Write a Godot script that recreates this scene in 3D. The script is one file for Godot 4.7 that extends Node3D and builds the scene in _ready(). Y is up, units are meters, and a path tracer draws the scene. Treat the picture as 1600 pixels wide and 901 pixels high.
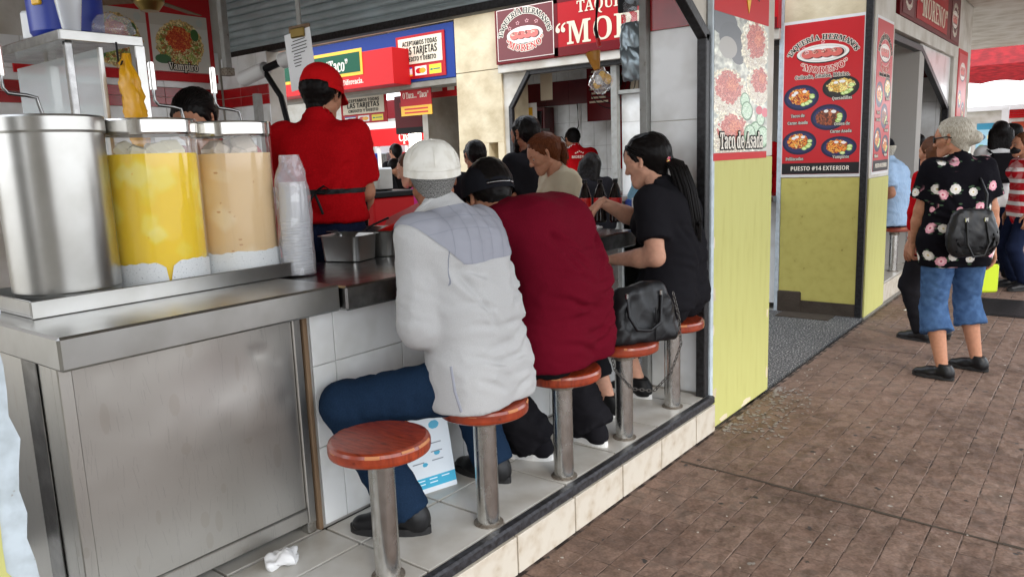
extends Node3D

# ---------------------------------------------------------------- mesh builder
class MB:
	var v := PackedVector3Array()
	var n := PackedVector3Array()
	var uv := PackedVector2Array()
	var idx := PackedInt32Array()

	func vert(p: Vector3, nn: Vector3, t := Vector2.ZERO) -> int:
		v.append(p); n.append(nn); uv.append(t)
		return v.size() - 1

	func tri(a: Vector3, b: Vector3, c: Vector3) -> void:
		var nn := (b - a).cross(c - a).normalized()
		var i := v.size()
		for p in [a, b, c]:
			v.append(p); n.append(nn); uv.append(Vector2.ZERO)
		idx.append_array(PackedInt32Array([i, i + 2, i + 1]))

	# corners counter-clockwise seen from outside
	func quad(a: Vector3, b: Vector3, c: Vector3, d: Vector3) -> void:
		var nn := (c - a).cross(d - b).normalized()
		var i := v.size()
		v.append(a); v.append(b); v.append(c); v.append(d)
		for k in 4:
			n.append(nn)
		uv.append(Vector2(0, 1)); uv.append(Vector2(1, 1)); uv.append(Vector2(1, 0)); uv.append(Vector2(0, 0))
		idx.append_array(PackedInt32Array([i, i + 2, i + 1, i, i + 3, i + 2]))

	# chamfered box
	func box(c: Vector3, s: Vector3, bev := 0.0, bs := Basis()) -> void:
		var h := s * 0.5
		var e := minf(bev, minf(h.x, minf(h.y, h.z)) * 0.9)
		for ax in 3:
			var u := (ax + 1) % 3
			var w := (ax + 2) % 3
			for sg in [-1.0, 1.0]:
				var pts: Array = []
				for k in [[-1.0, -1.0], [1.0, -1.0], [1.0, 1.0], [-1.0, 1.0]]:
					var p := Vector3.ZERO
					p[ax] = sg * h[ax]
					p[u] = k[0] * (h[u] - e)
					p[w] = k[1] * (h[w] - e)
					pts.append(c + bs * p)
				if sg > 0:
					quad(pts[0], pts[1], pts[2], pts[3])
				else:
					quad(pts[3], pts[2], pts[1], pts[0])
		if e <= 0.0:
			return
		for ax in 3:   # edges along ax
			var u := (ax + 1) % 3
			var w := (ax + 2) % 3
			for su in [-1.0, 1.0]:
				for sw in [-1.0, 1.0]:
					var q: Array = []
					for k in [[0, -1.0], [0, 1.0], [1, 1.0], [1, -1.0]]:
						var p := Vector3.ZERO
						p[ax] = k[1] * (h[ax] - e)
						p[u] = su * (h[u] if k[0] == 0 else h[u] - e)
						p[w] = sw * (h[w] - e if k[0] == 0 else h[w])
						q.append(c + bs * p)
					if su * sw > 0:
						quad(q[3], q[2], q[1], q[0])
					else:
						quad(q[0], q[1], q[2], q[3])
		for sx in [-1.0, 1.0]:
			for sy in [-1.0, 1.0]:
				for sz in [-1.0, 1.0]:
					var a := c + bs * Vector3(sx * h.x, sy * (h.y - e), sz * (h.z - e))
					var b := c + bs * Vector3(sx * (h.x - e), sy * h.y, sz * (h.z - e))
					var d := c + bs * Vector3(sx * (h.x - e), sy * (h.y - e), sz * h.z)
					if sx * sy * sz > 0:
						tri(a, b, d)
					else:
						tri(a, d, b)

	# profile: Vector2(radius, y) from bottom to top, outside on the right
	func lathe(prof: Array, segs := 32, c := Vector3.ZERO, bs := Basis(), a0 := 0.0, a1 := TAU) -> void:
		var m := prof.size()
		for j in m - 1:
			var p: Vector2 = prof[j]
			var q: Vector2 = prof[j + 1]
			var d := q - p
			if d.length() < 1e-6:
				continue
			var nn2 := Vector2(d.y, -d.x).normalized()
			var base := v.size()
			for i in segs + 1:
				var a := lerpf(a0, a1, float(i) / segs)
				var ca := cos(a)
				var sa := sin(a)
				var nn := bs * Vector3(ca * nn2.x, nn2.y, sa * nn2.x)
				vert(c + bs * Vector3(ca * p.x, p.y, sa * p.x), nn, Vector2(float(i) / segs, float(j) / m))
				vert(c + bs * Vector3(ca * q.x, q.y, sa * q.x), nn, Vector2(float(i) / segs, float(j + 1) / m))
			for i in segs:
				var k := base + i * 2
				idx.append_array(PackedInt32Array([k, k + 2, k + 1, k + 1, k + 2, k + 3]))

	func tube(pts: Array, r: Array, segs := 8, flat := 1.0, up := Vector3.UP) -> void:
		var m := pts.size()
		var base := v.size()
		for j in m:
			var t: Vector3 = (pts[mini(j + 1, m - 1)] - pts[maxi(j - 1, 0)]).normalized()
			var s := t.cross(up)
			if s.length() < 0.05:
				s = t.cross(Vector3(1, 0, 0.3))
			s = s.normalized()
			var w := s.cross(t)
			var rr: float = r[j] if j < r.size() else r[-1]
			for i in segs:
				var a := TAU * i / segs
				var o := s * cos(a) + w * sin(a) * flat
				vert(pts[j] + o * rr, o.normalized())
		for j in m - 1:
			for i in segs:
				var a := base + j * segs + i
				var b := base + j * segs + (i + 1) % segs
				idx.append_array(PackedInt32Array([a, b, a + segs, b, b + segs, a + segs]))
		for e in [0, m - 1]:
			var ci := vert(pts[e], (pts[e] - pts[1 if e == 0 else m - 2]).normalized())
			for i in segs:
				var a := base + int(e) * segs + i
				var b := base + int(e) * segs + (i + 1) % segs
				idx.append_array(PackedInt32Array([ci, b, a] if e == 0 else [ci, a, b]))

	func sphere(c: Vector3, r: Vector3, segs := 16, bs := Basis()) -> void:
		var base := v.size()
		var rows := segs / 2
		for j in rows + 1:
			var th := PI * j / rows
			for i in segs + 1:
				var a := TAU * i / segs
				var d := Vector3(sin(th) * cos(a), cos(th), sin(th) * sin(a))
				vert(c + bs * (d * r), (bs * (d / r)).normalized())
		for j in rows:
			for i in segs:
				var a := base + j * (segs + 1) + i
				idx.append_array(PackedInt32Array([a, a + segs + 1, a + 1, a + 1, a + segs + 1, a + segs + 2]))

	# polygon (x,y) counter-clockwise, extruded from z0 to z1 (z1 > z0), mapped by t
	func prism(poly: PackedVector2Array, z0: float, z1: float, t := Transform3D()) -> void:
		var ids := Geometry2D.triangulate_polygon(poly)
		for k in range(0, ids.size(), 3):
			var a := poly[ids[k]]
			var b := poly[ids[k + 1]]
			var c := poly[ids[k + 2]]
			if (b - a).cross(c - a) < 0:
				var w := b
				b = c
				c = w
			tri(t * Vector3(a.x, a.y, z1), t * Vector3(b.x, b.y, z1), t * Vector3(c.x, c.y, z1))
			tri(t * Vector3(a.x, a.y, z0), t * Vector3(c.x, c.y, z0), t * Vector3(b.x, b.y, z0))
		for i in poly.size():
			var a := poly[i]
			var b := poly[(i + 1) % poly.size()]
			quad(t * Vector3(a.x, a.y, z0), t * Vector3(b.x, b.y, z0), t * Vector3(b.x, b.y, z1), t * Vector3(a.x, a.y, z1))

	func append(o: MB, t: Transform3D) -> void:
		var base := v.size()
		var flip := t.basis.determinant() < 0
		var nb := t.basis.inverse().transposed()
		for i in o.v.size():
			v.append(t * o.v[i])
			n.append((nb * o.n[i]).normalized())
			uv.append(o.uv[i])
		for k in range(0, o.idx.size(), 3):
			idx.append(base + o.idx[k])
			idx.append(base + o.idx[k + (2 if flip else 1)])
			idx.append(base + o.idx[k + (1 if flip else 2)])

	func append_arrays(a: Array, t: Transform3D) -> void:
		var base := v.size()
		var vv: PackedVector3Array = a[Mesh.ARRAY_VERTEX]
		var nn: PackedVector3Array = a[Mesh.ARRAY_NORMAL]
		var ii: PackedInt32Array = a[Mesh.ARRAY_INDEX]
		for i in vv.size():
			v.append(t * vv[i])
			n.append((t.basis * nn[i]).normalized())
			uv.append(Vector2.ZERO)
		for i in ii:
			idx.append(base + i)

	func renormal() -> void:
		n.fill(Vector3.ZERO)
		for k in range(0, idx.size(), 3):
			var a := idx[k]
			var b := idx[k + 1]
			var c := idx[k + 2]
			var f := (v[c] - v[a]).cross(v[b] - v[a])
			n[a] += f; n[b] += f; n[c] += f
		for i in n.size():
			n[i] = n[i].normalized()

	func wrinkle(noise: FastNoiseLite, amp: float, stretch := Vector3.ONE) -> void:
		for i in v.size():
			var q := v[i] * stretch
			var w := noise.get_noise_3d(q.x, q.y, q.z)
			v[i] += n[i] * (w * amp)
		renormal()

	# cloth folds: a groove with soft ridges beside it along each segment [from, to, width, depth]
	func folds(list: Array) -> void:
		for i in v.size():
			var p := v[i]
			var disp := 0.0
			for e in list:
				var a: Vector3 = e[0]
				var ab: Vector3 = e[1] - a
				var w: float = e[2]
				var q := p - a
				if e.size() > 4:   # a fold of the back: depth does not count
					var ax: Vector3 = e[4]
					if n[i].dot(ax) < 0.1:
						continue
					q -= ax * q.dot(ax)
					ab -= ax * ab.dot(ax)
				var t := clampf(q.dot(ab) / ab.length_squared(), 0.0, 1.0)
				var d := (q - ab * t).length()
				if d > w * 3.0:
					continue
				var u := d / w
				var fade := 1.0 - pow(absf(t * 2.0 - 1.0), 3.0)
				disp += float(e[3]) * fade * (0.38 * exp(-pow(u - 1.6, 2.0)) - exp(-u * u))
			if disp != 0.0:
				v[i] += n[i] * disp
		renormal()

	# the part of the surface behind every plane (normal, point on it), lifted along its normals
	func clipped(planes: Array, lift: float) -> MB:
		var o := MB.new()
		for k in range(0, idx.size(), 3):
			var ps: Array = []
			var ns: Array = []
			for e in [0, 2, 1]:
				ps.append(v[idx[k + e]])
				ns.append(n[idx[k + e]])
			for pl in planes:
				var nn: Vector3 = pl[0]
				var d0 := nn.dot(pl[1])
				var p2: Array = []
				var n2: Array = []
				for i in ps.size():
					var a: Vector3 = ps[i]
					var b: Vector3 = ps[(i + 1) % ps.size()]
					var da := nn.dot(a) - d0
					var db := nn.dot(b) - d0
					if da <= 0.0:
						p2.append(a)
						n2.append(ns[i])
					if (da <= 0.0) != (db <= 0.0):
						var t := da / (da - db)
						p2.append(a.lerp(b, t))
						n2.append((ns[i] as Vector3).lerp(ns[(i + 1) % ps.size()], t).normalized())
				ps = p2
				ns = n2
				if ps.size() < 3:
					break
			if ps.size() < 3:
				continue
			var b0 := o.v.size()
			for i in ps.size():
				o.vert(ps[i] + ns[i] * lift, ns[i])
			for i in range(1, ps.size() - 1):
				o.idx.append_array(PackedInt32Array([b0, b0 + i + 1, b0 + i]))
		return o

	func mesh() -> ArrayMesh:
		var m := ArrayMesh.new()
		if v.is_empty():
			return m
		var a := []
		a.resize(Mesh.ARRAY_MAX)
		a[Mesh.ARRAY_VERTEX] = v
		a[Mesh.ARRAY_NORMAL] = n
		a[Mesh.ARRAY_TEX_UV] = uv
		a[Mesh.ARRAY_INDEX] = idx
		m.add_surface_from_arrays(Mesh.PRIMITIVE_TRIANGLES, a)
		return m

# ---------------------------------------------------------------- distance field, meshed as surface nets
class Field:
	var lo: Vector3
	var cell: float
	var nx: int
	var ny: int
	var nz: int
	var g := PackedFloat32Array()

	func _init(a: Vector3, b: Vector3, c: float) -> void:
		lo = a
		cell = c
		nx = int((b.x - a.x) / c) + 2
		ny = int((b.y - a.y) / c) + 2
		nz = int((b.z - a.z) / c) + 2
		g.resize(nx * ny * nz)
		g.fill(1.0)

	# tapered capsule; nn,s: flattened s times along nn; flat: cut square at b; sub: carve away
	func bone(a: Vector3, b: Vector3, ra: float, rb: float, k := 0.03, nn := Vector3.ZERO, s := 1.0, flat := false, sub := false) -> void:
		var rm := maxf(ra, rb) + k + cell * 2.0
		var x0 := clampi(int((minf(a.x, b.x) - rm - lo.x) / cell), 0, nx - 1)
		var x1 := clampi(int((maxf(a.x, b.x) + rm - lo.x) / cell) + 1, 0, nx - 1)
		var y0 := clampi(int((minf(a.y, b.y) - rm - lo.y) / cell), 0, ny - 1)
		var y1 := clampi(int((maxf(a.y, b.y) + rm - lo.y) / cell) + 1, 0, ny - 1)
		var z0 := clampi(int((minf(a.z, b.z) - rm - lo.z) / cell), 0, nz - 1)
		var z1 := clampi(int((maxf(a.z, b.z) + rm - lo.z) / cell) + 1, 0, nz - 1)
		var ab := b - a
		var l2 := maxf(ab.length_squared(), 1e-8)
		var inv := 1.0 / l2
		var ln := sqrt(l2)
		var dr := rb - ra
		var sc := s - 1.0
		var aniso := s != 1.0
		var ik := 0.25 / maxf(k, 1e-5)
		for z in range(z0, z1 + 1):
			var pz := lo.z + z * cell - a.z
			for y in range(y0, y1 + 1):
				var py := lo.y + y * cell - a.y
				var i := (z * ny + y) * nx + x0
				for x in range(x0, x1 + 1):
					var q := Vector3(lo.x + x * cell - a.x, py, pz)
					if aniso:
						q += nn * (q.dot(nn) * sc)
					var tt := q.dot(ab) * inv
					var t := clampf(tt, 0.0, 1.0)
					var d := (q - ab * t).length() - (ra + dr * t)
					if flat:
						d = maxf(d, (tt - 1.0) * ln)
					var o := g[i]
					if sub:
						d = -d
						var h := maxf(k - absf(d - o), 0.0)
						g[i] = maxf(d, o) + h * h * ik
					else:
						var h := maxf(k - absf(d - o), 0.0)
						g[i] = minf(d, o) - h * h * ik
					i += 1

	# removes everything on the side the normal points to
	func cut(nn: Vector3, at: Vector3) -> void:
		var d0 := nn.dot(at)
		var i := 0
		for z in nz:
			for y in ny:
				var b := nn.y * (lo.y + y * cell) + nn.z * (lo.z + z * cell) - d0
				for x in nx:
					var d := b + nn.x * (lo.x + x * cell)
					if d > g[i]:
						g[i] = d
					i += 1

	func mesh_into(mb: MB) -> void:
		var sy := nx
		var sz := nx * ny
		var ids := PackedInt32Array()
		ids.resize(nx * ny * nz)
		ids.fill(-1)
		var start := mb.v.size()
		var offs := [0, 1, sy, sy + 1, sz, sz + 1, sz + sy, sz + sy + 1]
		for z in nz - 1:
			for y in ny - 1:
				var i := (z * ny + y) * nx
				for x in nx - 1:
					var a0 := g[i]
					if absf(a0) > cell * 2.0:
						i += 1
						continue
					var c0 := a0 < 0.0
					var c1 := g[i + 1] < 0.0
					var c2 := g[i + sy] < 0.0
					var c3 := g[i + sy + 1] < 0.0
					var c4 := g[i + sz] < 0.0
					var c5 := g[i + sz + 1] < 0.0
					var c6 := g[i + sz + sy] < 0.0
					var c7 := g[i + sz + sy + 1] < 0.0
					var k := int(c0) + int(c1) + int(c2) + int(c3) + int(c4) + int(c5) + int(c6) + int(c7)
					if k == 0 or k == 8:
						i += 1
						continue
					var val := PackedFloat32Array()
					for o in offs:
						val.append(g[i + int(o)])
					var sum := Vector3.ZERO
					var cnt := 0
					for e in 12:
						var ea: int = EA[e]
						var eb: int = EB[e]
						var va := val[ea]
						var vb := val[eb]
						if (va < 0.0) != (vb < 0.0):
							var t := va / (va - vb)
							sum += CORNER[ea].lerp(CORNER[eb], t)
							cnt += 1
					ids[i] = mb.v.size()
					var p := lo + (Vector3(x, y, z) + sum / cnt) * cell
					var gr := Vector3(val[1] + val[3] + val[5] + val[7] - val[0] - val[2] - val[4] - val[6], val[2] + val[3] + val[6] + val[7] - val[0] - val[1] - val[4] - val[5], val[4] + val[5] + val[6] + val[7] - val[0] - val[1] - val[2] - val[3])
					mb.vert(p, gr.normalized())
					i += 1
		for z in range(1, nz - 1):
			for y in range(1, ny - 1):
				var i := (z * ny + y) * nx + 1
				for x in range(1, nx - 1):
					if absf(g[i]) <= cell * 2.0:
						var s0 := g[i] < 0.0
						if s0 != (g[i + 1] < 0.0):
							_q(mb, ids[i], ids[i - sy], ids[i - sy - sz], ids[i - sz], s0)
						if s0 != (g[i + sy] < 0.0):
							_q(mb, ids[i], ids[i - sz], ids[i - sz - 1], ids[i - 1], s0)
						if s0 != (g[i + sz] < 0.0):
							_q(mb, ids[i], ids[i - 1], ids[i - 1 - sy], ids[i - sy], s0)
					i += 1

	func _q(mb: MB, a: int, b: int, c: int, d: int, s: bool) -> void:
		if a < 0 or b < 0 or c < 0 or d < 0:
			return
		if s:
			mb.idx.append_array(PackedInt32Array([a, c, b, a, d, c]))
		else:
			mb.idx.append_array(PackedInt32Array([a, b, c, a, c, d]))

	const EA := [0, 2, 4, 6, 0, 1, 4, 5, 0, 1, 2, 3]
	const EB := [1, 3, 5, 7, 2, 3, 6, 7, 4, 5, 6, 7]
	const CORNER: Array[Vector3] = [Vector3(0, 0, 0), Vector3(1, 0, 0), Vector3(0, 1, 0), Vector3(1, 1, 0), Vector3(0, 0, 1), Vector3(1, 0, 1), Vector3(0, 1, 1), Vector3(1, 1, 1)]

# ---------------------------------------------------------------- scene helpers
var M := {}
var taken := {}
var rng := RandomNumberGenerator.new()
var fonts := {}
var cam: Camera3D

func numbered(called: String) -> String:
	var k: int = taken.get(called, 0)
	taken[called] = k + 1
	return called if k == 0 else "%s_%03d" % [called, k]

func tag(o: Node, label: String, category := "", group := "", kind := "") -> Node:
	if label: o.set_meta("label", label)
	if category: o.set_meta("category", category)
	if group: o.set_meta("group", group)
	if kind: o.set_meta("kind", kind)
	return o

func thing(called: String, label: String, category: String, at := Vector3.ZERO, turn := 0.0, group := "") -> Node3D:
	var o := Node3D.new()
	o.name = numbered(called)
	add_child(o)
	o.position = at
	o.rotation_degrees.y = turn
	tag(o, label, category, group)
	return o

func part(called: String, mb: MB, m: Material, parent: Node, at := Vector3.ZERO) -> MeshInstance3D:
	return part_mesh(called, mb.mesh(), m, parent, at)

func part_mesh(called: String, mesh: Mesh, m: Material, parent: Node, at := Vector3.ZERO) -> MeshInstance3D:
	var o := MeshInstance3D.new()
	o.mesh = mesh
	o.material_override = m
	o.position = at
	if parent == self:
		o.name = numbered(called)
		add_child(o)
	else:
		var k := 0
		var nm := called
		if parent.has_meta("_c_" + called):
			k = parent.get_meta("_c_" + called)
			nm = "%s_%03d" % [called, k]
		parent.set_meta("_c_" + called, k + 1)
		o.name = nm
		parent.add_child(o)
	return o

func single(called: String, mb: MB, m: Material, label: String, category: String, group := "") -> MeshInstance3D:
	var o := part(called, mb, m, self)
	tag(o, label, category, group)
	return o

func struct(called: String, mb: MB, m: Material, label := "") -> MeshInstance3D:
	var o := part(called, mb, m, self)
	tag(o, label, "", "", "structure")
	return o

func bx(called: String, a: Vector3, b: Vector3, m: Material, parent: Node, bev := 0.003) -> MeshInstance3D:
	var mb := MB.new()
	mb.box(Vector3.ZERO, (b - a).abs(), bev)
	return part(called, mb, m, parent, (a + b) * 0.5)

func boxes(called: String, list: Array, m: Material, parent: Node) -> MeshInstance3D:
	var mb := MB.new()
	for e in list:
		mb.box((e[0] + e[1]) * 0.5, (e[1] - e[0]).abs(), e[2] if e.size() > 2 else 0.003)
	return part(called, mb, m, parent)

func copy(o: Node3D, at: Vector3, turn: float, label: String) -> Node3D:
	var base := RegEx.create_from_string("_\\d{3}$").sub(o.name, "")
	var c := o.duplicate() as Node3D
	c.name = numbered(base)
	add_child(c)
	c.position = at
	c.rotation_degrees.y = turn
	if label: c.set_meta("label", label)
	return c

# ---------------------------------------------------------------- materials
func noise(freq: float, sd: int, type := FastNoiseLite.TYPE_SIMPLEX_SMOOTH, oct := 4) -> FastNoiseLite:
	var f := FastNoiseLite.new()
	f.noise_type = type
	f.frequency = freq
	f.seed = sd
	f.fractal_octaves = oct
	return f

func ntex(freq: float, sd: int, ramp: Array, type := FastNoiseLite.TYPE_SIMPLEX_SMOOTH, size := 512, oct := 4) -> NoiseTexture2D:
	var t := NoiseTexture2D.new()
	t.width = size
	t.height = size
	t.seamless = true
	t.noise = noise(freq, sd, type, oct)
	var g := Gradient.new()
	var offs := PackedFloat32Array()
	var cols := PackedColorArray()
	for e in ramp:
		offs.append(e[0])
		cols.append(e[1])
	g.offsets = offs
	g.colors = cols
	t.color_ramp = g
	return t

func bump(freq: float, sd: int, strength: float, type := FastNoiseLite.TYPE_SIMPLEX_SMOOTH, size := 512, oct := 4) -> NoiseTexture2D:
	var t := NoiseTexture2D.new()
	t.width = size
	t.height = size
	t.seamless = true
	t.as_normal_map = true
	t.bump_strength = strength
	t.noise = noise(freq, sd, type, oct)
	return t

func C(r: int, g: int, b: int, a := 255) -> Color:
	return Color8(r, g, b, a)

func mat(c: Color, rough := 0.6, metal := 0.0) -> StandardMaterial3D:
	var m := StandardMaterial3D.new()
	m.albedo_color = c
	m.roughness = rough
	m.metallic = metal
	return m

func tri(m: StandardMaterial3D, scale := Vector3.ONE, world := false) -> StandardMaterial3D:
	m.uv1_triplanar = true
	m.uv1_world_triplanar = world
	m.uv1_scale = scale
	return m

func tex(m: StandardMaterial3D, albedo: Texture2D, nrm: Texture2D = null, nstr := 1.0, rough: Texture2D = null) -> StandardMaterial3D:
	if albedo: m.albedo_texture = albedo
	if nrm:
		m.normal_enabled = true
		m.normal_texture = nrm
		m.normal_scale = nstr
	if rough: m.roughness_texture = rough
	return m

func pane(c: Color, a: float, rough := 0.05) -> StandardMaterial3D:
	var m := mat(Color(c.r, c.g, c.b, a), rough)
	m.transparency = BaseMaterial3D.TRANSPARENCY_ALPHA
	return m

# ---------------------------------------------------------------- lettering
func font(kind: String) -> SystemFont:
	if not fonts.has(kind):
		var f := SystemFont.new()
		f.font_names = PackedStringArray([{"serif": "Droid Serif", "mono": "Droid Sans Mono"}.get(kind.trim_suffix("_bold"), "Droid Sans")])
		f.font_weight = 700 if kind.ends_with("_bold") else 400
		fonts[kind] = f
	return fonts[kind]

func text_arrays(s: String, kind: String, h: float, depth := 0.002) -> Array:
	var t := TextMesh.new()
	t.font = font(kind)
	t.font_size = 48
	t.pixel_size = h / (48.0 * 0.714)
	t.depth = depth
	t.curve_step = 2.0
	t.text = s
	return t.get_mesh_arrays()

# text centred on t, facing its z axis; outline adds a second part behind it
func lettering(parent: Node, s: String, kind: String, h: float, m: Material, t: Transform3D, squeeze := 1.0, outline := 0.0, om: Material = null, called := "lettering") -> void:
	var a := text_arrays(s, kind, h)
	if a.is_empty() or a[0] == null:
		return
	var sq := Transform3D(Basis.from_scale(Vector3(squeeze, 1, 1)))
	if outline > 0.0:
		var ob := MB.new()
		for k in 8:
			var d := Vector3(cos(TAU * k / 8.0), sin(TAU * k / 8.0), 0) * outline
			ob.append_arrays(a, t * Transform3D(Basis(), d + Vector3(0, 0, -0.0012 - 0.00006 * k)) * sq)
		part(called + "_outline", ob, om, parent)
	var mb := MB.new()
	mb.append_arrays(a, t * sq)
	part(called, mb, m, parent)

# letters along an arc: centre t, radius r, spread from angle a0 to a1 (degrees, 90 = top)
func arc_lettering(parent: Node, s: String, kind: String, h: float, m: Material, t: Transform3D, rx: float, ry: float, a0: float, a1: float, outline := 0.0, om: Material = null) -> void:
	var mb := MB.new()
	var ob := MB.new()
	var f := font(kind)
	var ws := []
	var tot := 0.0
	for ch in s:
		var w := f.get_string_size(ch, HORIZONTAL_ALIGNMENT_LEFT, -1, 48).x
		ws.append(w)
		tot += w
	var at := 0.0
	for i in s.length():
		var w: float = ws[i]
		var a := deg_to_rad(lerpf(a0, a1, (at + w * 0.5) / tot))
		at += w
		if s[i] == " ":
			continue
		var p := Vector3(cos(a) * rx, sin(a) * ry, 0)
		var tg := Vector3(-sin(a) * rx, cos(a) * ry, 0).normalized()
		if a1 < a0: tg = -tg
		var b := Basis(tg, Vector3(-tg.y, tg.x, 0), Vector3(0, 0, 1))
		var arr := text_arrays(s[i], kind, h)
		if arr.is_empty() or arr[0] == null:
			continue
		var lt := t * Transform3D(b, p)
		mb.append_arrays(arr, lt)
		if outline > 0.0:
			for k in 8:
				var d := Vector3(cos(TAU * k / 8.0), sin(TAU * k / 8.0), 0) * outline
				ob.append_arrays(arr, lt * Transform3D(Basis(), d + Vector3(0, 0, -0.0012 - 0.00006 * k)))
	if outline > 0.0:
		part("lettering_outline", ob, om, parent)
	part("lettering", mb, m, parent)

# ---------------------------------------------------------------- printed pictures (flat print only)
func fill_ellipse(im: Image, cx: float, cy: float, rx: float, ry: float, c: Color) -> void:
	for y in range(maxi(0, int(cy - ry)), mini(im.get_height(), int(cy + ry) + 1)):
		var w := rx * sqrt(maxf(0.0, 1.0 - pow((y - cy) / ry, 2)))
		im.fill_rect(Rect2i(int(cx - w), y, int(2 * w), 1), c)

func paint_food(im: Image, cx: float, cy: float, rx: float, ry: float, cols: Array, sd: int, fine := 0.07, rag := 0.35) -> void:
	var nz := noise(fine, sd, FastNoiseLite.TYPE_CELLULAR, 2)
	nz.cellular_return_type = FastNoiseLite.RETURN_CELL_VALUE
	var nf := noise(fine * 2.3, sd + 1)
	var edge := noise(0.03, sd + 2)
	for y in range(maxi(0, int(cy - ry * 1.15)), mini(im.get_height(), int(cy + ry * 1.15))):
		for x in range(maxi(0, int(cx - rx * 1.15)), mini(im.get_width(), int(cx + rx * 1.15))):
			var e := pow((x - cx) / rx, 2) + pow((y - cy) / ry, 2) + edge.get_noise_2d(x, y) * rag
			if e > 1.0:
				continue
			var k := clampi(int((nz.get_noise_2d(x, y) * 0.5 + 0.5) * cols.size()), 0, cols.size() - 1)
			var c: Color = cols[k]
			var b := 1.0 + nf.get_noise_2d(x, y) * 0.45
			im.set_pixel(x, y, Color(c.r * b, c.g * b, c.b * b))

func paint_plate(im: Image, cx: float, cy: float, rx: float, ry: float, kind: int, sd: int) -> void:
	fill_ellipse(im, cx, cy, rx, ry, C(18, 22, 60) if kind != 1 else C(20, 22, 24))
	fill_ellipse(im, cx, cy, rx * 0.86, ry * 0.84, C(38, 44, 90) if kind != 1 else C(40, 36, 34))
	var meat := [C(190, 70, 30), C(230, 120, 40), C(245, 170, 70), C(160, 50, 25), C(235, 200, 120)]
	var corn := [C(230, 190, 90), C(245, 215, 130), C(210, 160, 70), C(250, 225, 160)]
	var brown := [C(120, 60, 35), C(160, 80, 45), C(90, 45, 30), C(190, 110, 70)]
	if kind == 1:
		paint_food(im, cx, cy - ry * 0.15, rx * 0.75, ry * 0.6, corn, sd, 0.03)
	elif kind == 2:
		paint_food(im, cx, cy, rx * 0.72, ry * 0.66, brown, sd, 0.05)
	else:
		paint_food(im, cx - rx * 0.1, cy - ry * 0.1, rx * 0.62, ry * 0.62, meat, sd, 0.06)
	var r := RandomNumberGenerator.new()
	r.seed = sd
	for k in 6:
		var a := r.randf_range(-0.3, 1.4)
		var x := cx + cos(a) * rx * 0.62
		var y := cy + sin(a) * ry * 0.55
		fill_ellipse(im, x, y, rx * 0.16, ry * 0.15, C(150, 190, 70))
		fill_ellipse(im, x, y, rx * 0.125, ry * 0.115, C(225, 238, 170))
	for k in 3:
		var a := r.randf_range(3.6, 5.4)
		fill_ellipse(im, cx + cos(a) * rx * 0.5, cy + sin(a) * ry * 0.5, rx * 0.13, ry * 0.12, C(245, 240, 235))

# the oval dish with three folded tacos
func paint_dish(im: Image, cx: float, cy: float, rx: float, ry: float) -> void:
	fill_ellipse(im, cx, cy + ry * 0.1, rx * 1.02, ry * 1.03, C(25, 20, 20))
	fill_ellipse(im, cx, cy, rx, ry, C(240, 235, 225))
	fill_ellipse(im, cx, cy, rx * 0.88, ry * 0.82, C(190, 180, 170))
	fill_ellipse(im, cx, cy, rx * 0.85, ry * 0.78, C(245, 240, 232))
	for k in 4:
		var x := cx + (k - 1.6) * rx * 0.36
		fill_ellipse(im, x + rx * 0.05, cy + ry * 0.05, rx * 0.27, ry * 0.5, C(70, 20, 20))
		fill_ellipse(im, x, cy, rx * 0.25, ry * 0.47, C(222, 110, 100))
		paint_food(im, x - rx * 0.08, cy - ry * 0.2, rx * 0.12, ry * 0.2, [C(180, 60, 50), C(240, 190, 170), C(120, 50, 40)], 30 + k, 0.12)

func picture(im: Image) -> StandardMaterial3D:
	var m := mat(Color.WHITE, 0.35)
	m.albedo_texture = ImageTexture.create_from_image(im)
	return m

# a printed sheet with thickness; faces local +z, width w, height h, centred
func sheet(called: String, w: float, h: float, m: Material, parent: Node, t: Transform3D, thick := 0.004) -> MeshInstance3D:
	var mb := MB.new()
	var a := w * 0.5
	var b := h * 0.5
	mb.quad(t * Vector3(-a, -b, thick), t * Vector3(a, -b, thick), t * Vector3(a, b, thick), t * Vector3(-a, b, thick))
	mb.quad(t * Vector3(a, -b, 0), t * Vector3(-a, -b, 0), t * Vector3(-a, b, 0), t * Vector3(a, b, 0))
	for e in [[Vector2(-a, -b), Vector2(a, -b)], [Vector2(a, -b), Vector2(a, b)], [Vector2(a, b), Vector2(-a, b)], [Vector2(-a, b), Vector2(-a, -b)]]:
		var p: Vector2 = e[0]
		var q: Vector2 = e[1]
		var k := mb.v.size()
		mb.quad(t * Vector3(p.x, p.y, 0), t * Vector3(q.x, q.y, 0), t * Vector3(q.x, q.y, thick), t * Vector3(p.x, p.y, thick))
		for i in 4:
			mb.uv[k + i] = Vector2(0.002, 0.002)
	return part(called, mb, m, parent)

func facing(at: Vector3, deg: float) -> Transform3D:
	return Transform3D(Basis(Vector3.UP, deg_to_rad(deg)), at)

# ---------------------------------------------------------------- people
var head_male: MB
var head_female: MB
var hand_relaxed: MB
var hand_grip: MB
var shoe_upper: MB
var shoe_sole: MB
var wrinkles: FastNoiseLite
var strands: FastNoiseLite

func dirx(a: float) -> Vector3:
	return Vector3(0, cos(deg_to_rad(a)), sin(deg_to_rad(a)))

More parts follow.
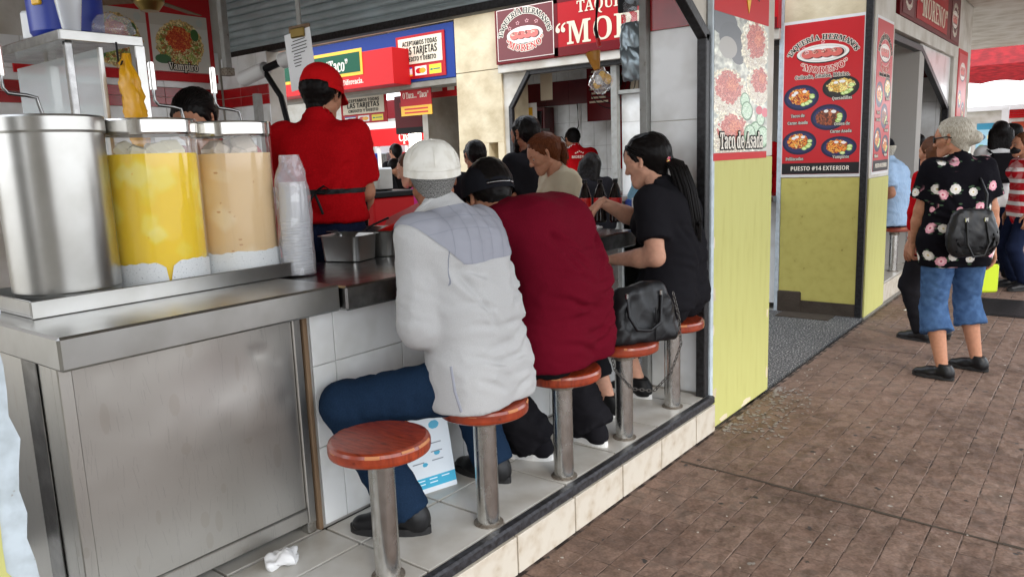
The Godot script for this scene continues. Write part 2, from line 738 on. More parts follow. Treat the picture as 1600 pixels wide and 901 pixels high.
func make_head(male: bool) -> MB:
	var f := Field.new(Vector3(-0.105, -0.17, -0.125), Vector3(0.105, 0.135, 0.135), 0.0045)
	var w := 1.0 if male else 0.94
	f.bone(Vector3(0, 0.03, -0.035), Vector3(0, 0.028, 0.014), 0.084, 0.08, 0.0, Vector3.RIGHT, 1.13)
	f.bone(Vector3(0, 0.0, 0.03), Vector3(0, -0.065, 0.046), 0.062 * w, 0.043 * w, 0.03)
	f.bone(Vector3(0, -0.05, -0.03), Vector3(0, -0.165, -0.05), 0.054 * w, 0.055 * w, 0.02)
	for s in [-1.0, 1.0]:
		f.bone(Vector3(s * 0.05 * w, -0.055, 0.0), Vector3(s * 0.016, -0.1, 0.058), 0.021, 0.02 * w, 0.03)
		f.bone(Vector3(s * 0.036, -0.022, 0.056), Vector3(s * 0.05, -0.014, 0.03), 0.026, 0.024, 0.02)
		f.bone(Vector3(s * 0.012, 0.024, 0.084), Vector3(s * 0.05, 0.024, 0.062), 0.012 if male else 0.009, 0.011, 0.018)
	f.bone(Vector3(0, -0.1, 0.062), Vector3(0, -0.1, 0.064), 0.022, 0.022, 0.025)
	for s in [-1.0, 1.0]:
		f.bone(Vector3(s * 0.031, 0.003, 0.1), Vector3(s * 0.036, 0.003, 0.096), 0.014, 0.014, 0.012, Vector3.ZERO, 1.0, false, true)
	f.bone(Vector3(0, 0.012, 0.084), Vector3(0, -0.03, 0.104), 0.0075, 0.0125, 0.012)
	for s in [-1.0, 1.0]:
		f.bone(Vector3(s * 0.01, -0.034, 0.093), Vector3(s * 0.012, -0.034, 0.09), 0.0095, 0.0085, 0.008)
	f.bone(Vector3(-0.02, -0.062, 0.079), Vector3(0.02, -0.062, 0.079), 0.0075, 0.0075, 0.008)
	f.bone(Vector3(-0.017, -0.074, 0.079), Vector3(0.017, -0.074, 0.079), 0.0085, 0.0085, 0.008)
	f.bone(Vector3(-0.024, -0.0675, 0.09), Vector3(0.024, -0.0675, 0.09), 0.0035, 0.0035, 0.004, Vector3.ZERO, 1.0, false, true)
	for s in [-1.0, 1.0]:
		f.bone(Vector3(s * 0.077, 0.016, -0.016), Vector3(s * 0.071, -0.028, -0.004), 0.018, 0.011, 0.006, Vector3(s * 0.9, 0, -0.4).normalized(), 2.4)
		f.bone(Vector3(s * 0.088, 0.008, -0.008), Vector3(s * 0.083, -0.01, -0.002), 0.009, 0.006, 0.006, Vector3.ZERO, 1.0, false, true)
	var mb := MB.new()
	f.mesh_into(mb)
	return mb

# right hand, wrist at the origin, fingers along +z, palm facing -y, thumb to +x
func make_hand(curl: float) -> MB:
	var f := Field.new(Vector3(-0.065, -0.115, -0.03), Vector3(0.075, 0.04, 0.215), 0.0037)
	f.bone(Vector3(0, 0, -0.02), Vector3(0, 0, 0.02), 0.026, 0.027, 0.0, Vector3.UP, 1.35)
	for k in 4:
		var x: float = [0.03, 0.0105, -0.0095, -0.028][k]
		f.bone(Vector3(x * 0.5, 0, 0.015), Vector3(x, 0.002, 0.085), 0.017, 0.0125, 0.012, Vector3.UP, 1.15)
	for k in 4:
		var x: float = [0.031, 0.0105, -0.0105, -0.03][k]
		var l: float = [0.042, 0.047, 0.043, 0.033][k]
		var c: float = curl * [0.85, 1.0, 1.1, 1.2][k]
		var p := Vector3(x, 0.002, 0.088)
		var a := deg_to_rad(c * 0.55)
		var r := [0.0098, 0.009, 0.0082, 0.0072]
		for j in 3:
			var q: Vector3 = p + Vector3(x * 0.06, -sin(a), cos(a)) * l * [1.0, 0.66, 0.52][j]
			f.bone(p, q, r[j], r[j + 1], 0.005 if j == 0 else 0.003)
			p = q
			a += deg_to_rad(c * [0.9, 0.6, 0.5][j])
	var t0 := Vector3(0.02, -0.004, 0.02)
	var t1 := Vector3(0.048, -0.018, 0.052)
	var t2 := t1 + Vector3(0.012, -0.012 - 0.0002 * curl, 0.032)
	var t3 := t2 + Vector3(-0.002 - 0.0002 * curl, -0.012, 0.025)
	f.bone(t0, t1, 0.017, 0.0125, 0.012)
	f.bone(t1, t2, 0.0115, 0.0105, 0.004)
	f.bone(t2, t3, 0.0105, 0.0085, 0.003)
	var mb := MB.new()
	f.mesh_into(mb)
	return mb

# ankle at the origin (0.085 above the ground), toes along +z
func make_shoe() -> void:
	var f := Field.new(Vector3(-0.07, -0.1, -0.1), Vector3(0.07, 0.06, 0.22), 0.006)
	f.bone(Vector3(0, -0.03, -0.035), Vector3(0, -0.045, 0.09), 0.042, 0.036, 0.0)
	f.bone(Vector3(0.004, -0.05, 0.08), Vector3(0.006, -0.058, 0.155), 0.046, 0.037, 0.03, Vector3.UP, 1.3)
	f.bone(Vector3(0, -0.05, -0.04), Vector3(0, 0.015, -0.012), 0.04, 0.042, 0.03)
	f.cut(Vector3(0, 1, -0.15).normalized(), Vector3(0, 0.028, 0))
	f.cut(Vector3(0, -1, 0), Vector3(0, -0.072, 0))
	shoe_upper = MB.new()
	f.mesh_into(shoe_upper)
	shoe_sole = MB.new()
	var poly := PackedVector2Array()
	for k in 28:
		var a := TAU * k / 28.0
		var z := sin(a)
		var w := 0.047 + 0.006 * clampf(z, -1, 1) - (0.008 * exp(-pow((z + 0.1) * 4.0, 2)))
		poly.append(Vector2(cos(a) * w + 0.004, 0.057 + z * 0.144))
	shoe_sole.prism(poly, 0.0, 0.026, Transform3D(Basis(Vector3(1, 0, 0), Vector3(0, 0, 1), Vector3(0, 1, 0)), Vector3(0, -0.0848, 0)))

func ik(a: Vector3, c: Vector3, l1: float, l2: float, pole: Vector3) -> Array:
	var d := c - a
	var ln := clampf(d.length(), 0.05, (l1 + l2) * 0.995)
	var e := d.normalized()
	var x := (l1 * l1 - l2 * l2 + ln * ln) / (2.0 * ln)
	var hgt := sqrt(maxf(0.0, l1 * l1 - x * x))
	var pv := pole - e * pole.dot(e)
	return [a + e * x + pv.normalized() * hgt, a + e * ln]

func torso(f: Field, J: Dictionary, off: float, k := 0.07) -> void:
	var g: float = J.g
	var s: float = J.s
	var fem: float = J.fem
	var bw: float = J.belly
	var p: Array = J.spine
	for sd in [-1.0, 1.0]:
		var lx: Vector3 = J.lat * sd
		f.bone(p[0] + lx * 0.085 * s * g * (1.0 + 0.12 * fem), p[1] + lx * 0.062 * s * g, (0.108 + 0.012 * fem) * g * s + off, 0.1 * g * s * (1.0 - 0.08 * fem) + off, k)
		f.bone(p[1] + lx * 0.062 * s * g, p[2] + lx * 0.082 * s * lerpf(1.0, g, 0.6), 0.1 * g * s * (1.0 - 0.08 * fem) + off, 0.108 * s * lerpf(1.0, g, 0.7) + off, k)
		f.bone(p[2] + J.up2 * 0.05 * s + lx * 0.05 * s, J.sh[0 if sd > 0 else 1] - J.up2 * 0.012 * s, 0.075 * s + off, 0.056 * s + off, 0.06)
		if fem > 0.0:
			var q: Vector3 = p[2] + J.fw2 * 0.085 * s * g - J.up2 * 0.0 + lx * 0.075 * s
			f.bone(q, q + J.fw2 * 0.02 * s, 0.062 * s * fem * g + off, 0.05 * s * fem * g + off, 0.05)
	if bw > 0.0:
		f.bone(p[0] + J.fw0 * 0.06 + J.up0 * 0.06, p[1] + J.fw1 * 0.07, 0.1 * s + bw + off, 0.09 * s + bw + off, k)
	f.bone(p[2] + J.up2 * 0.06 * s, p[3] + J.up2 * 0.01, 0.075 * s + off, 0.058 * s + off, 0.05)

func limb_box(J: Dictionary, pad: float, pts: Array) -> Array:
	var a := Vector3(1e3, 1e3, 1e3)
	var b := -a
	for p in pts:
		a = a.min(p)
		b = b.max(p)
	return [a - Vector3.ONE * pad, b + Vector3.ONE * pad]

func person(label: String, group: String, at: Vector3, yaw: float, o: Dictionary) -> Node3D:
	var root := thing("person", label, "person", at, yaw, group)
	var s: float = o.get("h", 1.7) / 1.7
	var g: float = o.get("girth", 1.0)
	var fem: float = o.get("fem", 0.0)
	var cell: float = o.get("cell", 0.018)
	var sit: bool = o.get("sit", false)
	var lean: Array = o.get("lean", [2, 4, 6])
	var J := {"s": s, "g": g, "fem": fem, "belly": o.get("belly", 0.0)}
	var hip := Vector3(0, o.get("seat", 0.46) + 0.115 * s * g, 0) if sit else Vector3(0, 0.92 * s, 0)
	var p: Array = [hip]
	for k in 3:
		p.append(p[k] + dirx(lean[k]) * [0.2, 0.2, 0.15][k] * s)
	J.spine = p
	J.up2 = dirx(lean[2]); J.fw2 = dirx(lean[2] + 90.0)
	J.up0 = dirx(lean[0]); J.fw0 = dirx(lean[0] + 90.0); J.fw1 = dirx(lean[1] + 90.0)
	var tw: float = o.get("twist", 0.0)
	J.lat = Vector3.RIGHT.rotated(Vector3.UP, deg_to_rad(tw))
	var sw: float = o.get("sw", 0.185 - 0.02 * fem) * s
	J.sh = [p[2] + J.up2 * 0.085 * s + J.lat * sw, p[2] + J.up2 * 0.085 * s - J.lat * sw]
	var hp: float = o.get("nod", 0.0)      # head pitch from the vertical, forward
	var neck: Vector3 = p[3] + dirx((lean[2] + hp) * 0.5 + 8.0) * o.get("neck", 0.055) * s
	var hb := Basis(Vector3.UP, deg_to_rad(o.get("look", 0.0))) * Basis(Vector3.RIGHT, deg_to_rad(hp)) * Basis(Vector3.BACK, deg_to_rad(o.get("tilt", 0.0)))
	var hs: float = o.get("head", 1.0) * lerpf(1.0, s, 0.6)
	var hc: Vector3 = neck + hb * Vector3(0, 0.085, 0.028) * hs
	var ht := Transform3D(hb.scaled(Vector3.ONE * hs), hc)
	J.ht = ht
	var arms: Array = []
	for i in 2:
		var sd := 1.0 if i == 0 else -1.0
		var key: String = ["left_hand", "right_hand"][i]
		var tgt: Vector3 = o.get(key, Vector3(sd * (sw + 0.06 * g), hip.y - 0.12 * s, 0.06))
		var pole: Vector3 = o.get(["left_elbow", "right_elbow"][i], Vector3(sd * 0.4, -0.4, -0.8))
		arms.append([J.sh[i]] + ik(J.sh[i], tgt, 0.285 * s, 0.25 * s, pole))
	var legs: Array = []
	for i in 2:
		var sd := 1.0 if i == 0 else -1.0
		var hj: Vector3 = hip + Vector3(sd * 0.092 * s * g, -0.03, 0)
		var tgt: Vector3 = o.get(["left_foot", "right_foot"][i], Vector3(sd * 0.11, 0.085, 0.0))
		var pole: Vector3 = o.get(["left_knee", "right_knee"][i], Vector3(sd * 0.1, 0.1, 1.0))
		legs.append([hj] + ik(hj, tgt, 0.43 * s, 0.415 * s, pole))
	J.arms = arms
	J.legs = legs
	var pts: Array = p.duplicate()
	for a in arms: pts.append_array(a)
	for a in legs: pts.append_array(a)
	# skin: one continuous body
	var bb := limb_box(J, 0.16 * g, pts)
	var f := Field.new(bb[0], bb[1], cell)
	torso(f, J, -0.022)
	f.bone(p[3] - J.up2 * 0.03, hc + hb * Vector3(0, -0.06, -0.028) * hs, 0.057 * s, 0.053 * s, 0.04)
	var ag := lerpf(1.0, g, 0.7)
	for i in 2:
		var a: Array = arms[i]
		f.bone(a[0], a[1], 0.05 * s * ag, 0.041 * s * ag, 0.03)
		f.bone(a[1], a[1].lerp(a[2], 0.35), 0.041 * s * ag, 0.042 * s * ag, 0.02)
		f.bone(a[1].lerp(a[2], 0.35), a[2], 0.042 * s * ag, 0.027 * s, 0.02)
		var l: Array = legs[i]
		f.bone(l[0], l[1], 0.078 * s * g, 0.054 * s * ag, 0.03)
		f.bone(l[1], l[1].lerp(l[2], 0.35), 0.054 * s * ag, 0.056 * s * ag, 0.02)
		f.bone(l[1].lerp(l[2], 0.35), l[2], 0.056 * s * ag, 0.036 * s * ag, 0.02)
	var body := MB.new()
	f.mesh_into(body)
	body.append(head_female if fem > 0.0 else head_male, ht)
	for i in 2:
		var a: Array = arms[i]
		var fz: Vector3 = (a[2] - a[1]).normalized()
		var fd: Vector3 = o.get(["left_fingers", "right_fingers"][i], fz)
		fd = fd.normalized()
		var dn: Vector3 = o.get(["left_palm", "right_palm"][i], Vector3((-1.0 if i == 0 else 1.0), 0, 0) if absf(fd.y) > 0.6 else Vector3.DOWN)
		var uy := -(dn - fd * dn.dot(fd)).normalized()
		var ux := uy.cross(fd)
		var hm: MB = hand_grip if o.get(["left_grip", "right_grip"][i], false) else hand_relaxed
		body.append(hm, Transform3D(Basis(ux * (-1.0 if i == 0 else 1.0), uy, fd).scaled(Vector3.ONE) * Basis.from_scale(Vector3.ONE * s), a[2]))
	part("body", body, o.get("skin", M.skin), root)
	# shirt
	var sh: Dictionary = o.get("shirt", {})
	if sh:
		var off: float = sh.get("off", 0.012)
		J.slr = 0.047 * s + off + sh.get("slack", 0.006) - 0.006
		var spts: Array = p.duplicate()
		for a in arms:
			spts.append(a[0]); spts.append(a[1])
			if sh.get("sleeve", 0.6) > 1.0: spts.append(a[2])
		spts.append(p[0] + Vector3(0, -sh.get("hem", 0.12) - 0.02, 0))
		bb = limb_box(J, 0.17 * g + J.belly + off, spts)
		f = Field.new(bb[0], bb[1], cell * 0.85)
		torso(f, J, off, sh.get("k", 0.08))
		var hem: float = sh.get("hem", 0.12)
		for sd in [-1.0, 1.0]:
			f.bone(p[0] + J.lat * sd * 0.08 * g * s, p[0] + J.lat * sd * 0.085 * g * s + Vector3(0, -hem, 0) * 0.8, 0.112 * g * s + off, 0.112 * g * s + off + sh.get("flare", 0.0), 0.06)
		f.cut(Vector3(0, -1, 0.0), p[0] + Vector3(0, -hem, 0))
		for i in 2:
			var a: Array = arms[i]
			var sl: float = sh.get("sleeve", 0.6)
			var r0: float = (0.056 * s * ag + off)
			var so: float = sh.get("slack", 0.006)
			if sl <= 1.0:
				f.bone(a[0], a[0].lerp(a[1], sl), r0, r0 + so - 0.004, 0.035, Vector3.ZERO, 1.0, true)
			else:
				f.bone(a[0], a[1], r0, 0.047 * s * ag + off + so, 0.022)
				f.bone(a[1], a[1].lerp(a[2], minf(1.0, sl - 1.0)), 0.047 * s * ag + off + so, 0.034 * s * ag + off + so * 0.6, 0.03, Vector3.ZERO, 1.0, true)
		# neck opening
		f.bone(p[3] + J.up2 * 0.03 * s + J.fw2 * 0.02 * s, p[3] + J.up2 * 0.12 * s + J.fw2 * 0.05 * s, sh.get("neck", 0.066) * s, 0.09 * s, 0.008, Vector3.ZERO, 1.0, false, true)
		for e in sh.get("folds", []):
			f.bone(e[0], e[1], e[2], e[2], 0.02, Vector3.ZERO, 1.0, false, true)
		var mb := MB.new()
		f.mesh_into(mb)
		mb.wrinkle(wrinkles, sh.get("wr", 0.005), sh.get("wst", Vector3(1, 1.6, 1)))
		if sh.get("fold", 0.0) > 0.0:
			mb.folds(cloth_folds(J, sh.fold, sh.get("sleeve", 0.6), hem, sh.get("seed", 1)))
		var sn := part(sh.get("called", "shirt"), mb, sh.mat, root)
		J.shirt = sn
		J.shirt_mb = mb
		if sh.has("collar"):
			var cb := MB.new()
			var cp: Array = []
			for k in 17:
				var a := TAU * k / 16.0
				cp.append(p[3] + J.up2 * (0.018 + 0.012 * cos(a)) * s + J.lat * sin(a) * sh.get("collar_r", 0.07) * s - J.fw2 * cos(a) * sh.get("collar_r", 0.07) * 0.95 * s + J.fw2 * 0.016 * s)
			cb.tube(cp, [sh.collar], 8, 1.0, J.up2)
			if sh.get("tall_collar", false):
				for lv in 1:
					cb.tube(cp.map(func(q): return q + J.up2 * 0.013 * (lv + 1)), [sh.collar * 0.85], 8, 1.0, J.up2)
			part("collar", cb, sh.get("collar_mat", sh.mat), sn)
	# trousers
	var tr: Dictionary = o.get("trousers", {})
	if tr:
		var off: float = tr.get("off", 0.012)
		var top: float = tr.get("top", 0.3)
		var tp: Array = [p[0], p[0].lerp(p[1], 0.8)]
		for l in legs: tp.append_array(l)
		bb = limb_box(J, 0.16 * g + off, tp)
		f = Field.new(bb[0], bb[1], cell * 0.85)
		for sd in [-1.0, 1.0]:
			f.bone(p[0] + J.lat * sd * 0.088 * g * s * (1.0 + 0.12 * fem), p[0].lerp(p[1], top) + J.lat * sd * 0.075 * s * g, (0.106 + 0.012 * fem) * g * s + off * 0.4, 0.098 * g * s * (1.0 - 0.06 * fem) + off * 0.5, 0.06)
		for i in 2:
			var l: Array = legs[i]
			var ln: float = tr.get("len", 2.04)
			f.bone(l[0], l[1], (0.088 + 0.008 * fem) * g * s + off * 0.7, 0.06 * s * ag + off, 0.05)
			f.bone(l[1], l[1].lerp(l[2], ln - 1.0), 0.06 * s * ag + off, tr.get("cuff", 0.052) * s * ag + off, 0.03, Vector3.ZERO, 1.0, true)
		var mb := MB.new()
		f.mesh_into(mb)
		mb.wrinkle(wrinkles, tr.get("wr", 0.006), tr.get("wst", Vector3(1, 1.5, 1)))
		if tr.get("fold", 0.0) > 0.0:
			mb.folds(leg_folds(J, tr.fold))
		part("trousers", mb, tr.mat, root)
	# shoes
	if o.has("shoe"):
		for i in 2:
			var l: Array = legs[i]
			var fy: float = o.get(["left_toe", "right_toe"][i], 12.0 if i == 0 else -12.0)
			var b := Basis(Vector3.UP, deg_to_rad(fy)).scaled(Vector3.ONE * o.get("shoe_size", 1.0) * lerpf(1.0, s, 0.5))
			var at2 := Vector3(l[2].x, maxf(0.085 * b.y.length(), l[2].y), l[2].z)
			var mu := MB.new()
			mu.append(shoe_upper, Transform3D(b * Basis.from_scale(Vector3(-1 if i == 1 else 1, 1, 1)), at2))
			var up := part("shoe", mu, o.shoe, root)
			var ms := MB.new()
			ms.append(shoe_sole, Transform3D(b * Basis.from_scale(Vector3(-1 if i == 1 else 1, 1, 1)), at2))
			part("sole", ms, o.get("sole", M.rubber), up)
	# head: eyes, brows, hair, cap
	if o.get("face", true):
		for sd in [-1.0, 1.0]:
			var e := MB.new()
			e.sphere(ht * Vector3(sd * 0.032, 0.003, 0.0745), Vector3.ONE * 0.0122 * hs, 12)
			var en := part("eye", e, M.eye_white, root)
			e = MB.new()
			e.sphere(ht * Vector3(sd * 0.032, 0.0005, 0.0815), Vector3(0.0072, 0.0068, 0.0058) * hs, 8)
			part("iris", e, M.iris, en)
			e = MB.new()
			e.tube([ht * Vector3(sd * 0.016, 0.021, 0.094), ht * Vector3(sd * 0.034, 0.027, 0.088), ht * Vector3(sd * 0.052, 0.02, 0.071)], [0.0032 * hs, 0.0036 * hs, 0.0018 * hs], 6)
			part("eyebrow", e, o.get("brow", M.hair_black), root)
		var lp := MB.new()
		lp.tube([ht * Vector3(-0.022, -0.068, 0.0785), ht * Vector3(-0.008, -0.067, 0.0865), ht * Vector3(0.008, -0.067, 0.0865), ht * Vector3(0.022, -0.068, 0.0785)], [0.002 * hs, 0.0052 * hs, 0.0052 * hs, 0.002 * hs], 6, 1.0)
		part("lips", lp, o.get("lip", M.lip), root)
	if o.has("hair"):
		hair(o.hair, ht, o.get("hair_mat", M.hair_black), root, J, o)
	if o.has("cap"):
		cap(o.cap, ht, root)
	root.set_meta("_j", J)
	return root

func hair(kind: String, ht: Transform3D, m: Material, root: Node3D, J: Dictionary, o: Dictionary) -> void:
	var f := Field.new(Vector3(-0.13, -0.2, -0.21), Vector3(0.13, 0.16, 0.13), 0.006)
	var fem: bool = kind != "short" and kind != "stubble"
	var th := 0.006 if kind == "stubble" else (0.02 if fem else 0.016)
	if kind == "stubble":
		f.bone(Vector3(0, 0.032, -0.037), Vector3(0, 0.034, 0.0), 0.087 + th, 0.083 + th, 0.0, Vector3.RIGHT, 1.12)
		f.bone(Vector3(0, -0.01, -0.05), Vector3(0, -0.075, -0.05), 0.066 + th, 0.05 + th, 0.03)
		f.cut(Vector3(0, -0.73, 0.683), Vector3(0, 0.06, 0.07))
		f.cut(Vector3(0, -1, 0.0), Vector3(0, -0.1, 0))
	else:
		f.bone(Vector3(0, 0.036, -0.052), Vector3(0, 0.046, -0.01), 0.094 if fem else 0.092, 0.089 if fem else 0.087, 0.0, Vector3.RIGHT, 1.1 if fem else 1.12)
		f.bone(Vector3(0, -0.01, -0.062), Vector3(0, -0.07, -0.056), 0.07, 0.047, 0.04)
	if kind == "long":
		for k in 5:
			var x := (k - 2) * 0.036
			f.bone(Vector3(x, 0.0, -0.07), Vector3(x * 1.2, -0.19, -0.1), 0.05, 0.04, 0.03)
		f.cut(Vector3(0, -0.5, 0.8).normalized(), Vector3(0, 0.07, 0.082))
	if kind == "bun" or kind == "pony" or kind == "lowpony":
		var c := Vector3(0, -0.015, -0.135) if kind == "bun" else Vector3(0, 0.03, -0.13) if kind == "pony" else Vector3(0, -0.035, -0.11)
		f.bone(c, c + Vector3(0, 0, -0.012), 0.046 if kind == "bun" else 0.026, 0.04 if kind == "bun" else 0.026, 0.02)
	if kind != "stubble":
		for sd in [-1.0, 1.0]:   # temples and sideburns, in front of the ears
			f.bone(Vector3(sd * 0.066, 0.05, 0.03), Vector3(sd * 0.0745, 0.0 if fem else -0.012, 0.014), 0.014, 0.006, 0.012)
	if o.has("cap") and not o.cap.get("hole", false):
		var tp := Basis(Vector3.RIGHT, deg_to_rad(o.cap.get("tip", -8.0)))
		f.cut(tp * Vector3.UP, Vector3(0, o.cap.get("lift", 0.02), -0.016) + tp * Vector3(0, 0.012, 0))
	var mb := MB.new()
	f.mesh_into(mb)
	if kind != "stubble":
		mb.wrinkle(strands, 0.003, Vector3(1.2, 0.4, 0.4) if fem else Vector3(0.8, 0.5, 0.8))
	var w := MB.new()
	w.append(mb, ht)
	var hn := part("hair", w, m, root)
	if kind == "lowpony" or kind == "pony" or kind == "bun":
		var sm := MB.new()
		var r0 := RandomNumberGenerator.new()
		r0.seed = 21
		var tie := Vector3(0, -0.035, -0.112) if kind == "lowpony" else Vector3(0, 0.03, -0.13) if kind == "pony" else Vector3(0, -0.015, -0.135)
		var c0 := Vector3(0, 0.034, -0.022)
		var e1 := (tie - c0).normalized()
		for k in o.get("combed", 90):
			var ph := lerpf(-1.0, 1.0, (k + r0.randf()) / o.get("combed", 90)) * 1.75
			var st := Vector3(sin(minf(absf(ph), 1.5)) * signf(ph) * 0.95, 0.6 * cos(ph * 0.95) - 0.03, 0.80 - 0.5 * absf(ph)).normalized()
			var q: Array = []
			for j in 12:
				var u := 0.04 + 0.96 * j / 11.0
				var dd := st.slerp(e1, u)
				var rad := 1.0 / sqrt(pow(dd.x / 0.0845, 2) + pow(dd.y / 0.1, 2) + pow(dd.z / 0.122, 2))
				var pp := c0 + dd * (rad + 0.0005 + 0.0012 * sin(k * 12.9))
				q.append(ht * (pp.lerp(tie, pow(u, 9.0) * 0.7)))
			sm.tube(q, [0.002, 0.0036, 0.0042, 0.0042, 0.0042, 0.004, 0.004, 0.004, 0.004, 0.004, 0.0035, 0.003], 5)
		part("combed_strands", sm, m, hn)
	if o.get("beard", false):
		var bf := Field.new(Vector3(-0.1, -0.16, -0.03), Vector3(0.1, 0.03, 0.13), 0.0055)
		for sd in [-1.0, 1.0]:
			bf.bone(Vector3(sd * 0.064, -0.02, 0.012), Vector3(sd * 0.05, -0.065, 0.022), 0.016, 0.022, 0.015)
			bf.bone(Vector3(sd * 0.05, -0.065, 0.022), Vector3(sd * 0.018, -0.104, 0.064), 0.023, 0.026, 0.02)
			bf.bone(Vector3(sd * 0.006, -0.05, 0.088), Vector3(sd * 0.03, -0.062, 0.076), 0.007, 0.006, 0.005)
		bf.bone(Vector3(0, -0.104, 0.064), Vector3(0, -0.102, 0.068), 0.027, 0.027, 0.02)
		var bm := MB.new()
		bf.mesh_into(bm)
		bm.wrinkle(strands, 0.003)
		var bw := MB.new()
		bw.append(bm, ht)
		part("beard", bw, m, root)
	if o.has("tail"):   # hanging tail: a list of points in the person's axes, first at the tie
		var pts: Array = []
		for q0 in o.tail: pts.append(ht * Vector3(0, -0.035 if kind == "lowpony" else 0.03, -0.125) + q0)
		var tm := MB.new()
		var r := RandomNumberGenerator.new()
		r.seed = 7
		for k in o.get("tail_strands", 200):
			var q: Array = []
			var ang := r.randf() * TAU
			var rad := sqrt(r.randf())
			var cnt := pts.size()
			var rr: Array = []
			var last := r.randf_range(0.84, 1.0)
			var n := cnt * 3 - 2
			for j in n:
				var u := float(j) / (n - 1)
				var tt := u * last * (cnt - 1)
				var i0 := mini(int(tt), cnt - 2)
				var pp: Vector3 = (pts[i0] as Vector3).lerp(pts[i0 + 1], tt - i0)
				var sp: float = o.get("tail_r", 0.03) * (0.5 + 0.75 * sin(PI * minf(u * 0.85 + 0.1, 1.0))) * (0.6 + 0.4 * rad)
				q.append(pp + Vector3(cos(ang) * sp, 0, sin(ang) * sp))
				rr.append(o.get("tail_r", 0.03) * 0.085 * (1.0 - 0.8 * u * u) + 0.0008)
			tm.tube(q, rr, 5)
		var core: Array = []
		for q in pts: core.append(q)
		tm.tube(core, [0.6, 0.95, 1.05, 0.95, 0.6, 0.2].map(func(q): return q * o.get("tail_r", 0.03)), 8)
		part("ponytail", tm, m, hn)

func cap(c: Dictionary, ht: Transform3D, root: Node3D) -> void:
	var bs := Basis(Vector3.RIGHT, deg_to_rad(c.get("tip", -8.0)))
	var t := ht * Transform3D(bs, Vector3(0, c.get("lift", 0.02), -0.016))
	var mb := MB.new()
	var segs := 72 if c.get("hole", false) else 36
	var rows := 24 if c.get("hole", false) else 12
	var base := mb.v.size()
	for j in rows + 1:
		var u := float(j) / rows
		var th := u * PI * 0.5
		for i in segs + 1:
			var a := TAU * i / segs
			var rad := pow(cos(th), 0.82)
			var seam := 1.0 - 0.012 * pow(absf(cos(a * 3.0)), 24.0) * (1.0 if u > 0.02 else 0.0)
			var y: float = sin(th) * 0.098 * c.get("tall", 1.0) + (0.012 if u > 0.0 else 0.0) - (0.0 if j > 0 else 0.012)
			mb.vert(t * Vector3(cos(a) * 0.0985 * rad * seam, y, sin(a) * 0.122 * rad * seam), Vector3.UP, Vector2(float(i) / segs, u))
	for j in rows:
		for i in segs:
			if c.get("hole", false) and j >= 2 and pow((i + 0.5 - segs * 0.75) / 7.5, 2) + pow((j - 1.5) / 7.0, 2) < 1.0:
				continue
			var a := base + j * (segs + 1) + i
			mb.idx.append_array(PackedInt32Array([a, a + 1, a + segs + 1, a + 1, a + segs + 2, a + segs + 1]))
	mb.renormal()
	mb.wrinkle(noise(6.0, 12), 0.009)
	var cn := part("cap", mb, c.mat, root)
	var bt := MB.new()
	bt.sphere(t * Vector3(0, 0.111 * c.get("tall", 1.0), 0), Vector3(0.007, 0.004, 0.007), 8)
	part("button", bt, c.mat, cn)
	var br := MB.new()   # curved brim
	var prev: Array = []
	for k in 13:
		var a := deg_to_rad(lerpf(-72, 72, k / 12.0))
		var inn := Vector3(sin(a) * 0.0985, -0.004, cos(a) * 0.122)
		var reach := 0.072 * pow(cos(a * 1.15), 0.5) if absf(a * 1.15) < PI * 0.5 else 0.0
		var out := inn + Vector3(0, -0.012 - 0.018 * pow(sin(a), 2.0), reach)
		if prev:
			var y := Vector3(0, 0.004, 0)
			br.quad(t * (prev[0] + y), t * (prev[1] + y), t * (out + y), t * (inn + y))
			br.quad(t * inn, t * out, t * prev[1], t * prev[0])
			br.quad(t * prev[1], t * out, t * (out + y), t * (prev[1] + y))
		prev = [inn, out]
	part("brim", br, c.get("brim", c.mat), cn)
	if c.has("strap"):
		var sm := MB.new()
		var q: Array = []
		for k in 9:
			var a := deg_to_rad(lerpf(-122, -58, k / 8.0))
			q.append(t * Vector3(cos(a) * 0.1, 0.008, sin(a) * 0.124))
		sm.tube(q, [0.008], 6, 0.5, Vector3.RIGHT)
		part("strap", sm, c.strap, cn)
	var bandm := MB.new()
	var bq: Array = []
	for k in 49:
		var a := deg_to_rad(lerpf(-248, 68, k / 48.0)) if c.get("hole", false) else TAU * k / 48.0
		bq.append(t * Vector3(cos(a) * 0.0992, 0.014, sin(a) * 0.1228))
	if not c.get("hole", false):
		bandm.tube(bq, [0.0009], 5)
		part("stitched_band", bandm, c.mat, cn)
	for k in 6:
		var sm2 := MB.new()
		var q2: Array = []
		var a := TAU * k / 6.0 + PI / 6.0 + PI / 3.0
		if c.get("hole", false) and absf(wrapf(a - PI * 1.5, -PI, PI)) < 0.1:
			continue
		for j in range(1, rows + 1):
			var th := PI * 0.5 * j / rows
			var rad := pow(cos(th), 0.82) if j < rows else 0.0
			q2.append(t * Vector3(cos(a) * 0.099 * rad, sin(th) * 0.098 * c.get("tall", 1.0) + 0.0125, sin(a) * 0.1225 * rad))
		sm2.tube(q2, [0.0012], 5)
		part("seam", sm2, c.mat, cn)

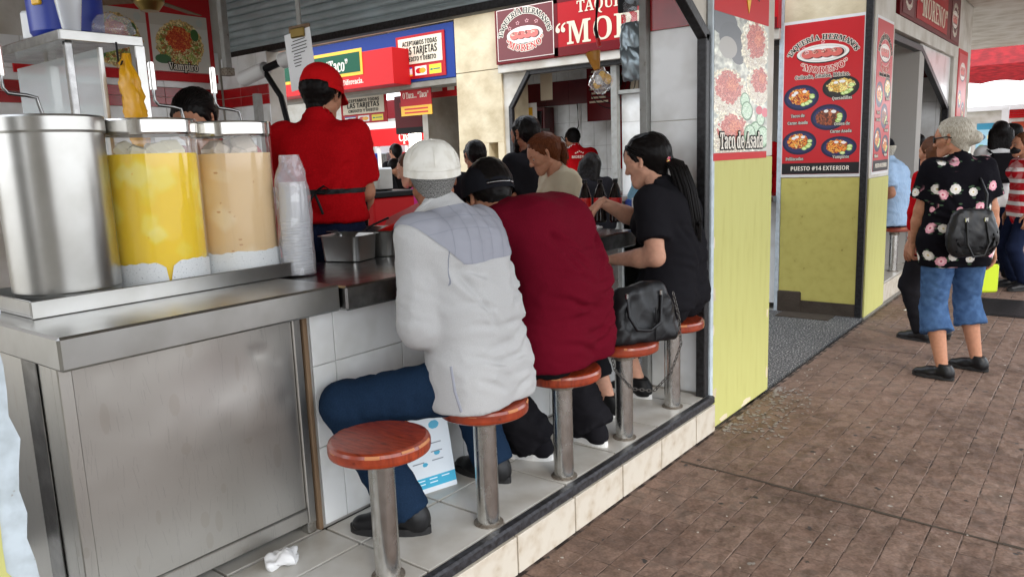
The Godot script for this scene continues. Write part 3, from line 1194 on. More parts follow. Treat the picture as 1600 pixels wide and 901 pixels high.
func cloth_folds(J: Dictionary, amp: float, sleeve: float, hem: float, sd: int) -> Array:
	var r := RandomNumberGenerator.new()
	r.seed = sd
	var o: Array = []
	var p: Array = J.spine
	var s: float = J.s
	var bk: Vector3 = -J.fw1
	for i in 2:
		var side := 1.0 if i == 0 else -1.0
		var pit: Vector3 = J.sh[i] - J.up2 * 0.13 * s
		for k in 3:   # from the armpit across the back
			var b: Vector3 = p[1] + J.lat * side * r.randf_range(-0.02, 0.08) + J.fw1 * -0.1 + J.up2 * (0.10 - 0.1 * k)
			o.append([pit, pit.lerp(b, r.randf_range(0.6, 1.0)), r.randf_range(0.011, 0.016), amp * r.randf_range(0.6, 1.0), bk])
		for k in 4:   # from the side towards the small of the back
			var y := 0.24 - 0.085 * k + r.randf_range(-0.02, 0.02)
			var a: Vector3 = p[0] + J.up0 * y + J.lat * side * 0.19 * J.g
			o.append([a, p[0] + J.up0 * (y - r.randf_range(0.03, 0.1)) + J.lat * side * r.randf_range(-0.02, 0.07), r.randf_range(0.01, 0.015), amp * r.randf_range(0.5, 0.95), bk])
		var a2: Array = J.arms[i]
		if sleeve > 0.9:
			for k in 7:
				var t := 0.55 + k * 0.13 + r.randf_range(-0.03, 0.03)
				var c: Vector3 = (a2[0] as Vector3).lerp(a2[1], t) if t < 1.0 else (a2[1] as Vector3).lerp(a2[2], t - 1.0)
				var ax: Vector3 = (a2[1] - a2[0] if t < 1.0 else a2[2] - a2[1]).normalized()
				var u := ax.cross(Vector3(r.randf_range(-1, 1), 0.3, r.randf_range(-1, 1))).normalized()
				var w := ax.cross(u)
				o.append([c + u * J.slr + ax * 0.03, c + w * J.slr - ax * 0.01, 0.012, amp])
				o.append([c - u * J.slr + ax * 0.02, c + w * J.slr - ax * 0.02, 0.011, amp * 0.8])
		else:
			for k in 2:
				var t := 0.3 + k * 0.2
				var c: Vector3 = (a2[0] as Vector3).lerp(a2[1], t)
				o.append([c - J.fw2 * 0.07 - J.lat * side * 0.03, c + J.lat * side * 0.06 - J.up2 * 0.05, 0.011, amp * 0.7])
	for k in 5:   # across the small of the back, down to the hem
		var y := -hem * 0.8 + k * 0.055 + r.randf_range(-0.012, 0.012)
		var x := r.randf_range(-0.08, 0.08)
		var w := r.randf_range(0.07, 0.15)
		o.append([p[0] + J.up0 * (y + r.randf_range(-0.02, 0.03)) + J.lat * (x - w), p[0] + J.up0 * y + J.lat * (x + w), r.randf_range(0.010, 0.015), amp * r.randf_range(0.4, 0.75), bk])
	return o

func leg_folds(J: Dictionary, amp: float) -> Array:
	var r := RandomNumberGenerator.new()
	r.seed = 5
	var o: Array = []
	for i in 2:
		var l: Array = J.legs[i]
		for k in 9:
			var t := 0.25 + k * 0.2
			var c: Vector3 = (l[0] as Vector3).lerp(l[1], t) if t < 1.0 else (l[1] as Vector3).lerp(l[2], t - 1.0)
			var ax: Vector3 = (l[1] - l[0] if t < 1.0 else l[2] - l[1]).normalized()
			var u := ax.cross(Vector3(r.randf_range(-1, 1), r.randf_range(-0.3, 0.3), r.randf_range(-1, 1))).normalized()
			var w := ax.cross(u)
			o.append([c + u * (0.1 if t < 1.0 else 0.078) + ax * 0.05, c + w * (0.1 if t < 1.0 else 0.078) - ax * 0.03, 0.014, amp * r.randf_range(0.5, 1.0)])
			o.append([c - u * (0.1 if t < 1.0 else 0.078) + ax * 0.03, c - w * (0.1 if t < 1.0 else 0.078) - ax * 0.04, 0.014, amp * r.randf_range(0.4, 0.9)])
	return o

func _ready() -> void:
	cam = Camera3D.new()
	cam.name = "camera"
	add_child(cam)
	cam.position = Vector3(0, 1.5, 0)
	cam.rotation_degrees = Vector3(-9.668, 38.176, -2.117)
	cam.fov = 41.18
	cam.near = 0.05
	cam.far = 400.0
	cam.current = true
	var env := Environment.new()
	env.background_mode = Environment.BG_SKY
	var sky := Sky.new()
	var sm := ProceduralSkyMaterial.new()
	sm.sky_top_color = C(205, 214, 226)
	sm.sky_horizon_color = C(246, 248, 250)
	sm.sky_curve = 0.25
	sm.ground_horizon_color = C(150, 148, 144)
	sm.ground_bottom_color = C(96, 92, 88)
	sm.sky_energy_multiplier = 1.6
	sky.sky_material = sm
	env.sky = sky
	env.tonemap_mode = Environment.TONE_MAPPER_LINEAR
	env.tonemap_exposure = 1.42
	env.sdfgi_enabled = true
	env.ssao_enabled = true
	env.ssil_enabled = true
	var we := WorldEnvironment.new()
	we.name = "world_environment"
	we.environment = env
	add_child(we)
	var sun := DirectionalLight3D.new()
	sun.name = "sun"
	sun.light_energy = 0.35
	sun.light_angular_distance = 14.0
	sun.light_color = Color(1.0, 0.97, 0.93)
	sun.rotation_degrees = Vector3(-38, 58, 0)
	sun.shadow_enabled = true
	add_child(sun)
	rng.seed = 11
	wrinkles = noise(6.5, 3, FastNoiseLite.TYPE_SIMPLEX_SMOOTH, 2)
	wrinkles.fractal_type = FastNoiseLite.FRACTAL_RIDGED
	strands = noise(60.0, 5, FastNoiseLite.TYPE_SIMPLEX_SMOOTH, 2)
	make_materials()
	soften()
	head_male = make_head(true)
	head_female = make_head(false)
	hand_relaxed = make_hand(22.0)
	hand_grip = make_hand(52.0)
	make_shoe()
	build_ground()
	build_platform()
	build_stall()
	build_corner_columns()
	build_neighbour()
	build_far_block()
	build_market_beyond()
	build_counter_things()
	build_hanging_things()
	build_stools()
	build_people()
	build_street_people()

func make_materials() -> void:
	M.rubber = mat(C(28, 27, 27), 0.7)
	M.white_rubber = mat(C(228, 226, 222), 0.5)
	M.eye_white = mat(C(150, 138, 128), 0.4)
	M.iris = mat(C(30, 20, 14), 0.2)
	M.lip = mat(C(150, 88, 76), 0.5)
	M.skin = tex(tri(mat(C(186, 132, 104), 0.55), Vector3.ONE * 3.0), ntex(0.02, 21, [[0.0, C(222, 222, 222)], [1.0, Color.WHITE]]), bump(0.12, 22, 3.0), 0.35)
	M.skin.subsurf_scatter_enabled = true
	M.skin.subsurf_scatter_strength = 0.08
	M.skin_dark = M.skin.duplicate()
	M.skin_dark.albedo_color = C(150, 98, 74)
	M.skin_light = M.skin.duplicate()
	M.skin_light.albedo_color = C(208, 156, 130)
	var strand_map := bump(0.035, 31, 4.0)
	M.hair_black = tex(tri(mat(C(21, 18, 17), 0.36), Vector3(26, 2.5, 26)), null, strand_map, 0.22)
	M.hair_brown = tex(tri(mat(C(84, 52, 34), 0.45), Vector3(26, 2.5, 26)), null, strand_map, 0.22)
	M.hair_red = tex(tri(mat(C(112, 62, 36), 0.45), Vector3(26, 2.5, 26)), ntex(0.02, 33, [[0.2, C(150, 140, 130)], [0.8, Color.WHITE]]), strand_map, 0.22)
	M.hair_grey = tex(tri(mat(C(206, 200, 186), 0.55), Vector3(26, 2.5, 26)), ntex(0.02, 34, [[0.2, C(160, 154, 146)], [0.7, Color.WHITE]]), strand_map, 0.3)
	M.hair_stubble = tex(tri(mat(C(176, 174, 170), 0.7), Vector3(30, 5, 30)), ntex(0.05, 35, [[0.3, C(60, 58, 58)], [0.5, C(150, 150, 150)], [0.75, C(235, 235, 235)]]), bump(0.08, 36, 4.0), 0.4)
	# cloth
	var weave := bump(0.25, 41, 5.0)
	var fleece := bump(0.09, 42, 9.0)
	M.fleece = tex(tri(mat(C(194, 193, 191), 0.95), Vector3.ONE * 7.0), ntex(0.11, 43, [[0.25, C(222, 222, 224)], [0.7, Color.WHITE]]), fleece, 0.7)
	M.quilt = tex(tri(mat(C(148, 149, 157), 0.6), Vector3.ONE * 6.0), null, weave, 0.3)
	M.navy = tex(tri(mat(C(34, 52, 74), 0.8), Vector3.ONE * 6.0), ntex(0.05, 45, [[0.3, C(215, 215, 220)], [0.8, Color.WHITE]]), weave, 0.3)
	M.maroon = tex(tri(mat(C(112, 19, 38), 0.85), Vector3(3, 6, 3)), ntex(0.16, 46, [[0.3, C(176, 150, 160)], [0.65, Color.WHITE]]), weave, 0.25)
	M.black_cloth = tex(tri(mat(C(30, 29, 32), 0.85), Vector3.ONE * 6.0), null, weave, 0.3)
	M.red_cloth = tex(tri(mat(C(178, 17, 24), 0.85), Vector3.ONE * 6.0), ntex(0.03, 47, [[0.3, C(225, 220, 220)], [0.8, Color.WHITE]]), weave, 0.25)
	M.awning = tex(tri(mat(C(150, 18, 24), 0.9), Vector3(0.4, 3.0, 0.4)), ntex(0.02, 49, [[0.3, C(190, 180, 180)], [0.7, Color.WHITE]]))
	M.pink_cloth = tex(tri(mat(C(206, 62, 138), 0.85), Vector3.ONE * 6.0), null, weave, 0.25)
	M.beige_cloth = tex(tri(mat(C(186, 174, 150), 0.9), Vector3.ONE * 6.0), null, weave, 0.3)
	M.white_cloth = tex(tri(mat(C(222, 222, 222), 0.85), Vector3.ONE * 6.0), null, weave, 0.3)
	M.cap_white = tex(tri(mat(C(228, 225, 216), 0.9), Vector3.ONE * 5.0), ntex(0.008, 48, [[0.2, C(238, 236, 232)], [0.6, Color.WHITE]]), weave, 0.3)
	M.cap_black = tex(tri(mat(C(30, 30, 34), 0.8), Vector3.ONE * 9.0), null, weave, 0.3)
	M.cap_red = tex(tri(mat(C(200, 24, 28), 0.75), Vector3.ONE * 9.0), null, weave, 0.3)
	M.denim = tex(tri(mat(C(78, 106, 144), 0.85), Vector3.ONE * 2.6), ntex(0.012, 50, [[0.1, C(176, 182, 192)], [0.5, C(222, 224, 228)], [0.9, Color.WHITE]]), weave, 0.4)
	M.denim_dark = tex(tri(mat(C(34, 42, 66), 0.85), Vector3.ONE * 5.0), ntex(0.05, 51, [[0.2, C(170, 170, 175)], [0.8, Color.WHITE]]), weave, 0.3)
	var ck := Image.create(64, 64, false, Image.FORMAT_RGB8)
	ck.fill(C(172, 198, 226))
	for k in 8:
		ck.fill_rect(Rect2i(k * 8, 0, 2, 64), C(130, 164, 204))
		ck.fill_rect(Rect2i(0, k * 8, 64, 1), C(206, 222, 238))
	M.blue_shirt = tex(tri(mat(Color.WHITE, 0.85), Vector3.ONE * 11.0), ImageTexture.create_from_image(ck), weave, 0.25)
	var st := Image.create(64, 64, false, Image.FORMAT_RGB8)
	st.fill(C(190, 30, 40))
	st.fill_rect(Rect2i(0, 0, 64, 22), C(232, 226, 224))
	M.striped = tex(tri(mat(Color.WHITE, 0.85), Vector3.ONE * 9.0), ImageTexture.create_from_image(st), weave, 0.25)
	var lg := Image.create(128, 128, false, Image.FORMAT_RGB8)
	lg.fill(C(30, 34, 66))
	var r := RandomNumberGenerator.new()
	r.seed = 9
	for k in 120:
		var v := r.randi_range(110, 200)
		fill_ellipse(lg, r.randf() * 128, r.randf() * 128, r.randf_range(1, 5), r.randf_range(1, 4), C(v, v, v + 20))
	M.legging = tex(tri(mat(Color.WHITE, 0.8), Vector3.ONE * 7.0), ImageTexture.create_from_image(lg))
	var fl := Image.create(512, 512, false, Image.FORMAT_RGB8)
	fl.fill(C(20, 19, 24))
	for k in 12:
		var x := (k % 4) * 128 + r.randf_range(30, 100)
		var y := (k / 4) * 128 + r.randf_range(30, 100)
		for l in 5:
			var a := r.randf() * TAU
			fill_ellipse(fl, x + cos(a) * 44, y + sin(a) * 44, 15, 7, C(70, 90, 70))
		var pink := k % 3 != 0
		var rad := r.randf_range(22, 40)
		for l in 9:
			var a := TAU * l / 9.0
			fill_ellipse(fl, x + cos(a) * rad * 0.62, y + sin(a) * rad * 0.62, rad * 0.42, rad * 0.42, C(226, 160, 174) if pink else C(228, 222, 216))
		for l in 7:
			var a := TAU * l / 7.0 + 0.3
			fill_ellipse(fl, x + cos(a) * rad * 0.32, y + sin(a) * rad * 0.32, rad * 0.28, rad * 0.28, C(240, 196, 200) if pink else C(244, 240, 232))
		fill_ellipse(fl, x, y, rad * 0.22, rad * 0.22, C(196, 84, 110) if pink else C(220, 200, 150))
	M.floral = tex(tri(mat(C(240, 240, 240), 0.8), Vector3.ONE * 2.4), ImageTexture.create_from_image(fl), weave, 0.2)
	M.leather = tex(tri(mat(C(22, 22, 24), 0.38), Vector3.ONE * 6.0), null, bump(0.09, 55, 5.0), 0.35)
	M.black_gloss = mat(C(16, 16, 17), 0.3)
	M.floral.uv1_triplanar_sharpness = 12.0
	# metal
	var smear := ntex(0.008, 62, [[0.2, C(76, 76, 76)], [0.8, C(96, 96, 96)]])
	M.steel = tex(tri(mat(C(182, 181, 178), 0.3, 1.0), Vector3(1.2, 1.2, 1.2)), ntex(0.01, 63, [[0.2, C(240, 239, 237)], [0.8, Color.WHITE]]))
	M.steel_panel = tex(tri(mat(C(192, 189, 184), 0.36, 1.0), Vector3(3.0, 0.6, 3.0)), ntex(0.01, 65, [[0.2, C(250, 249, 248)], [0.8, Color.WHITE]]))
	var sc := Image.create(512, 512, false, Image.FORMAT_RGB8)
	sc.fill(C(250, 250, 249))
	for k in 420:
		var x := r.randf() * 512
		var y := r.randf() * 512
		var ln := r.randf_range(6, 60)
		var dx := r.randf_range(-0.25, 0.25)
		var v := r.randi_range(222, 255)
		for q in int(ln):
			sc.set_pixel(posmod(int(x + dx * q), 512), posmod(int(y + q), 512), C(v, v, v))
	for k in 14:
		fill_ellipse(sc, r.randf() * 512, r.randf() * 512, r.randf_range(4, 14), r.randf_range(10, 40), C(243, 241, 238))
	M.steel_panel.albedo_texture = ImageTexture.create_from_image(sc)
	M.steel_panel.uv1_scale = Vector3.ONE * 1.6
	M.steel_dark = tex(tri(mat(C(150, 149, 148), 0.7, 1.0), Vector3(2, 2, 2)), ntex(0.014, 66, [[0.2, C(216, 216, 216)], [0.8, Color.WHITE]]), null, 0.0, smear)
	M.steel_post = tex(tri(mat(C(212, 211, 208), 0.75, 1.0), Vector3(3, 1.5, 3)), ntex(0.02, 67, [[0.12, C(222, 219, 215)], [0.5, C(242, 241, 239)], [0.9, Color.WHITE]]), null, 0.0, smear)
	M.chrome = mat(C(210, 208, 204), 0.16, 1.0)
	M.rust_steel = tex(tri(mat(C(150, 142, 132), 0.6, 0.7), Vector3.ONE * 4.0), ntex(0.03, 68, [[0.16, C(140, 104, 80)], [0.3, C(214, 208, 200)], [0.9, Color.WHITE]]))
	M.black_metal = tex(tri(mat(C(44, 43, 45), 0.42, 0.35), Vector3.ONE * 3.0), ntex(0.02, 69, [[0.2, C(170, 165, 160)], [0.7, Color.WHITE]]), bump(0.03, 70, 4.0), 0.3)
	M.shutter = tex(tri(mat(C(192, 206, 210), 0.45, 0.25), Vector3(0.5, 3.0, 3.0)), ntex(0.01, 71, [[0.2, C(222, 221, 219)], [0.8, Color.WHITE]]))
	M.brass = mat(C(150, 128, 74), 0.35, 0.9)
	# building
	var stain := ntex(0.006, 81, [[0.12, C(222, 217, 209)], [0.5, C(243, 241, 237)], [0.8, Color.WHITE]])
	M.tile_white = tex(tri(mat(C(238, 239, 238), 0.22), Vector3.ONE * 0.8, true), ntex(0.006, 82, [[0.1, C(226, 224, 220)], [0.6, Color.WHITE]]), bump(0.006, 83, 2.0), 0.2)
	M.tile_red = tex(tri(mat(C(176, 26, 30), 0.22), Vector3.ONE * 0.8, true), ntex(0.006, 84, [[0.1, C(215, 210, 210)], [0.6, Color.WHITE]]))
	M.tile_maroon = tex(tri(mat(C(104, 24, 26), 0.3), Vector3.ONE * 0.8, true), stain)
	M.grout = mat(C(74, 68, 62), 0.9)
	M.grout_white = mat(C(176, 172, 166), 0.9)
	var ft := tri(mat(C(205, 202, 196), 0.3), Vector3.ONE * 0.9, true)
	M.floor_tile = tex(ft, ntex(0.008, 85, [[0.15, C(226, 222, 216)], [0.55, C(245, 244, 241)], [0.85, Color.WHITE]]), bump(0.01, 86, 2.0), 0.15)
	M.floor_tile_b = M.floor_tile.duplicate()
	M.floor_tile_b.albedo_color = C(196, 193, 187)
	M.fascia = tex(tri(mat(C(204, 195, 180), 0.4), Vector3.ONE * 1.6, true), ntex(0.012, 87, [[0.06, C(222, 212, 200)], [0.25, C(243, 239, 234)], [0.6, Color.WHITE]]))
	M.plaster = tex(tri(mat(C(222, 208, 178), 0.85), Vector3.ONE * 0.7, true), stain, bump(0.03, 88, 4.0), 0.3)
	M.plaster_white = tex(tri(mat(C(214, 210, 202), 0.85), Vector3.ONE * 0.7, true), stain, bump(0.03, 89, 4.0), 0.25)
	M.plaster_grey = tex(tri(mat(C(150, 148, 142), 0.9), Vector3.ONE * 0.7, true), stain, bump(0.03, 90, 4.0), 0.3)
	M.concrete = tex(tri(mat(C(178, 172, 162), 0.9), Vector3.ONE * 0.6, true), stain, bump(0.03, 91, 5.0), 0.3)
	M.yellow = tex(tri(mat(C(195, 192, 120), 0.6), Vector3(2.2, 0.35, 2.2), true), ntex(0.012, 92, [[0.04, C(244, 242, 236)], [0.3, C(252, 251, 249)], [0.8, Color.WHITE]]), bump(0.012, 93, 3.0), 0.2)
	M.yellow_dirty = tex(tri(mat(C(198, 188, 106), 0.65), Vector3.ONE * 1.3, true), ntex(0.012, 94, [[0.03, C(176, 166, 148)], [0.12, C(242, 239, 233)], [0.4, C(250, 249, 247)], [0.8, Color.WHITE]]), bump(0.012, 95, 3.0), 0.25)
	M.peeled = tex(tri(mat(C(196, 206, 212), 0.7), Vector3.ONE * 2.2, true), ntex(0.012, 96, [[0.06, C(160, 134, 112)], [0.11, C(228, 228, 226)], [0.7, Color.WHITE]]), bump(0.02, 97, 4.0), 0.25)
	M.grey_paint = tex(tri(mat(C(150, 150, 146), 0.6), Vector3.ONE * 1.5, true), ntex(0.015, 98, [[0.05, C(160, 152, 142)], [0.14, C(236, 234, 231)], [0.7, Color.WHITE]]))
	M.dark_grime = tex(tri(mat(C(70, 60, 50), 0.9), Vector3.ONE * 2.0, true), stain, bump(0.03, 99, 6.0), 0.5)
	M.blue_paint = mat(C(28, 58, 132), 0.5)
	M.red_paint = mat(C(196, 30, 34), 0.45)
	M.green_paint = mat(C(16, 78, 56), 0.5)
	M.gold_paint = mat(C(232, 178, 40), 0.5)
	M.maroon_board = mat(C(104, 16, 24), 0.35)
	M.crimson_board = mat(C(176, 22, 30), 0.35)
	M.ink_white = mat(C(236, 228, 212), 0.5)
	M.ink_black = mat(C(18, 16, 16), 0.5)
	M.ink_red = mat(C(196, 30, 32), 0.5)
	M.ink_blue = mat(C(34, 60, 150), 0.5)
	M.paper = mat(C(232, 232, 232), 0.8)
	M.cream_print = mat(C(226, 214, 190), 0.5)
	M.wood_seat = tex(tri(mat(C(160, 62, 30), 0.3), Vector3(1.2, 1.2, 6.0)), ntex(0.02, 101, [[0.12, C(120, 84, 66)], [0.2, C(196, 180, 170)], [0.6, C(235, 225, 220)], [0.86, Color.WHITE], [0.93, C(255, 236, 200)]]), bump(0.02, 102, 3.0), 0.25)
	M.wood_seat.clearcoat_enabled = true
	M.wood_seat.clearcoat = 0.5
	M.wood_seat.clearcoat_roughness = 0.25
	M.wood_raw = tex(tri(mat(C(128, 104, 80), 0.8), Vector3(8, 1, 8)), stain)
	M.plastic_blue = mat(C(24, 50, 150), 0.35)
	M.plastic_white = mat(C(226, 226, 224), 0.4)
	M.plastic_black = mat(C(24, 24, 25), 0.45)
	M.plastic_red = mat(C(206, 30, 26), 0.35)
	M.plastic_yellow = mat(C(236, 180, 24), 0.4)
	M.acrylic = pane(C(240, 240, 236), 0.06, 0.03)
	M.film = pane(C(240, 240, 244), 0.16, 0.08)
	M.cup_clear = pane(C(236, 238, 240), 0.34, 0.12)
	M.glass = pane(C(225, 232, 232), 0.14, 0.03)
	M.asphalt = tex(tri(mat(C(84, 82, 80), 0.95), Vector3.ONE * 0.5, true), stain, bump(0.2, 103, 5.0), 0.4)
	M.pebble = tex(tri(mat(Color.WHITE, 0.75), Vector3.ONE * 1.3, true), ntex(0.13, 104, [[0.25, C(44, 44, 46)], [0.45, C(98, 98, 98)], [0.62, C(140, 138, 134)], [0.8, C(186, 184, 178)]], FastNoiseLite.TYPE_CELLULAR, 512, 1), bump(0.13, 104, 6.0, FastNoiseLite.TYPE_CELLULAR, 512, 1), 0.4)
	M.foliage = mat(C(52, 84, 40), 0.6)
	M.terracotta = mat(C(150, 92, 62), 0.8)
	# pavers: brown stamped concrete, trodden gum spots and dirt
	var n := 1024
	var a := noise(0.004, 111).get_seamless_image(n, n).get_data()
	var b := noise(0.03, 112).get_seamless_image(n, n).get_data()
	var d := noise(0.22, 113, FastNoiseLite.TYPE_SIMPLEX, 3).get_seamless_image(n, n).get_data()
	var px := PackedByteArray()
	px.resize(n * n * 3)
	for i in n * n:
		var t := 1.02 + (a[i] - 128) * 0.0013 + (b[i] - 128) * 0.0012 + (d[i] - 128) * 0.0011
		var dirt := clampf((b[i] + a[i] * 0.7 - 246) * 0.006, 0.0, 0.42)
		px[i * 3] = clampi(int(lerpf(121.0 * t, 72.0, dirt)), 0, 255)
		px[i * 3 + 1] = clampi(int(lerpf(100.0 * t, 64.0, dirt)), 0, 255)
		px[i * 3 + 2] = clampi(int(lerpf(88.0 * t, 58.0, dirt)), 0, 255)
	var im := Image.create_from_data(n, n, false, Image.FORMAT_RGB8, px)
	for k in 240:
		var x := r.randf() * n
		var y := r.randf() * n
		var rad := r.randf_range(1.2, 4.2)
		var dark := r.randf() < 0.9 
		for l in 3:
			fill_ellipse(im, x + r.randf_range(-0.6, 0.6) * rad, y + r.randf_range(-0.6, 0.6) * rad, rad * r.randf_range(0.5, 0.9), rad * r.randf_range(0.4, 0.8), C(64, 60, 58) if dark else C(150, 143, 134))
	M.paver = tex(tri(mat(Color.WHITE, 0.62), Vector3.ONE * 0.27, true), ImageTexture.create_from_image(im), bump(0.05, 114, 6.0), 0.35)
	M.paver_b = M.paver.duplicate()
	M.paver_b.albedo_color = C(247, 244, 243)
	M.paver_c = M.paver.duplicate()
	M.paver_c.albedo_color = C(240, 238, 239)
	M.paver_joint = tex(tri(mat(C(116, 97, 86), 0.95), Vector3.ONE * 1.1, true), ntex(0.02, 115, [[0.3, C(120, 116, 112)], [0.6, Color.WHITE]]))

func soften() -> void:
	for k in ["fleece", "quilt", "navy", "maroon", "black_cloth", "red_cloth", "pink_cloth", "beige_cloth", "white_cloth", "cap_white", "cap_black", "cap_red", "denim", "denim_dark", "blue_shirt", "striped", "legging", "floral"]:
		M[k].metallic_specular = 0.12
	for k in ["hair_black", "hair_brown", "hair_red", "hair_grey", "hair_stubble"]:
		M[k].metallic_specular = 0.2
	for k in ["skin", "skin_dark", "skin_light", "paver", "paver_b", "paver_c", "plaster", "yellow", "yellow_dirty", "red_paint", "blue_paint", "green_paint", "maroon_board", "crimson_board", "ink_black", "plastic_black"]:
		M[k].metallic_specular = 0.3
	M.leather.metallic_specular = 0.4

func in_view(p: Vector3, margin := 1.04) -> bool:
	var q := cam.transform.affine_inverse() * p
	if q.z > -0.1:
		return false
	var t := tan(deg_to_rad(cam.fov * 0.5))
	return absf(q.y / -q.z) < t * margin and absf(q.x / -q.z) < t * 1.7778 * margin

# ---------------------------------------------------------------- ground
func build_ground() -> void:
	var mb := MB.new()
	mb.box(Vector3(0, -0.35, 0), Vector3(600, 0.4, 600))
	struct("ground", mb, M.concrete)
	mb = MB.new()
	mb.box(Vector3(8.4, -0.138, 0), Vector3(12, 0.02, 160))
	struct("road", mb, M.asphalt)
	mb = MB.new()
	mb.box(Vector3(2.28, -0.07, 0), Vector3(0.2, 0.15, 160), 0.015)
	struct("kerb", mb, M.concrete)
	mb = MB.new()
	mb.box(Vector3(0.28, -0.0783, -30), Vector3(3.8, 0.15, 80))
	var walk := struct("sidewalk", mb, M.paver_joint)
	# pavers of the stamped pavement, near ones singly, far ones joined
	var r := RandomNumberGenerator.new()
	r.seed = 4
	var cells: Array = []
	var pitch := 0.113
	var zs: Array = []
	var z := -1.2
	while z > -34.0:
		zs.append(z)
		z -= pitch if z > -20.0 else 0.5
	for j in zs.size():
		var zz: float = zs[j]
		for i in 34:
			var x := -1.6 + pitch * 0.5 + i * pitch
			cells.append(Vector3(x, 0, zz))
	var near := cells.filter(func(p): return in_view(p) and p.x < 0.7 and p.z > -6.5)
	near.sort_custom(func(p, q): return p.distance_squared_to(cam.position) < q.distance_squared_to(cam.position))
	near = near.slice(0, 300)
	var chosen := {}
	for p in near:
		chosen[p] = true
	var variants: Array = []
	for k in 8:
		variants.append(paver(r, pitch).mesh())
	var tones := [M.paver, M.paver, M.paver_b, M.paver_c]
	for p in near:
		var o := part_mesh("paving_stone", variants[r.randi() % 8], tones[r.randi() % 4], walk, p + Vector3(0, -0.0012 + r.randf_range(-0.0012, 0.0008), 0))
		o.rotation.y = r.randf_range(-0.012, 0.012)
	var far := MB.new()
	for p in cells:
		if chosen.has(p) or (p.z > -3.0 and p.x > 0.8):
			continue
		var s := pitch - r.randf_range(0.002, 0.005)
		var y := -0.001 + r.randf_range(-0.0012, 0.0008)
		var zl := s if p.z > -20.0 else 0.49
		var a: Vector3 = p + Vector3(-s * 0.5, y, zl * 0.5)
		var e := 0.003
		far.quad(a + Vector3(e, 0, -e), a + Vector3(s - e, 0, -e), a + Vector3(s - e, 0, -zl + e), a + Vector3(e, 0, -zl + e))
		var dn := Vector3(0, -0.003, 0)
		far.quad(a + dn, a + dn + Vector3(s, 0, 0), a + Vector3(s - e, 0, -e), a + Vector3(e, 0, -e))
		far.quad(a + dn + Vector3(s, 0, 0), a + dn + Vector3(s, 0, -zl), a + Vector3(s - e, 0, -zl + e), a + Vector3(s - e, 0, -e))
	tag(part("paving_stones", far, M.paver, walk), "", "", "", "stuff")
	mb = MB.new()   # the straight joint across the pavement
	for k in 24:
		var x := -1.58 + k * 0.15
		mb.box(Vector3(x + 0.075, 0.0006, -3.205 + x * 0.06 + rng.randf_range(-0.003, 0.003)), Vector3(0.15, 0.003, 0.014 + rng.randf_range(-0.004, 0.004)), 0.001, Basis(Vector3.UP, -0.06))
	part("control_joint", mb, M.dark_grime, walk)
	var rs := RandomNumberGenerator.new()
	rs.seed = 23
	var spill := MB.new()
	for k in 260:
		var u := rs.randf()
		var at := Vector3(-1.58 + pow(rs.randf(), 2.0) * 0.3, 0.0012 + rs.randf() * 0.0005, -4.75 + u * 0.95)
		var pl := PackedVector2Array()
		var rad := rs.randf_range(0.003, 0.015)
		for q in 8:
			var a := TAU * q / 8.0
			pl.append(Vector2(cos(a) * rad * rs.randf_range(0.5, 1.2), sin(a) * rad * rs.randf_range(0.5, 1.2)))
		spill.prism(pl, 0.0, 0.0007, Transform3D(Basis(Vector3.RIGHT, -PI / 2), at))
	tag(part("dried_paint_spots", spill, mat(C(138, 130, 124), 0.8), walk), "", "", "", "stuff")
	var fleck := MB.new()
	for k in 220:
		var at := Vector3(-1.55 + pow(rs.randf(), 1.6) * 2.2, 0.001, -1.8 - rs.randf() * 7.0)
		var rad := rs.randf_range(0.002, 0.007)
		var pl := PackedVector2Array()
		for q in 5:
			var a := TAU * q / 5.0
			pl.append(Vector2(cos(a) * rad * rs.randf_range(0.5, 1.3), sin(a) * rad * rs.randf_range(0.5, 1.3)))
		fleck.prism(pl, 0.0, 0.0015, Transform3D(Basis(Vector3.RIGHT, -PI / 2), at))
	tag(part("litter_flecks", fleck, mat(C(176, 168, 156), 0.9), walk), "", "", "", "stuff")
	# utility covers let into the pavement, passage floor, dark rubber mat
	mb = MB.new()
	mb.box(Vector3(-1.28, 0.001, -6.38), Vector3(0.5, 0.012, 0.78), 0.004)
	single("utility_cover", mb, M.paver_b, "brown square cover slab set in the sidewalk before the yellow poster column", "utility cover")
	mb = MB.new()
	for k in 22:
		mb.box(Vector3(-0.45, 0.006, -7.7 - k * 0.036), Vector3(0.95, 0.012, 0.022), 0.002)
	mb.box(Vector3(-0.45, 0.002, -8.08), Vector3(1.0, 0.008, 0.84))
	single("drain_grate", mb, M.black_metal, "dark ribbed metal drain grate across the sidewalk behind the lady in the floral blouse", "drain grate")
	mb = MB.new()
	mb.box(Vector3(-5.9, -0.04, -5.85), Vector3(8.5, 0.09, 2.39))
	struct("passage_floor", mb, M.pebble)
	mb = MB.new()
	mb.box(Vector3(-9.4, -0.08, -12.5), Vector3(15.5, 0.14, 10.8))
	struct("market_floor", mb, M.floor_tile_b)
	mb = MB.new()
	mb.box(Vector3(-2.1, 0.009, -6.9), Vector3(0.46, 0.012, 0.22), 0.004)
	single("door_mat", mb, M.dark_grime, "small dark mat on the pebble floor at the foot of the yellow column", "mat")
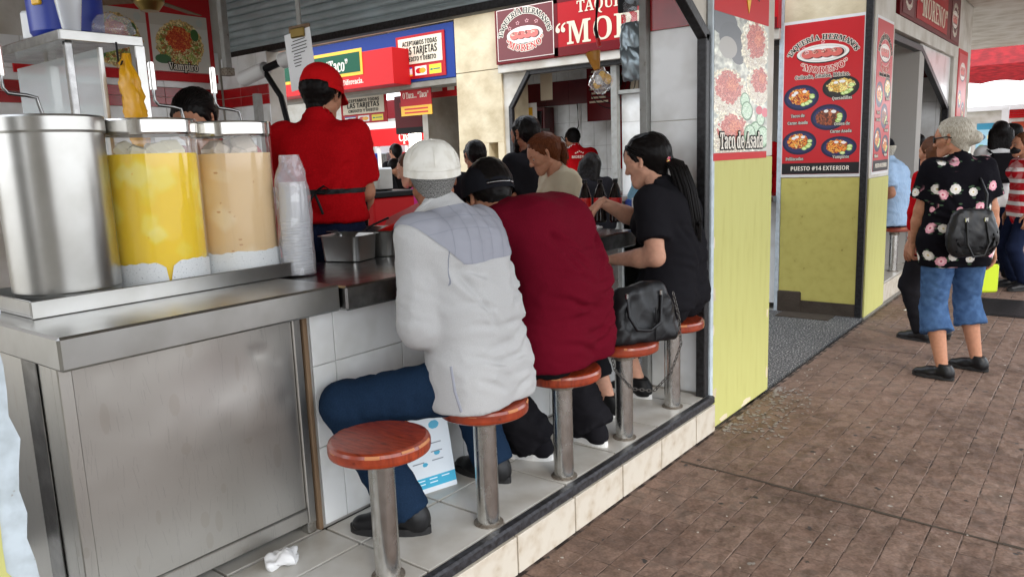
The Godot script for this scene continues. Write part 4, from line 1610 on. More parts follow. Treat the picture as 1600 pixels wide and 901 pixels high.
	for e in [[Vector3(-1.33, 0.004, -7.6), 0.0, "larger white paper scrap lying on the sidewalk by the far step"], [Vector3(-1.36, 0.004, -8.8), 0.4, "small white paper scrap close against the far tiled step"]]:
		mb = MB.new()
		var q := PackedVector2Array([Vector2(-0.09, -0.05), Vector2(0.08, -0.06), Vector2(0.1, 0.03), Vector2(0.0, 0.06), Vector2(-0.08, 0.04)])
		mb.prism(q, 0, 0.004, Transform3D(Basis(Vector3.RIGHT, -PI / 2).rotated(Vector3.UP, e[1]), e[0]))
		single("paper_scrap", mb, M.paper, e[2], "litter", "litter on the sidewalk")

func paver(r: RandomNumberGenerator, pitch: float) -> MB:
	var mb := MB.new()
	var h := pitch * 0.5 - 0.0013
	var c: Array = []
	for k in [[-1, 1], [1, 1], [1, -1], [-1, -1]]:
		c.append(Vector3(k[0] * h + r.randf_range(-0.0018, 0.0018), r.randf_range(-0.0006, 0.0006), k[1] * h + r.randf_range(-0.0018, 0.0018)))
	var e := 0.0018
	var t: Array = []
	var mid: Vector3 = (c[0] + c[1] + c[2] + c[3]) * 0.25
	for p in c:
		t.append(p + (mid - p).normalized() * e * 1.4)
	mb.quad(t[0], t[1], t[2], t[3])
	for k in 4:
		var l := (k + 1) % 4
		mb.quad(c[k] + Vector3(0, -0.0028, 0), c[l] + Vector3(0, -0.0028, 0), t[l], t[k])
		mb.quad(c[k] + Vector3(0, -0.012, 0), c[l] + Vector3(0, -0.012, 0), c[l] + Vector3(0, -0.0028, 0), c[k] + Vector3(0, -0.0028, 0))
	return mb

# ---------------------------------------------------------------- tiled surfaces: pieces on a body
# axis: the direction the tiles face ("x+", "z+", "y+"); u0..u1 along the other horizontal axis (or x for y+), v0..v1 up (or z for y+)
func tiles(parent: Node, axis: String, at: float, us: Array, vs: Array, m: Array, called := "wall_tile", gap := 0.0035, thick := 0.008) -> void:
	var shapes := {}
	for i in us.size() - 1:
		for j in vs.size() - 1:
			var du: float = absf(us[i + 1] - us[i]) - gap
			var dv: float = absf(vs[j + 1] - vs[j]) - gap
			var key := "%.3f %.3f" % [du, dv]
			var cu: float = (us[i] + us[i + 1]) * 0.5
			var cv: float = (vs[j] + vs[j + 1]) * 0.5
			if not shapes.has(key):
				var mb := MB.new()
				mb.box(Vector3.ZERO, Vector3(thick, dv, du) if axis == "x+" else Vector3(du, dv, thick) if axis == "z+" else Vector3(du, thick, dv), 0.0016)
				shapes[key] = mb.mesh()
			var jit := rng.randf_range(-0.0007, 0.0007)
			var p := Vector3(at + jit, cv, cu) if axis == "x+" else Vector3(cu, cv, at + jit) if axis == "z+" else Vector3(cu, at + jit, cv)
			part_mesh(called, shapes[key], m[(i * 7 + j * 3 + rng.randi() % 2) % m.size()], parent, p)

func steps(a: float, b: float, d: float) -> Array:
	var o: Array = [a]
	var s := signf(b - a) * d
	var x := a + s
	while (x - b) * signf(s) < -0.02:
		o.append(x)
		x += s
	o.append(b)
	return o

# ---------------------------------------------------------------- the tiled step under the stools
func build_platform() -> void:
	var mb := MB.new()
	mb.box(Vector3(-3.93, 0.092, -1.69), Vector3(4.62, 0.184, 4.14))
	var p := struct("platform", mb, M.grout)
	var us: Array = [-1.645, -1.975, -2.17]
	tiles(p, "y+", 0.193, us, [-3.755, -3.58, -3.185, -2.79, -2.398, -2.003, -1.609, -1.214, -0.82, -0.45], [M.floor_tile, M.floor_tile_b], "floor_tile", 0.010, 0.014)
	tiles(p, "y+", 0.193, [-2.175, -2.57, -2.965], [-1.609, -1.214, -0.82, -0.45], [M.floor_tile, M.floor_tile_b], "floor_tile", 0.010, 0.014)
	tiles(p, "x+", -1.612, [-3.775, -3.536, -3.15, -2.78, -2.4, -2.019, -1.63, -1.24, -0.85, -0.45], [0.002, 0.158], [M.fascia], "fascia_tile", 0.009, 0.016)
	mb = MB.new()
	mb.box(Vector3(-1.624, 0.181, -2.115), Vector3(0.042, 0.044, 3.31), 0.008)
	M.trim = M.black_metal.duplicate()
	M.trim.albedo_color = C(68, 68, 72)
	part("edge_trim", mb, M.trim, p)

# ---------------------------------------------------------------- near stall shell
func build_stall() -> void:
	# rear wall, parallel to the street, with a red band in white tiles
	var w := thing("stall_rear_wall", "white tiled back wall with a red tile band behind the drink dispensers", "wall")
	bx("wall_body", Vector3(-6.2, 0, -3.95), Vector3(-6.01, 3.3, 0.6), M.plaster_white, w)
	tiles(w, "x+", -6.006, steps(-3.77, -1.3, 0.25), [1.2, 1.45, 1.72, 1.995], [M.tile_white])
	tiles(w, "x+", -6.006, steps(-3.77, -1.3, 0.25), [1.995, 2.073, 2.15], [M.tile_red], "red_tile")
	tiles(w, "x+", -6.006, steps(-3.77, -1.3, 0.25), [2.15, 2.23, 2.45], [M.tile_white])
	bx("upper_panel", Vector3(-6.01, 2.93, -3.77), Vector3(-5.995, 3.3, 0.6), M.red_paint, w)
	var e := thing("stall_end_wall", "short white and red tiled wall left of the steel shutter", "wall")
	bx("wall_body", Vector3(-6.0, 0, -3.95), Vector3(-5.36, 2.4, -3.79), M.plaster_white, e)
	tiles(e, "z+", -3.786, steps(-5.998, -5.36, 0.25), [1.2, 1.45, 1.72, 1.995], [M.tile_white])
	tiles(e, "z+", -3.786, steps(-5.998, -5.36, 0.25), [1.995, 2.073, 2.15], [M.tile_red], "red_tile")
	tiles(e, "z+", -3.786, steps(-5.998, -5.36, 0.25), [2.15, 2.4], [M.tile_white])
	# roof over stall and a canopy over the sidewalk
	var mb := MB.new()
	mb.box(Vector3(-3.9, 3.4, -2.0), Vector3(4.6, 0.2, 5.3))
	tag(part("stall_roof", mb, M.plaster_grey, self), "pale plaster ceiling over the near food stall", "roof")
	mb = MB.new()
	mb.box(Vector3(-0.1, 3.34, -4.675), Vector3(3.1, 0.16, 15.55))
	mb.box(Vector3(-2.3, 3.34, -15.23), Vector3(7.5, 0.16, 5.54))
	tag(part("canopy", mb, M.plaster_white, self), "stained white concrete canopy slab over the sidewalk", "canopy")
	# lintel and fascia over the street opening
	var li := thing("stall_lintel", "white lintel with a red tile strip over the stools", "wall")
	bx("lintel_body", Vector3(-1.8, 2.32, -3.77), Vector3(-1.64, 3.26, 0.6), M.plaster_white, li)
	# steel shutter rolled up over the passage side
	var s := thing("roller_shutter", "grey steel roller shutter rolled up over the passage opening", "shutter")
	for k in 9:
		var y := 2.47 + k * 0.058
		var q := MB.new()
		var poly := PackedVector2Array()
		for i in 9:
			var a := PI * i / 8.0
			poly.append(Vector2(sin(a) * 0.019, -cos(a) * 0.026))
		q.prism(poly, 2.02, 5.98, Transform3D(Basis(Vector3(0, 0, 1), Vector3(0, 1, 0), Vector3(-1, 0, 0)), Vector3(0, y, -3.87 + k * 0.002)))
		part("slat", q, M.shutter, s)
	bx("backing_sheet", Vector3(-5.98, 2.40, -3.90), Vector3(-2.02, 3.0, -3.872), M.shutter, s)
	bx("bottom_rail", Vector3(-5.98, 2.395, -3.88), Vector3(-2.02, 2.445, -3.80), M.black_metal, s)
	bx("shutter_box", Vector3(-5.99, 2.99, -4.1), Vector3(-2.0, 3.29, -3.72), M.plaster_grey, s)
	# steel post hanging from the ceiling, a second one carries the clipboard
	var h := thing("ceiling_post", "slim grey steel post hanging from the ceiling beside the food banner", "post")
	bx("post", Vector3(-4.70, 2.14, -3.02), Vector3(-4.655, 3.3, -2.975), M.grey_paint, h)
	bx("bracket", Vector3(-4.71, 2.1, -3.03), Vector3(-4.645, 2.15, -2.965), M.rust_steel, h)

func build_neighbour() -> void:
	# the stall block goes on behind the camera
	var n := thing("neighbour_stall", "closed neighbouring stall behind the peeling column", "stall")
	bx("front_wall", Vector3(-3.3, 0, 2.3), Vector3(-1.66, 3.2, 8.0), M.plaster_grey, n)
	for k in 14:
		bx("shutter_slat", Vector3(-1.66, 0.3 + k * 0.15, 2.6), Vector3(-1.635, 0.44 + k * 0.15, 6.0), M.shutter, n)

func build_corner_columns() -> void:
	# yellow street column at the end of the near stall
	var c := thing("yellow_column", "pale yellow painted column with a taco poster beside the stools", "column")
	bx("column_body", Vector3(-1.985, 0, -4.65), Vector3(-1.645, 3.25, -3.785), M.plaster_white, c)
	bx("painted_face", Vector3(-1.646, 0.0, -4.652), Vector3(-1.632, 1.452, -3.80), M.yellow, c)
	bx("corner_strip", Vector3(-1.66, 0.0, -3.80), Vector3(-1.63, 3.25, -3.765), M.peeled, c)
	bx("upper_face", Vector3(-1.646, 1.455, -4.652), Vector3(-1.634, 3.25, -3.80), M.plaster_white, c)
	tiles(c, "z+", -3.781, [-1.985, -1.70], [0.2, 0.93, 1.66, 2.125], [M.tile_white])
	tiles(c, "z+", -3.781, [-1.985, -1.70], [2.125, 2.32], [M.tile_red], "red_tile")
	bx("grey_post", Vector3(-2.03, 0.2, -3.80), Vector3(-1.988, 3.2, -3.74), M.grey_paint, c)
	var rr := RandomNumberGenerator.new()
	rr.seed = 17
	for e in [[3.812, 0.74, 0.02, 0.05], [3.83, 0.2, 0.028, 0.035], [3.808, 0.55, 0.012, 0.03], [3.806, 1.02, 0.01, 0.04], [4.62, 0.5, 0.016, 0.03], [4.63, 0.12, 0.02, 0.04], [3.95, 0.02, 0.06, 0.02], [4.3, 0.02, 0.09, 0.018]]:
		var chip := MB.new()
		var cp := PackedVector2Array()
		for k in 11:
			var a := TAU * k / 11.0
			cp.append(Vector2(e[0] + cos(a) * e[2] * rr.randf_range(0.6, 1.2), maxf(0.0, e[1] + sin(a) * e[3] * rr.randf_range(0.6, 1.2))))
		chip.prism(cp, -1.633, -1.6312, Transform3D(Basis(Vector3(0, 0, -1), Vector3(0, 1, 0), Vector3(1, 0, 0)), Vector3.ZERO))
		part("chipped_patch", chip, M.plaster, c)
	# black arched frame of the street shutter
	var f := thing("shutter_frame", "black steel shutter frame with a chamfered top corner beside the yellow column", "frame")
	var mb := MB.new()
	mb.box(Vector3(-1.665, 1.135, -3.738), Vector3(0.05, 1.87, 0.055), 0.004)
	part("upright", mb, M.black_metal, f)
	mb = MB.new()
	var d := Vector3(0, 0.17, 0.275)
	mb.box(Vector3(-1.665, 2.06, -3.738) + d * 0.5, Vector3(0.05, d.length() + 0.03, 0.055), 0.004, Basis(Vector3.RIGHT, atan2(0.275, 0.17)))
	part("chamfer_bar", mb, M.black_metal, f)
	bx("top_bar", Vector3(-1.69, 2.21, -3.47), Vector3(-1.64, 2.265, -0.52), M.black_metal, f)
	mb = MB.new()
	mb.prism(PackedVector2Array([Vector2(3.765, 2.1), Vector2(3.765, 2.32), Vector2(3.40, 2.32)]), -1.70, -1.665, Transform3D(Basis(Vector3(0, 0, -1), Vector3(0, 1, 0), Vector3(1, 0, 0)), Vector3.ZERO))
	part("corner_panel", mb, M.plaster_white, f)
	# taco poster on the column
	var im := Image.create(384, 640, false, Image.FORMAT_RGB8)
	im.fill(C(232, 230, 222))
	im.fill(C(196, 198, 186))
	paint_food(im, 190, 330, 250, 340, [C(196, 198, 184), C(204, 204, 190), C(188, 190, 178)], 70, 0.008)
	fill_ellipse(im, 60, 40, 90, 60, C(86, 90, 94))
	fill_ellipse(im, 110, 100, 80, 70, C(78, 82, 86))
	fill_ellipse(im, 160, 160, 56, 60, C(84, 86, 90))
	fill_ellipse(im, 90, 150, 60, 50, C(160, 156, 148))
	var reds := [C(182, 78, 66), C(206, 116, 98), C(166, 62, 54), C(196, 92, 78), C(220, 150, 128), C(146, 66, 56)]
	var rice := [C(210, 200, 178), C(226, 216, 196), C(190, 172, 148), C(234, 228, 212), C(168, 146, 122)]
	for q in [[96, 340, 112, 96], [286, 96, 84, 116], [318, 286, 76, 84], [122, 536, 116, 92]]:
		paint_food(im, q[0] - 6, q[1] + 20, q[2] * 1.24, q[3] * 1.2, [C(224, 216, 192), C(216, 206, 180), C(230, 224, 204)], 60 + int(q[0]), 0.02, 0.25)
		paint_food(im, q[0], q[1] + 26, q[2] * 1.02, q[3] * 0.98, rice, 80 + int(q[0]), 0.13, 0.5)
		paint_food(im, q[0], q[1] - 6, q[2] * 0.8, q[3] * 0.76, reds, 90 + int(q[0]), 0.11, 0.75)
		paint_food(im, q[0] + 20, q[1] - 20, q[2] * 0.36, q[3] * 0.34, [C(226, 150, 110), C(210, 110, 80), C(180, 70, 52)], 95 + int(q[0]), 0.16, 0.8)
	for q in [[210, 386, 34], [226, 436, 42], [296, 548, 56], [350, 566, 52], [250, 552, 44], [332, 474, 32]]:
		fill_ellipse(im, q[0] + 3, q[1] + 4, q[2], q[2] * 1.1, C(110, 110, 96))
		fill_ellipse(im, q[0], q[1], q[2], q[2] * 1.1, C(92, 136, 92))
		paint_food(im, q[0], q[1], q[2] * 0.84, q[2] * 0.94, [C(186, 212, 180), C(206, 226, 200), C(172, 200, 168)], 33 + int(q[0]), 0.08, 0.1)
	fill_ellipse(im, 320, 430, 26, 22, C(200, 60, 80))
	fill_ellipse(im, 366, 440, 26, 24, C(214, 90, 104))
	var p := thing("taco_poster", "taco photo poster with red borders on the yellow column", "poster")
	var t := facing(Vector3(-1.632, 1.835, -4.16), 90)
	sheet("photo_print", 0.76, 0.70, picture(im), p, t)
	sheet("top_border", 0.76, 0.42, M.red_paint, p, facing(Vector3(-1.6318, 2.396, -4.16), 90))
	sheet("bottom_border", 0.76, 0.038, M.red_paint, p, facing(Vector3(-1.6318, 1.464, -4.16), 90))
	lettering(p, "Taco de Asada", "serif_bold", 0.085, M.ink_white, facing(Vector3(-1.6235, 1.545, -4.16), 90), 0.72, 0.008, M.ink_black)
	mb = MB.new()
	mb.prism(PackedVector2Array([Vector2(0, 0), Vector2(0.05, -0.11), Vector2(0.1, 0.02), Vector2(0.14, 0.2), Vector2(0.0, 0.2)]), 0, 0.003, facing(Vector3(-1.627, 2.33, -4.18), 90))
	part("drawn_taco", mb, M.gold_paint, p)
	mb = MB.new()
	mb.prism(PackedVector2Array([Vector2(0.1, 0), Vector2(0.2, -0.05), Vector2(0.19, 0.14), Vector2(0.14, 0.2)]), 0, 0.003, facing(Vector3(-1.627, 2.35, -4.18), 90))
	part("drawn_leaf", mb, M.green_paint, p)
	# peeling column at the near end of the stall
	var n := thing("peeling_column", "peeling pale blue and yellow column at the lower left corner", "column")
	bx("column_body", Vector3(-1.95, 0, -0.50), Vector3(-1.645, 3.25, 0.5), M.plaster_white, n)
	mb = MB.new()
	var edge := PackedVector2Array()
	var yel := PackedVector2Array()
	for k in 41:
		var y := k * 0.05
		edge.append(Vector2(0.512 + 0.006 * sin(k * 2.3) + 0.004 * sin(k * 5.1), y))
		yel.append(Vector2(0.44 + 0.012 * sin(k * 1.1) + 0.006 * sin(k * 3.7) + (0.042 - 0.04 * maxf(0.0, y - 0.7) / 0.4), y))
	var poly := edge.duplicate()
	poly.append(Vector2(-0.5, 2.0))
	poly.append(Vector2(-0.5, 0))
	var xf := Transform3D(Basis(Vector3(0, 0, -1), Vector3(0, 1, 0), Vector3(1, 0, 0)), Vector3.ZERO)
	mb.prism(poly, -1.646, -1.632, xf)
	part("blue_paint_layer", mb, M.peeled, n)
	mb = MB.new()
	yel.append(Vector2(-0.5, 2.0))
	yel.append(Vector2(-0.5, 0))
	mb.prism(yel, -1.633, -1.628, xf)
	part("yellow_paint_layer", mb, M.yellow, n)

# ---------------------------------------------------------------- block across the passage
func menu_poster(label: String, t: Transform3D, w: float, h: float, sd: int) -> void:
	var p := thing("menu_poster", label, "poster")
	var sq := w / 0.69
	var pw := 512
	var ph := 980
	var im := Image.create(pw, ph, false, Image.FORMAT_RGB8)
	im.fill(C(196, 24, 32))
	paint_dish(im, 0.5 * pw, 0.205 * ph, 0.33 * pw, 0.058 * ph)
	for e in [[0.26, 0.165], [0.5, 0.135], [0.72, 0.135], [0.3, 0.19]]:
		for k in 5:
			var a := TAU * k / 5.0 - PI / 2
			fill_ellipse(im, e[0] * pw + cos(a) * 9, e[1] * ph + sin(a) * 9, 4, 4, C(240, 200, 200))
	paint_plate(im, 0.24 * pw, 0.485 * ph, 0.23 * pw, 0.085 * ph, 0, sd)
	paint_plate(im, 0.74 * pw, 0.435 * ph, 0.23 * pw, 0.075 * ph, 1, sd + 10)
	paint_plate(im, 0.60 * pw, 0.625 * ph, 0.23 * pw, 0.085 * ph, 2, sd + 20)
	paint_plate(im, 0.23 * pw, 0.785 * ph, 0.225 * pw, 0.082 * ph, 0, sd + 30)
	paint_plate(im, 0.74 * pw, 0.825 * ph, 0.225 * pw, 0.072 * ph, 0, sd + 40)
	im.fill_rect(Rect2i(0, int(0.925 * ph), pw, int(0.075 * ph)), C(20, 18, 20))
	sheet("border", w + 0.05 * sq, h + 0.05, M.plastic_white, p, t.translated_local(Vector3(0, 0, 0)), 0.004)
	sheet("print", w, h, picture(im), p, t.translated_local(Vector3(0, 0, 0.0045)), 0.003)
	var put := func(u: float, v: float) -> Transform3D:
		return t.translated_local(Vector3((u - 0.5) * w, (0.5 - v) * h, 0.0105))
	arc_lettering(p, "TAQUERÍA HERMANOS", "serif_bold", 0.042, M.ink_black, put.call(0.5, 0.235), 0.3 * sq, 0.17, 168, 12, 0.005, M.ink_white)
	arc_lettering(p, "“MORENO”", "serif_bold", 0.05, M.ink_red, put.call(0.51, 0.12), 0.33 * sq, 0.25, 232, 311, 0.005, M.ink_white)
	lettering(p, "Culiacán, Sinaloa, México.", "sans_bold", 0.03, M.ink_black, put.call(0.5, 0.352), sq * 0.92, 0.004, M.ink_white)
	for e in [["Tacos de", 0.2, 0.605], ["Carne Asada", 0.2, 0.652], ["Quesadillas", 0.76, 0.505], ["Orden de", 0.77, 0.672], ["Carne Asada", 0.76, 0.72], ["Pellizcadas", 0.17, 0.895], ["Vampiros", 0.77, 0.888]]:
		lettering(p, e[0], "serif_bold", 0.026, M.ink_white, put.call(e[1], e[2]), sq * 0.8, 0.003, M.ink_black)
	lettering(p, "PUESTO #14 EXTERIOR", "sans_bold", 0.036, M.ink_white, put.call(0.5, 0.962), sq * 0.98)

func card_sign(label: String, at: Vector3, w: float, h: float) -> void:
	var s := thing("card_sign", label, "sign")
	sheet("red_panel", w, h, M.crimson_board, s, facing(at, 0), 0.012)
	sheet("cream_panel", w * 0.9, h * 0.6, M.cream_print, s, facing(at + Vector3(0, h * 0.14, 0.0125), 0), 0.003)
	var z := at.z + 0.019
	lettering(s, "ACEPTAMOS TODAS", "sans_bold", h * 0.105, M.ink_black, facing(Vector3(at.x, at.y + h * 0.31, z), 0), 0.66 * w / h * 0.8)
	lettering(s, "LAS TARJETAS", "sans_bold", h * 0.17, M.ink_black, facing(Vector3(at.x, at.y + h * 0.14, z), 0), 0.58 * w / h * 0.8)
	lettering(s, "CREDITO Y DEBITO", "sans_bold", h * 0.1, M.ink_black, facing(Vector3(at.x, at.y - h * 0.05, z), 0), 0.66 * w / h * 0.8)
	var im := Image.create(300, 90, false, Image.FORMAT_RGB8)
	im.fill(C(190, 26, 32))
	im.fill_rect(Rect2i(4, 6, 84, 78), C(234, 232, 226))
	im.fill_rect(Rect2i(4, 6, 84, 14), C(30, 60, 150))
	im.fill_rect(Rect2i(4, 70, 84, 14), C(226, 160, 40))
	im.fill_rect(Rect2i(108, 6, 84, 78), C(238, 236, 230))
	fill_ellipse(im, 138, 45, 24, 24, C(206, 30, 40))
	fill_ellipse(im, 164, 45, 24, 24, C(240, 170, 40))
	im.fill_rect(Rect2i(212, 6, 84, 78), C(240, 214, 20))
	fill_ellipse(im, 228, 46, 10, 10, C(40, 120, 90))
	im.fill_rect(Rect2i(240, 40, 48, 12), C(60, 110, 90))
	sheet("card_logos", w * 0.86, h * 0.24, picture(im), s, facing(at + Vector3(0, -h * 0.33, 0.0125), 0), 0.003)
	lettering(s, "VISA", "sans_bold", h * 0.075, M.ink_blue, facing(Vector3(at.x - w * 0.297, at.y - h * 0.33, z), 0), 0.8)

func logo_board(s: Node3D, at: Vector3, w: float, h: float) -> void:
	# framed emblem: name on an arc, oval dish, name below
	var im := Image.create(256, 220, false, Image.FORMAT_RGB8)
	im.fill(C(104, 16, 24))
	for y in 220:
		for x in 3:
			im.set_pixel(x, y, C(230, 220, 210)); im.set_pixel(255 - x, y, C(230, 220, 210))
	im.fill_rect(Rect2i(0, 0, 256, 3), C(230, 220, 210))
	im.fill_rect(Rect2i(0, 217, 256, 3), C(230, 220, 210))
	paint_dish(im, 128, 118, 82, 36)
	for e in [[60, 84], [98, 66], [140, 62], [182, 70]]:
		for k in 5:
			var a := TAU * k / 5.0 - PI / 2
			fill_ellipse(im, e[0] + cos(a) * 6, e[1] + sin(a) * 6, 2.6, 2.6, C(240, 190, 190))
	sheet("emblem", w, h, picture(im), s, facing(at, 0), 0.004)
	arc_lettering(s, "TAQUERÍA HERMANOS", "serif_bold", 0.058, M.ink_black, facing(at + Vector3(0, -0.06, 0.007), 0), 0.335, 0.285, 172, 8, 0.008, M.ink_white)
	arc_lettering(s, "“MORENO”", "serif_bold", 0.07, M.ink_red, facing(at + Vector3(0, 0.15, 0.007), 0), 0.36, 0.31, 225, 315, 0.008, M.ink_white)

func build_far_block() -> void:
	var Z := -7.04
	# lintel wall over all signs of the far side
	var w := thing("far_lintel", "cream plaster wall above the signs across the passage", "wall")
	bx("lintel_body", Vector3(-12.5, 3.12, Z - 0.3), Vector3(-1.66, 4.2, Z), M.plaster, w)
	bx("beam", Vector3(-12.5, 3.16, Z - 0.02), Vector3(-1.75, 3.24, Z + 0.10), M.grey_paint, w)
	# cream column with two square niches
	var c := thing("cream_column", "cream plaster column with two small square niches between the shop signs", "column")
	var niche: Array = [[-6.26, -6.10], [-5.97, -5.80], [-5.66, -5.57]]
	bx("upper_shaft", Vector3(-6.26, 2.504, Z - 0.5), Vector3(-5.575, 3.12, Z), M.plaster, c)
	bx("middle_shaft", Vector3(-6.26, 1.68, Z - 0.5), Vector3(-5.575, 2.496, Z), M.plaster, c)
	for e in niche:
		bx("niche_side", Vector3(e[0], 1.44, Z - 0.5), Vector3(e[1], 1.68, Z), M.plaster, c, 0.0)
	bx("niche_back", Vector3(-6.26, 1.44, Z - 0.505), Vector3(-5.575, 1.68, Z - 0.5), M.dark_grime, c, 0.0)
	bx("lower_shaft", Vector3(-6.26, 0, Z - 0.5), Vector3(-5.575, 1.44, Z), M.plaster, c)
	# big shop sign with emblem
	var s := thing("shop_sign", "wide maroon and red taqueria sign board across the passage", "sign")
	bx("board", Vector3(-5.57, 2.53, Z), Vector3(-2.41, 3.13, Z + 0.09), M.crimson_board, s)
	sheet("upper_band", 2.36, 0.06, M.maroon_board, s, facing(Vector3(-3.6, 3.098, Z + 0.0905), 0), 0.002)
	sheet("lower_band", 2.36, 0.09, M.maroon_board, s, facing(Vector3(-3.6, 2.578, Z + 0.0905), 0), 0.002)
	sheet("emblem_field", 0.84, 0.595, M.maroon_board, s, facing(Vector3(-5.145, 2.831, Z + 0.0905), 0), 0.002)
	logo_board(s, Vector3(-5.155, 2.83, Z + 0.094), 0.76, 0.54)
	lettering(s, "TAQUERIA", "serif_bold", 0.115, M.cream_print, facing(Vector3(-4.08, 2.995, Z + 0.096), 0), 0.92)
	lettering(s, "“MORENO”", "serif_bold", 0.23, M.cream_print, facing(Vector3(-3.86, 2.75, Z + 0.096), 0), 1.0)
	lettering(s, "EXT. INT.", "sans_bold", 0.05, M.ink_white, facing(Vector3(-2.56, 2.64, Z + 0.096), 0), 0.8)
	# soffit and black chamfered frame of the stall opening
	var f := thing("passage_shutter_frame", "black steel frame with a chamfered corner under the wide taqueria sign", "frame")
	bx("soffit", Vector3(-5.575, 2.44, Z - 0.45), Vector3(-2.41, 2.528, Z + 0.06), M.plaster_white, f)
	bx("top_bar", Vector3(-5.2, 2.395, Z - 0.06), Vector3(-2.41, 2.44, Z), M.black_metal, f)
	var mb := MB.new()
	var d := Vector3(-0.26, -0.36, 0)
	mb.box(Vector3(-5.2, 2.42, Z - 0.02) + d * 0.5, Vector3(0.05, d.length() + 0.03, 0.05), 0.004, Basis(Vector3.BACK, -atan2(0.26, 0.36)))
	part("chamfer_bar", mb, M.black_metal, f)
	bx("upright", Vector3(-5.49, 0.0, Z - 0.05), Vector3(-5.44, 2.07, Z), M.black_metal, f)
	mb = MB.new()
	mb.prism(PackedVector2Array([Vector2(-5.575, 0.0), Vector2(-5.49, 0.0), Vector2(-5.49, 2.08), Vector2(-5.22, 2.438), Vector2(-5.575, 2.438)]), Z - 0.07, Z - 0.03)
	part("corner_panel", mb, M.plaster_white, f)
	# interior of the taqueria
	var iw := thing("taqueria_interior_wall", "white tiled back wall with a dark red band inside the taqueria", "wall")
	bx("wall_body", Vector3(-7.4, 0, -9.45), Vector3(-1.7, 3.2, -9.21), M.grout_white, iw)
	tiles(iw, "z+", -9.206, steps(-7.3, -3.3, 0.2), [1.0, 1.3, 1.62, 1.95, 2.2], [M.tile_white])
	tiles(iw, "z+", -9.206, steps(-7.3, -3.3, 0.4), [2.2, 2.53], [M.tile_maroon], "dark_red_tile")
	tiles(iw, "z+", -9.206, steps(-7.3, -3.3, 0.2), [2.53, 2.85], [M.tile_white])
	bx("partition", Vector3(-7.4, 0, -9.2), Vector3(-7.3, 3.2, -7.6), M.plaster_white, iw)
	mb = MB.new()
	mb.box(Vector3(-6.2, 3.3, -9.6), Vector3(9.0, 0.16, 4.6))
	tag(part("far_roof", mb, M.plaster_grey, self), "plaster ceiling over the stalls across the passage", "roof")
	var cb := thing("dark_cupboard", "dark red wooden cupboard door standing against the taqueria tiles", "cupboard")
	bx("carcass", Vector3(-6.75, 1.2, -9.19), Vector3(-6.35, 2.18, -8.95), M.tile_maroon, cb, 0.006)
	bx("door", Vector3(-6.72, 1.24, -8.948), Vector3(-6.38, 2.14, -8.925), M.maroon_board, cb, 0.008)
	bx("knob", Vector3(-6.43, 1.68, -8.924), Vector3(-6.40, 1.71, -8.9), M.brass, cb)
	var po := thing("stock_pot", "black stock pot hanging high behind the man with the beard", "pot", Vector3(-6.05, 1.86, -8.2))
	mb = MB.new()
	mb.lathe([Vector2(0.0, 0.0), Vector2(0.14, 0.0), Vector2(0.155, 0.02), Vector2(0.155, 0.2), Vector2(0.162, 0.205), Vector2(0.162, 0.215), Vector2(0.0, 0.222)], 24)
	part("pot", mb, M.plastic_black, po)
	mb = MB.new()
	mb.tube([Vector3(-0.15, 0.14, 0), Vector3(-0.2, 0.15, 0), Vector3(-0.2, 0.17, 0), Vector3(-0.15, 0.18, 0)], [0.008], 6)
	part("handle", mb, M.plastic_black, po)
	bx("shelf_board", Vector3(-6.35, 1.83, -8.36), Vector3(-5.85, 1.858, -8.0), M.grey_paint, thing("pot_shelf", "grey shelf board carrying the black pot", "shelf"))
	# menu board with a fan hung before it
	var mn := thing("dark_menu_board", "dark maroon menu board with white lines inside the taqueria", "menu board")
	sheet("board", 0.75, 0.85, M.maroon_board, mn, facing(Vector3(-4.72, 2.32, -8.1), 0), 0.02)
	for k in 9:
		sheet("text_line", 0.2 if k % 3 else 0.26, 0.022, M.cream_print, mn, facing(Vector3(-4.93, 2.12 + k * 0.05, -8.079), 0), 0.002)
	sheet("price_column", 0.1, 0.4, M.cream_print, mn, facing(Vector3(-4.45, 2.22, -8.079), 0), 0.002)
	var fan := thing("hanging_fan", "black round fan hanging in front of the dark maroon menu board", "fan", Vector3(-4.66, 2.33, -7.95))
	mb = MB.new()
	mb.sphere(Vector3.ZERO, Vector3(0.12, 0.12, 0.09), 16)
	part("motor", mb, M.plastic_black, fan)
	for k in 4:
		mb = MB.new()
		var ring: Array = []
		for i in 25:
			var a := TAU * i / 24.0
			ring.append(Vector3(cos(a) * (0.13 + k * 0.06), sin(a) * (0.13 + k * 0.06), 0.02))
		mb.tube(ring, [0.005], 5, 1.0, Vector3.BACK)
		part("guard_ring", mb, M.plastic_black, fan)
	mb = MB.new()
	mb.tube([Vector3(0, 0.1, 0), Vector3(0, 0.5, 0), Vector3(0, 0.9, 0)], [0.012], 6)
	part("hanger", mb, M.plastic_black, fan)
	var pp := thing("paper_notes", "yellowed paper note stuck up left of the dark menu board", "paper")
	sheet("note", 0.17, 0.36, M.cream_print, pp, facing(Vector3(-5.35, 2.33, -7.6), 0), 0.003)
	var st := thing("wall_stickers", "white sheet with orange symbols on the wall by the beard man", "notice")
	sheet("sheet", 0.3, 0.42, M.paper, st, facing(Vector3(-5.62, 1.92, -7.56), 0), 0.003)
	sheet("symbol", 0.1, 0.1, M.gold_paint, st, facing(Vector3(-5.58, 2.03, -7.556), 0), 0.002)
	sheet("symbol", 0.12, 0.06, M.gold_paint, st, facing(Vector3(-5.62, 1.88, -7.556), 0), 0.002)
	var cab := thing("wall_cable", "thin black cables hanging down the white taqueria tiles", "cable")
	mb = MB.new()
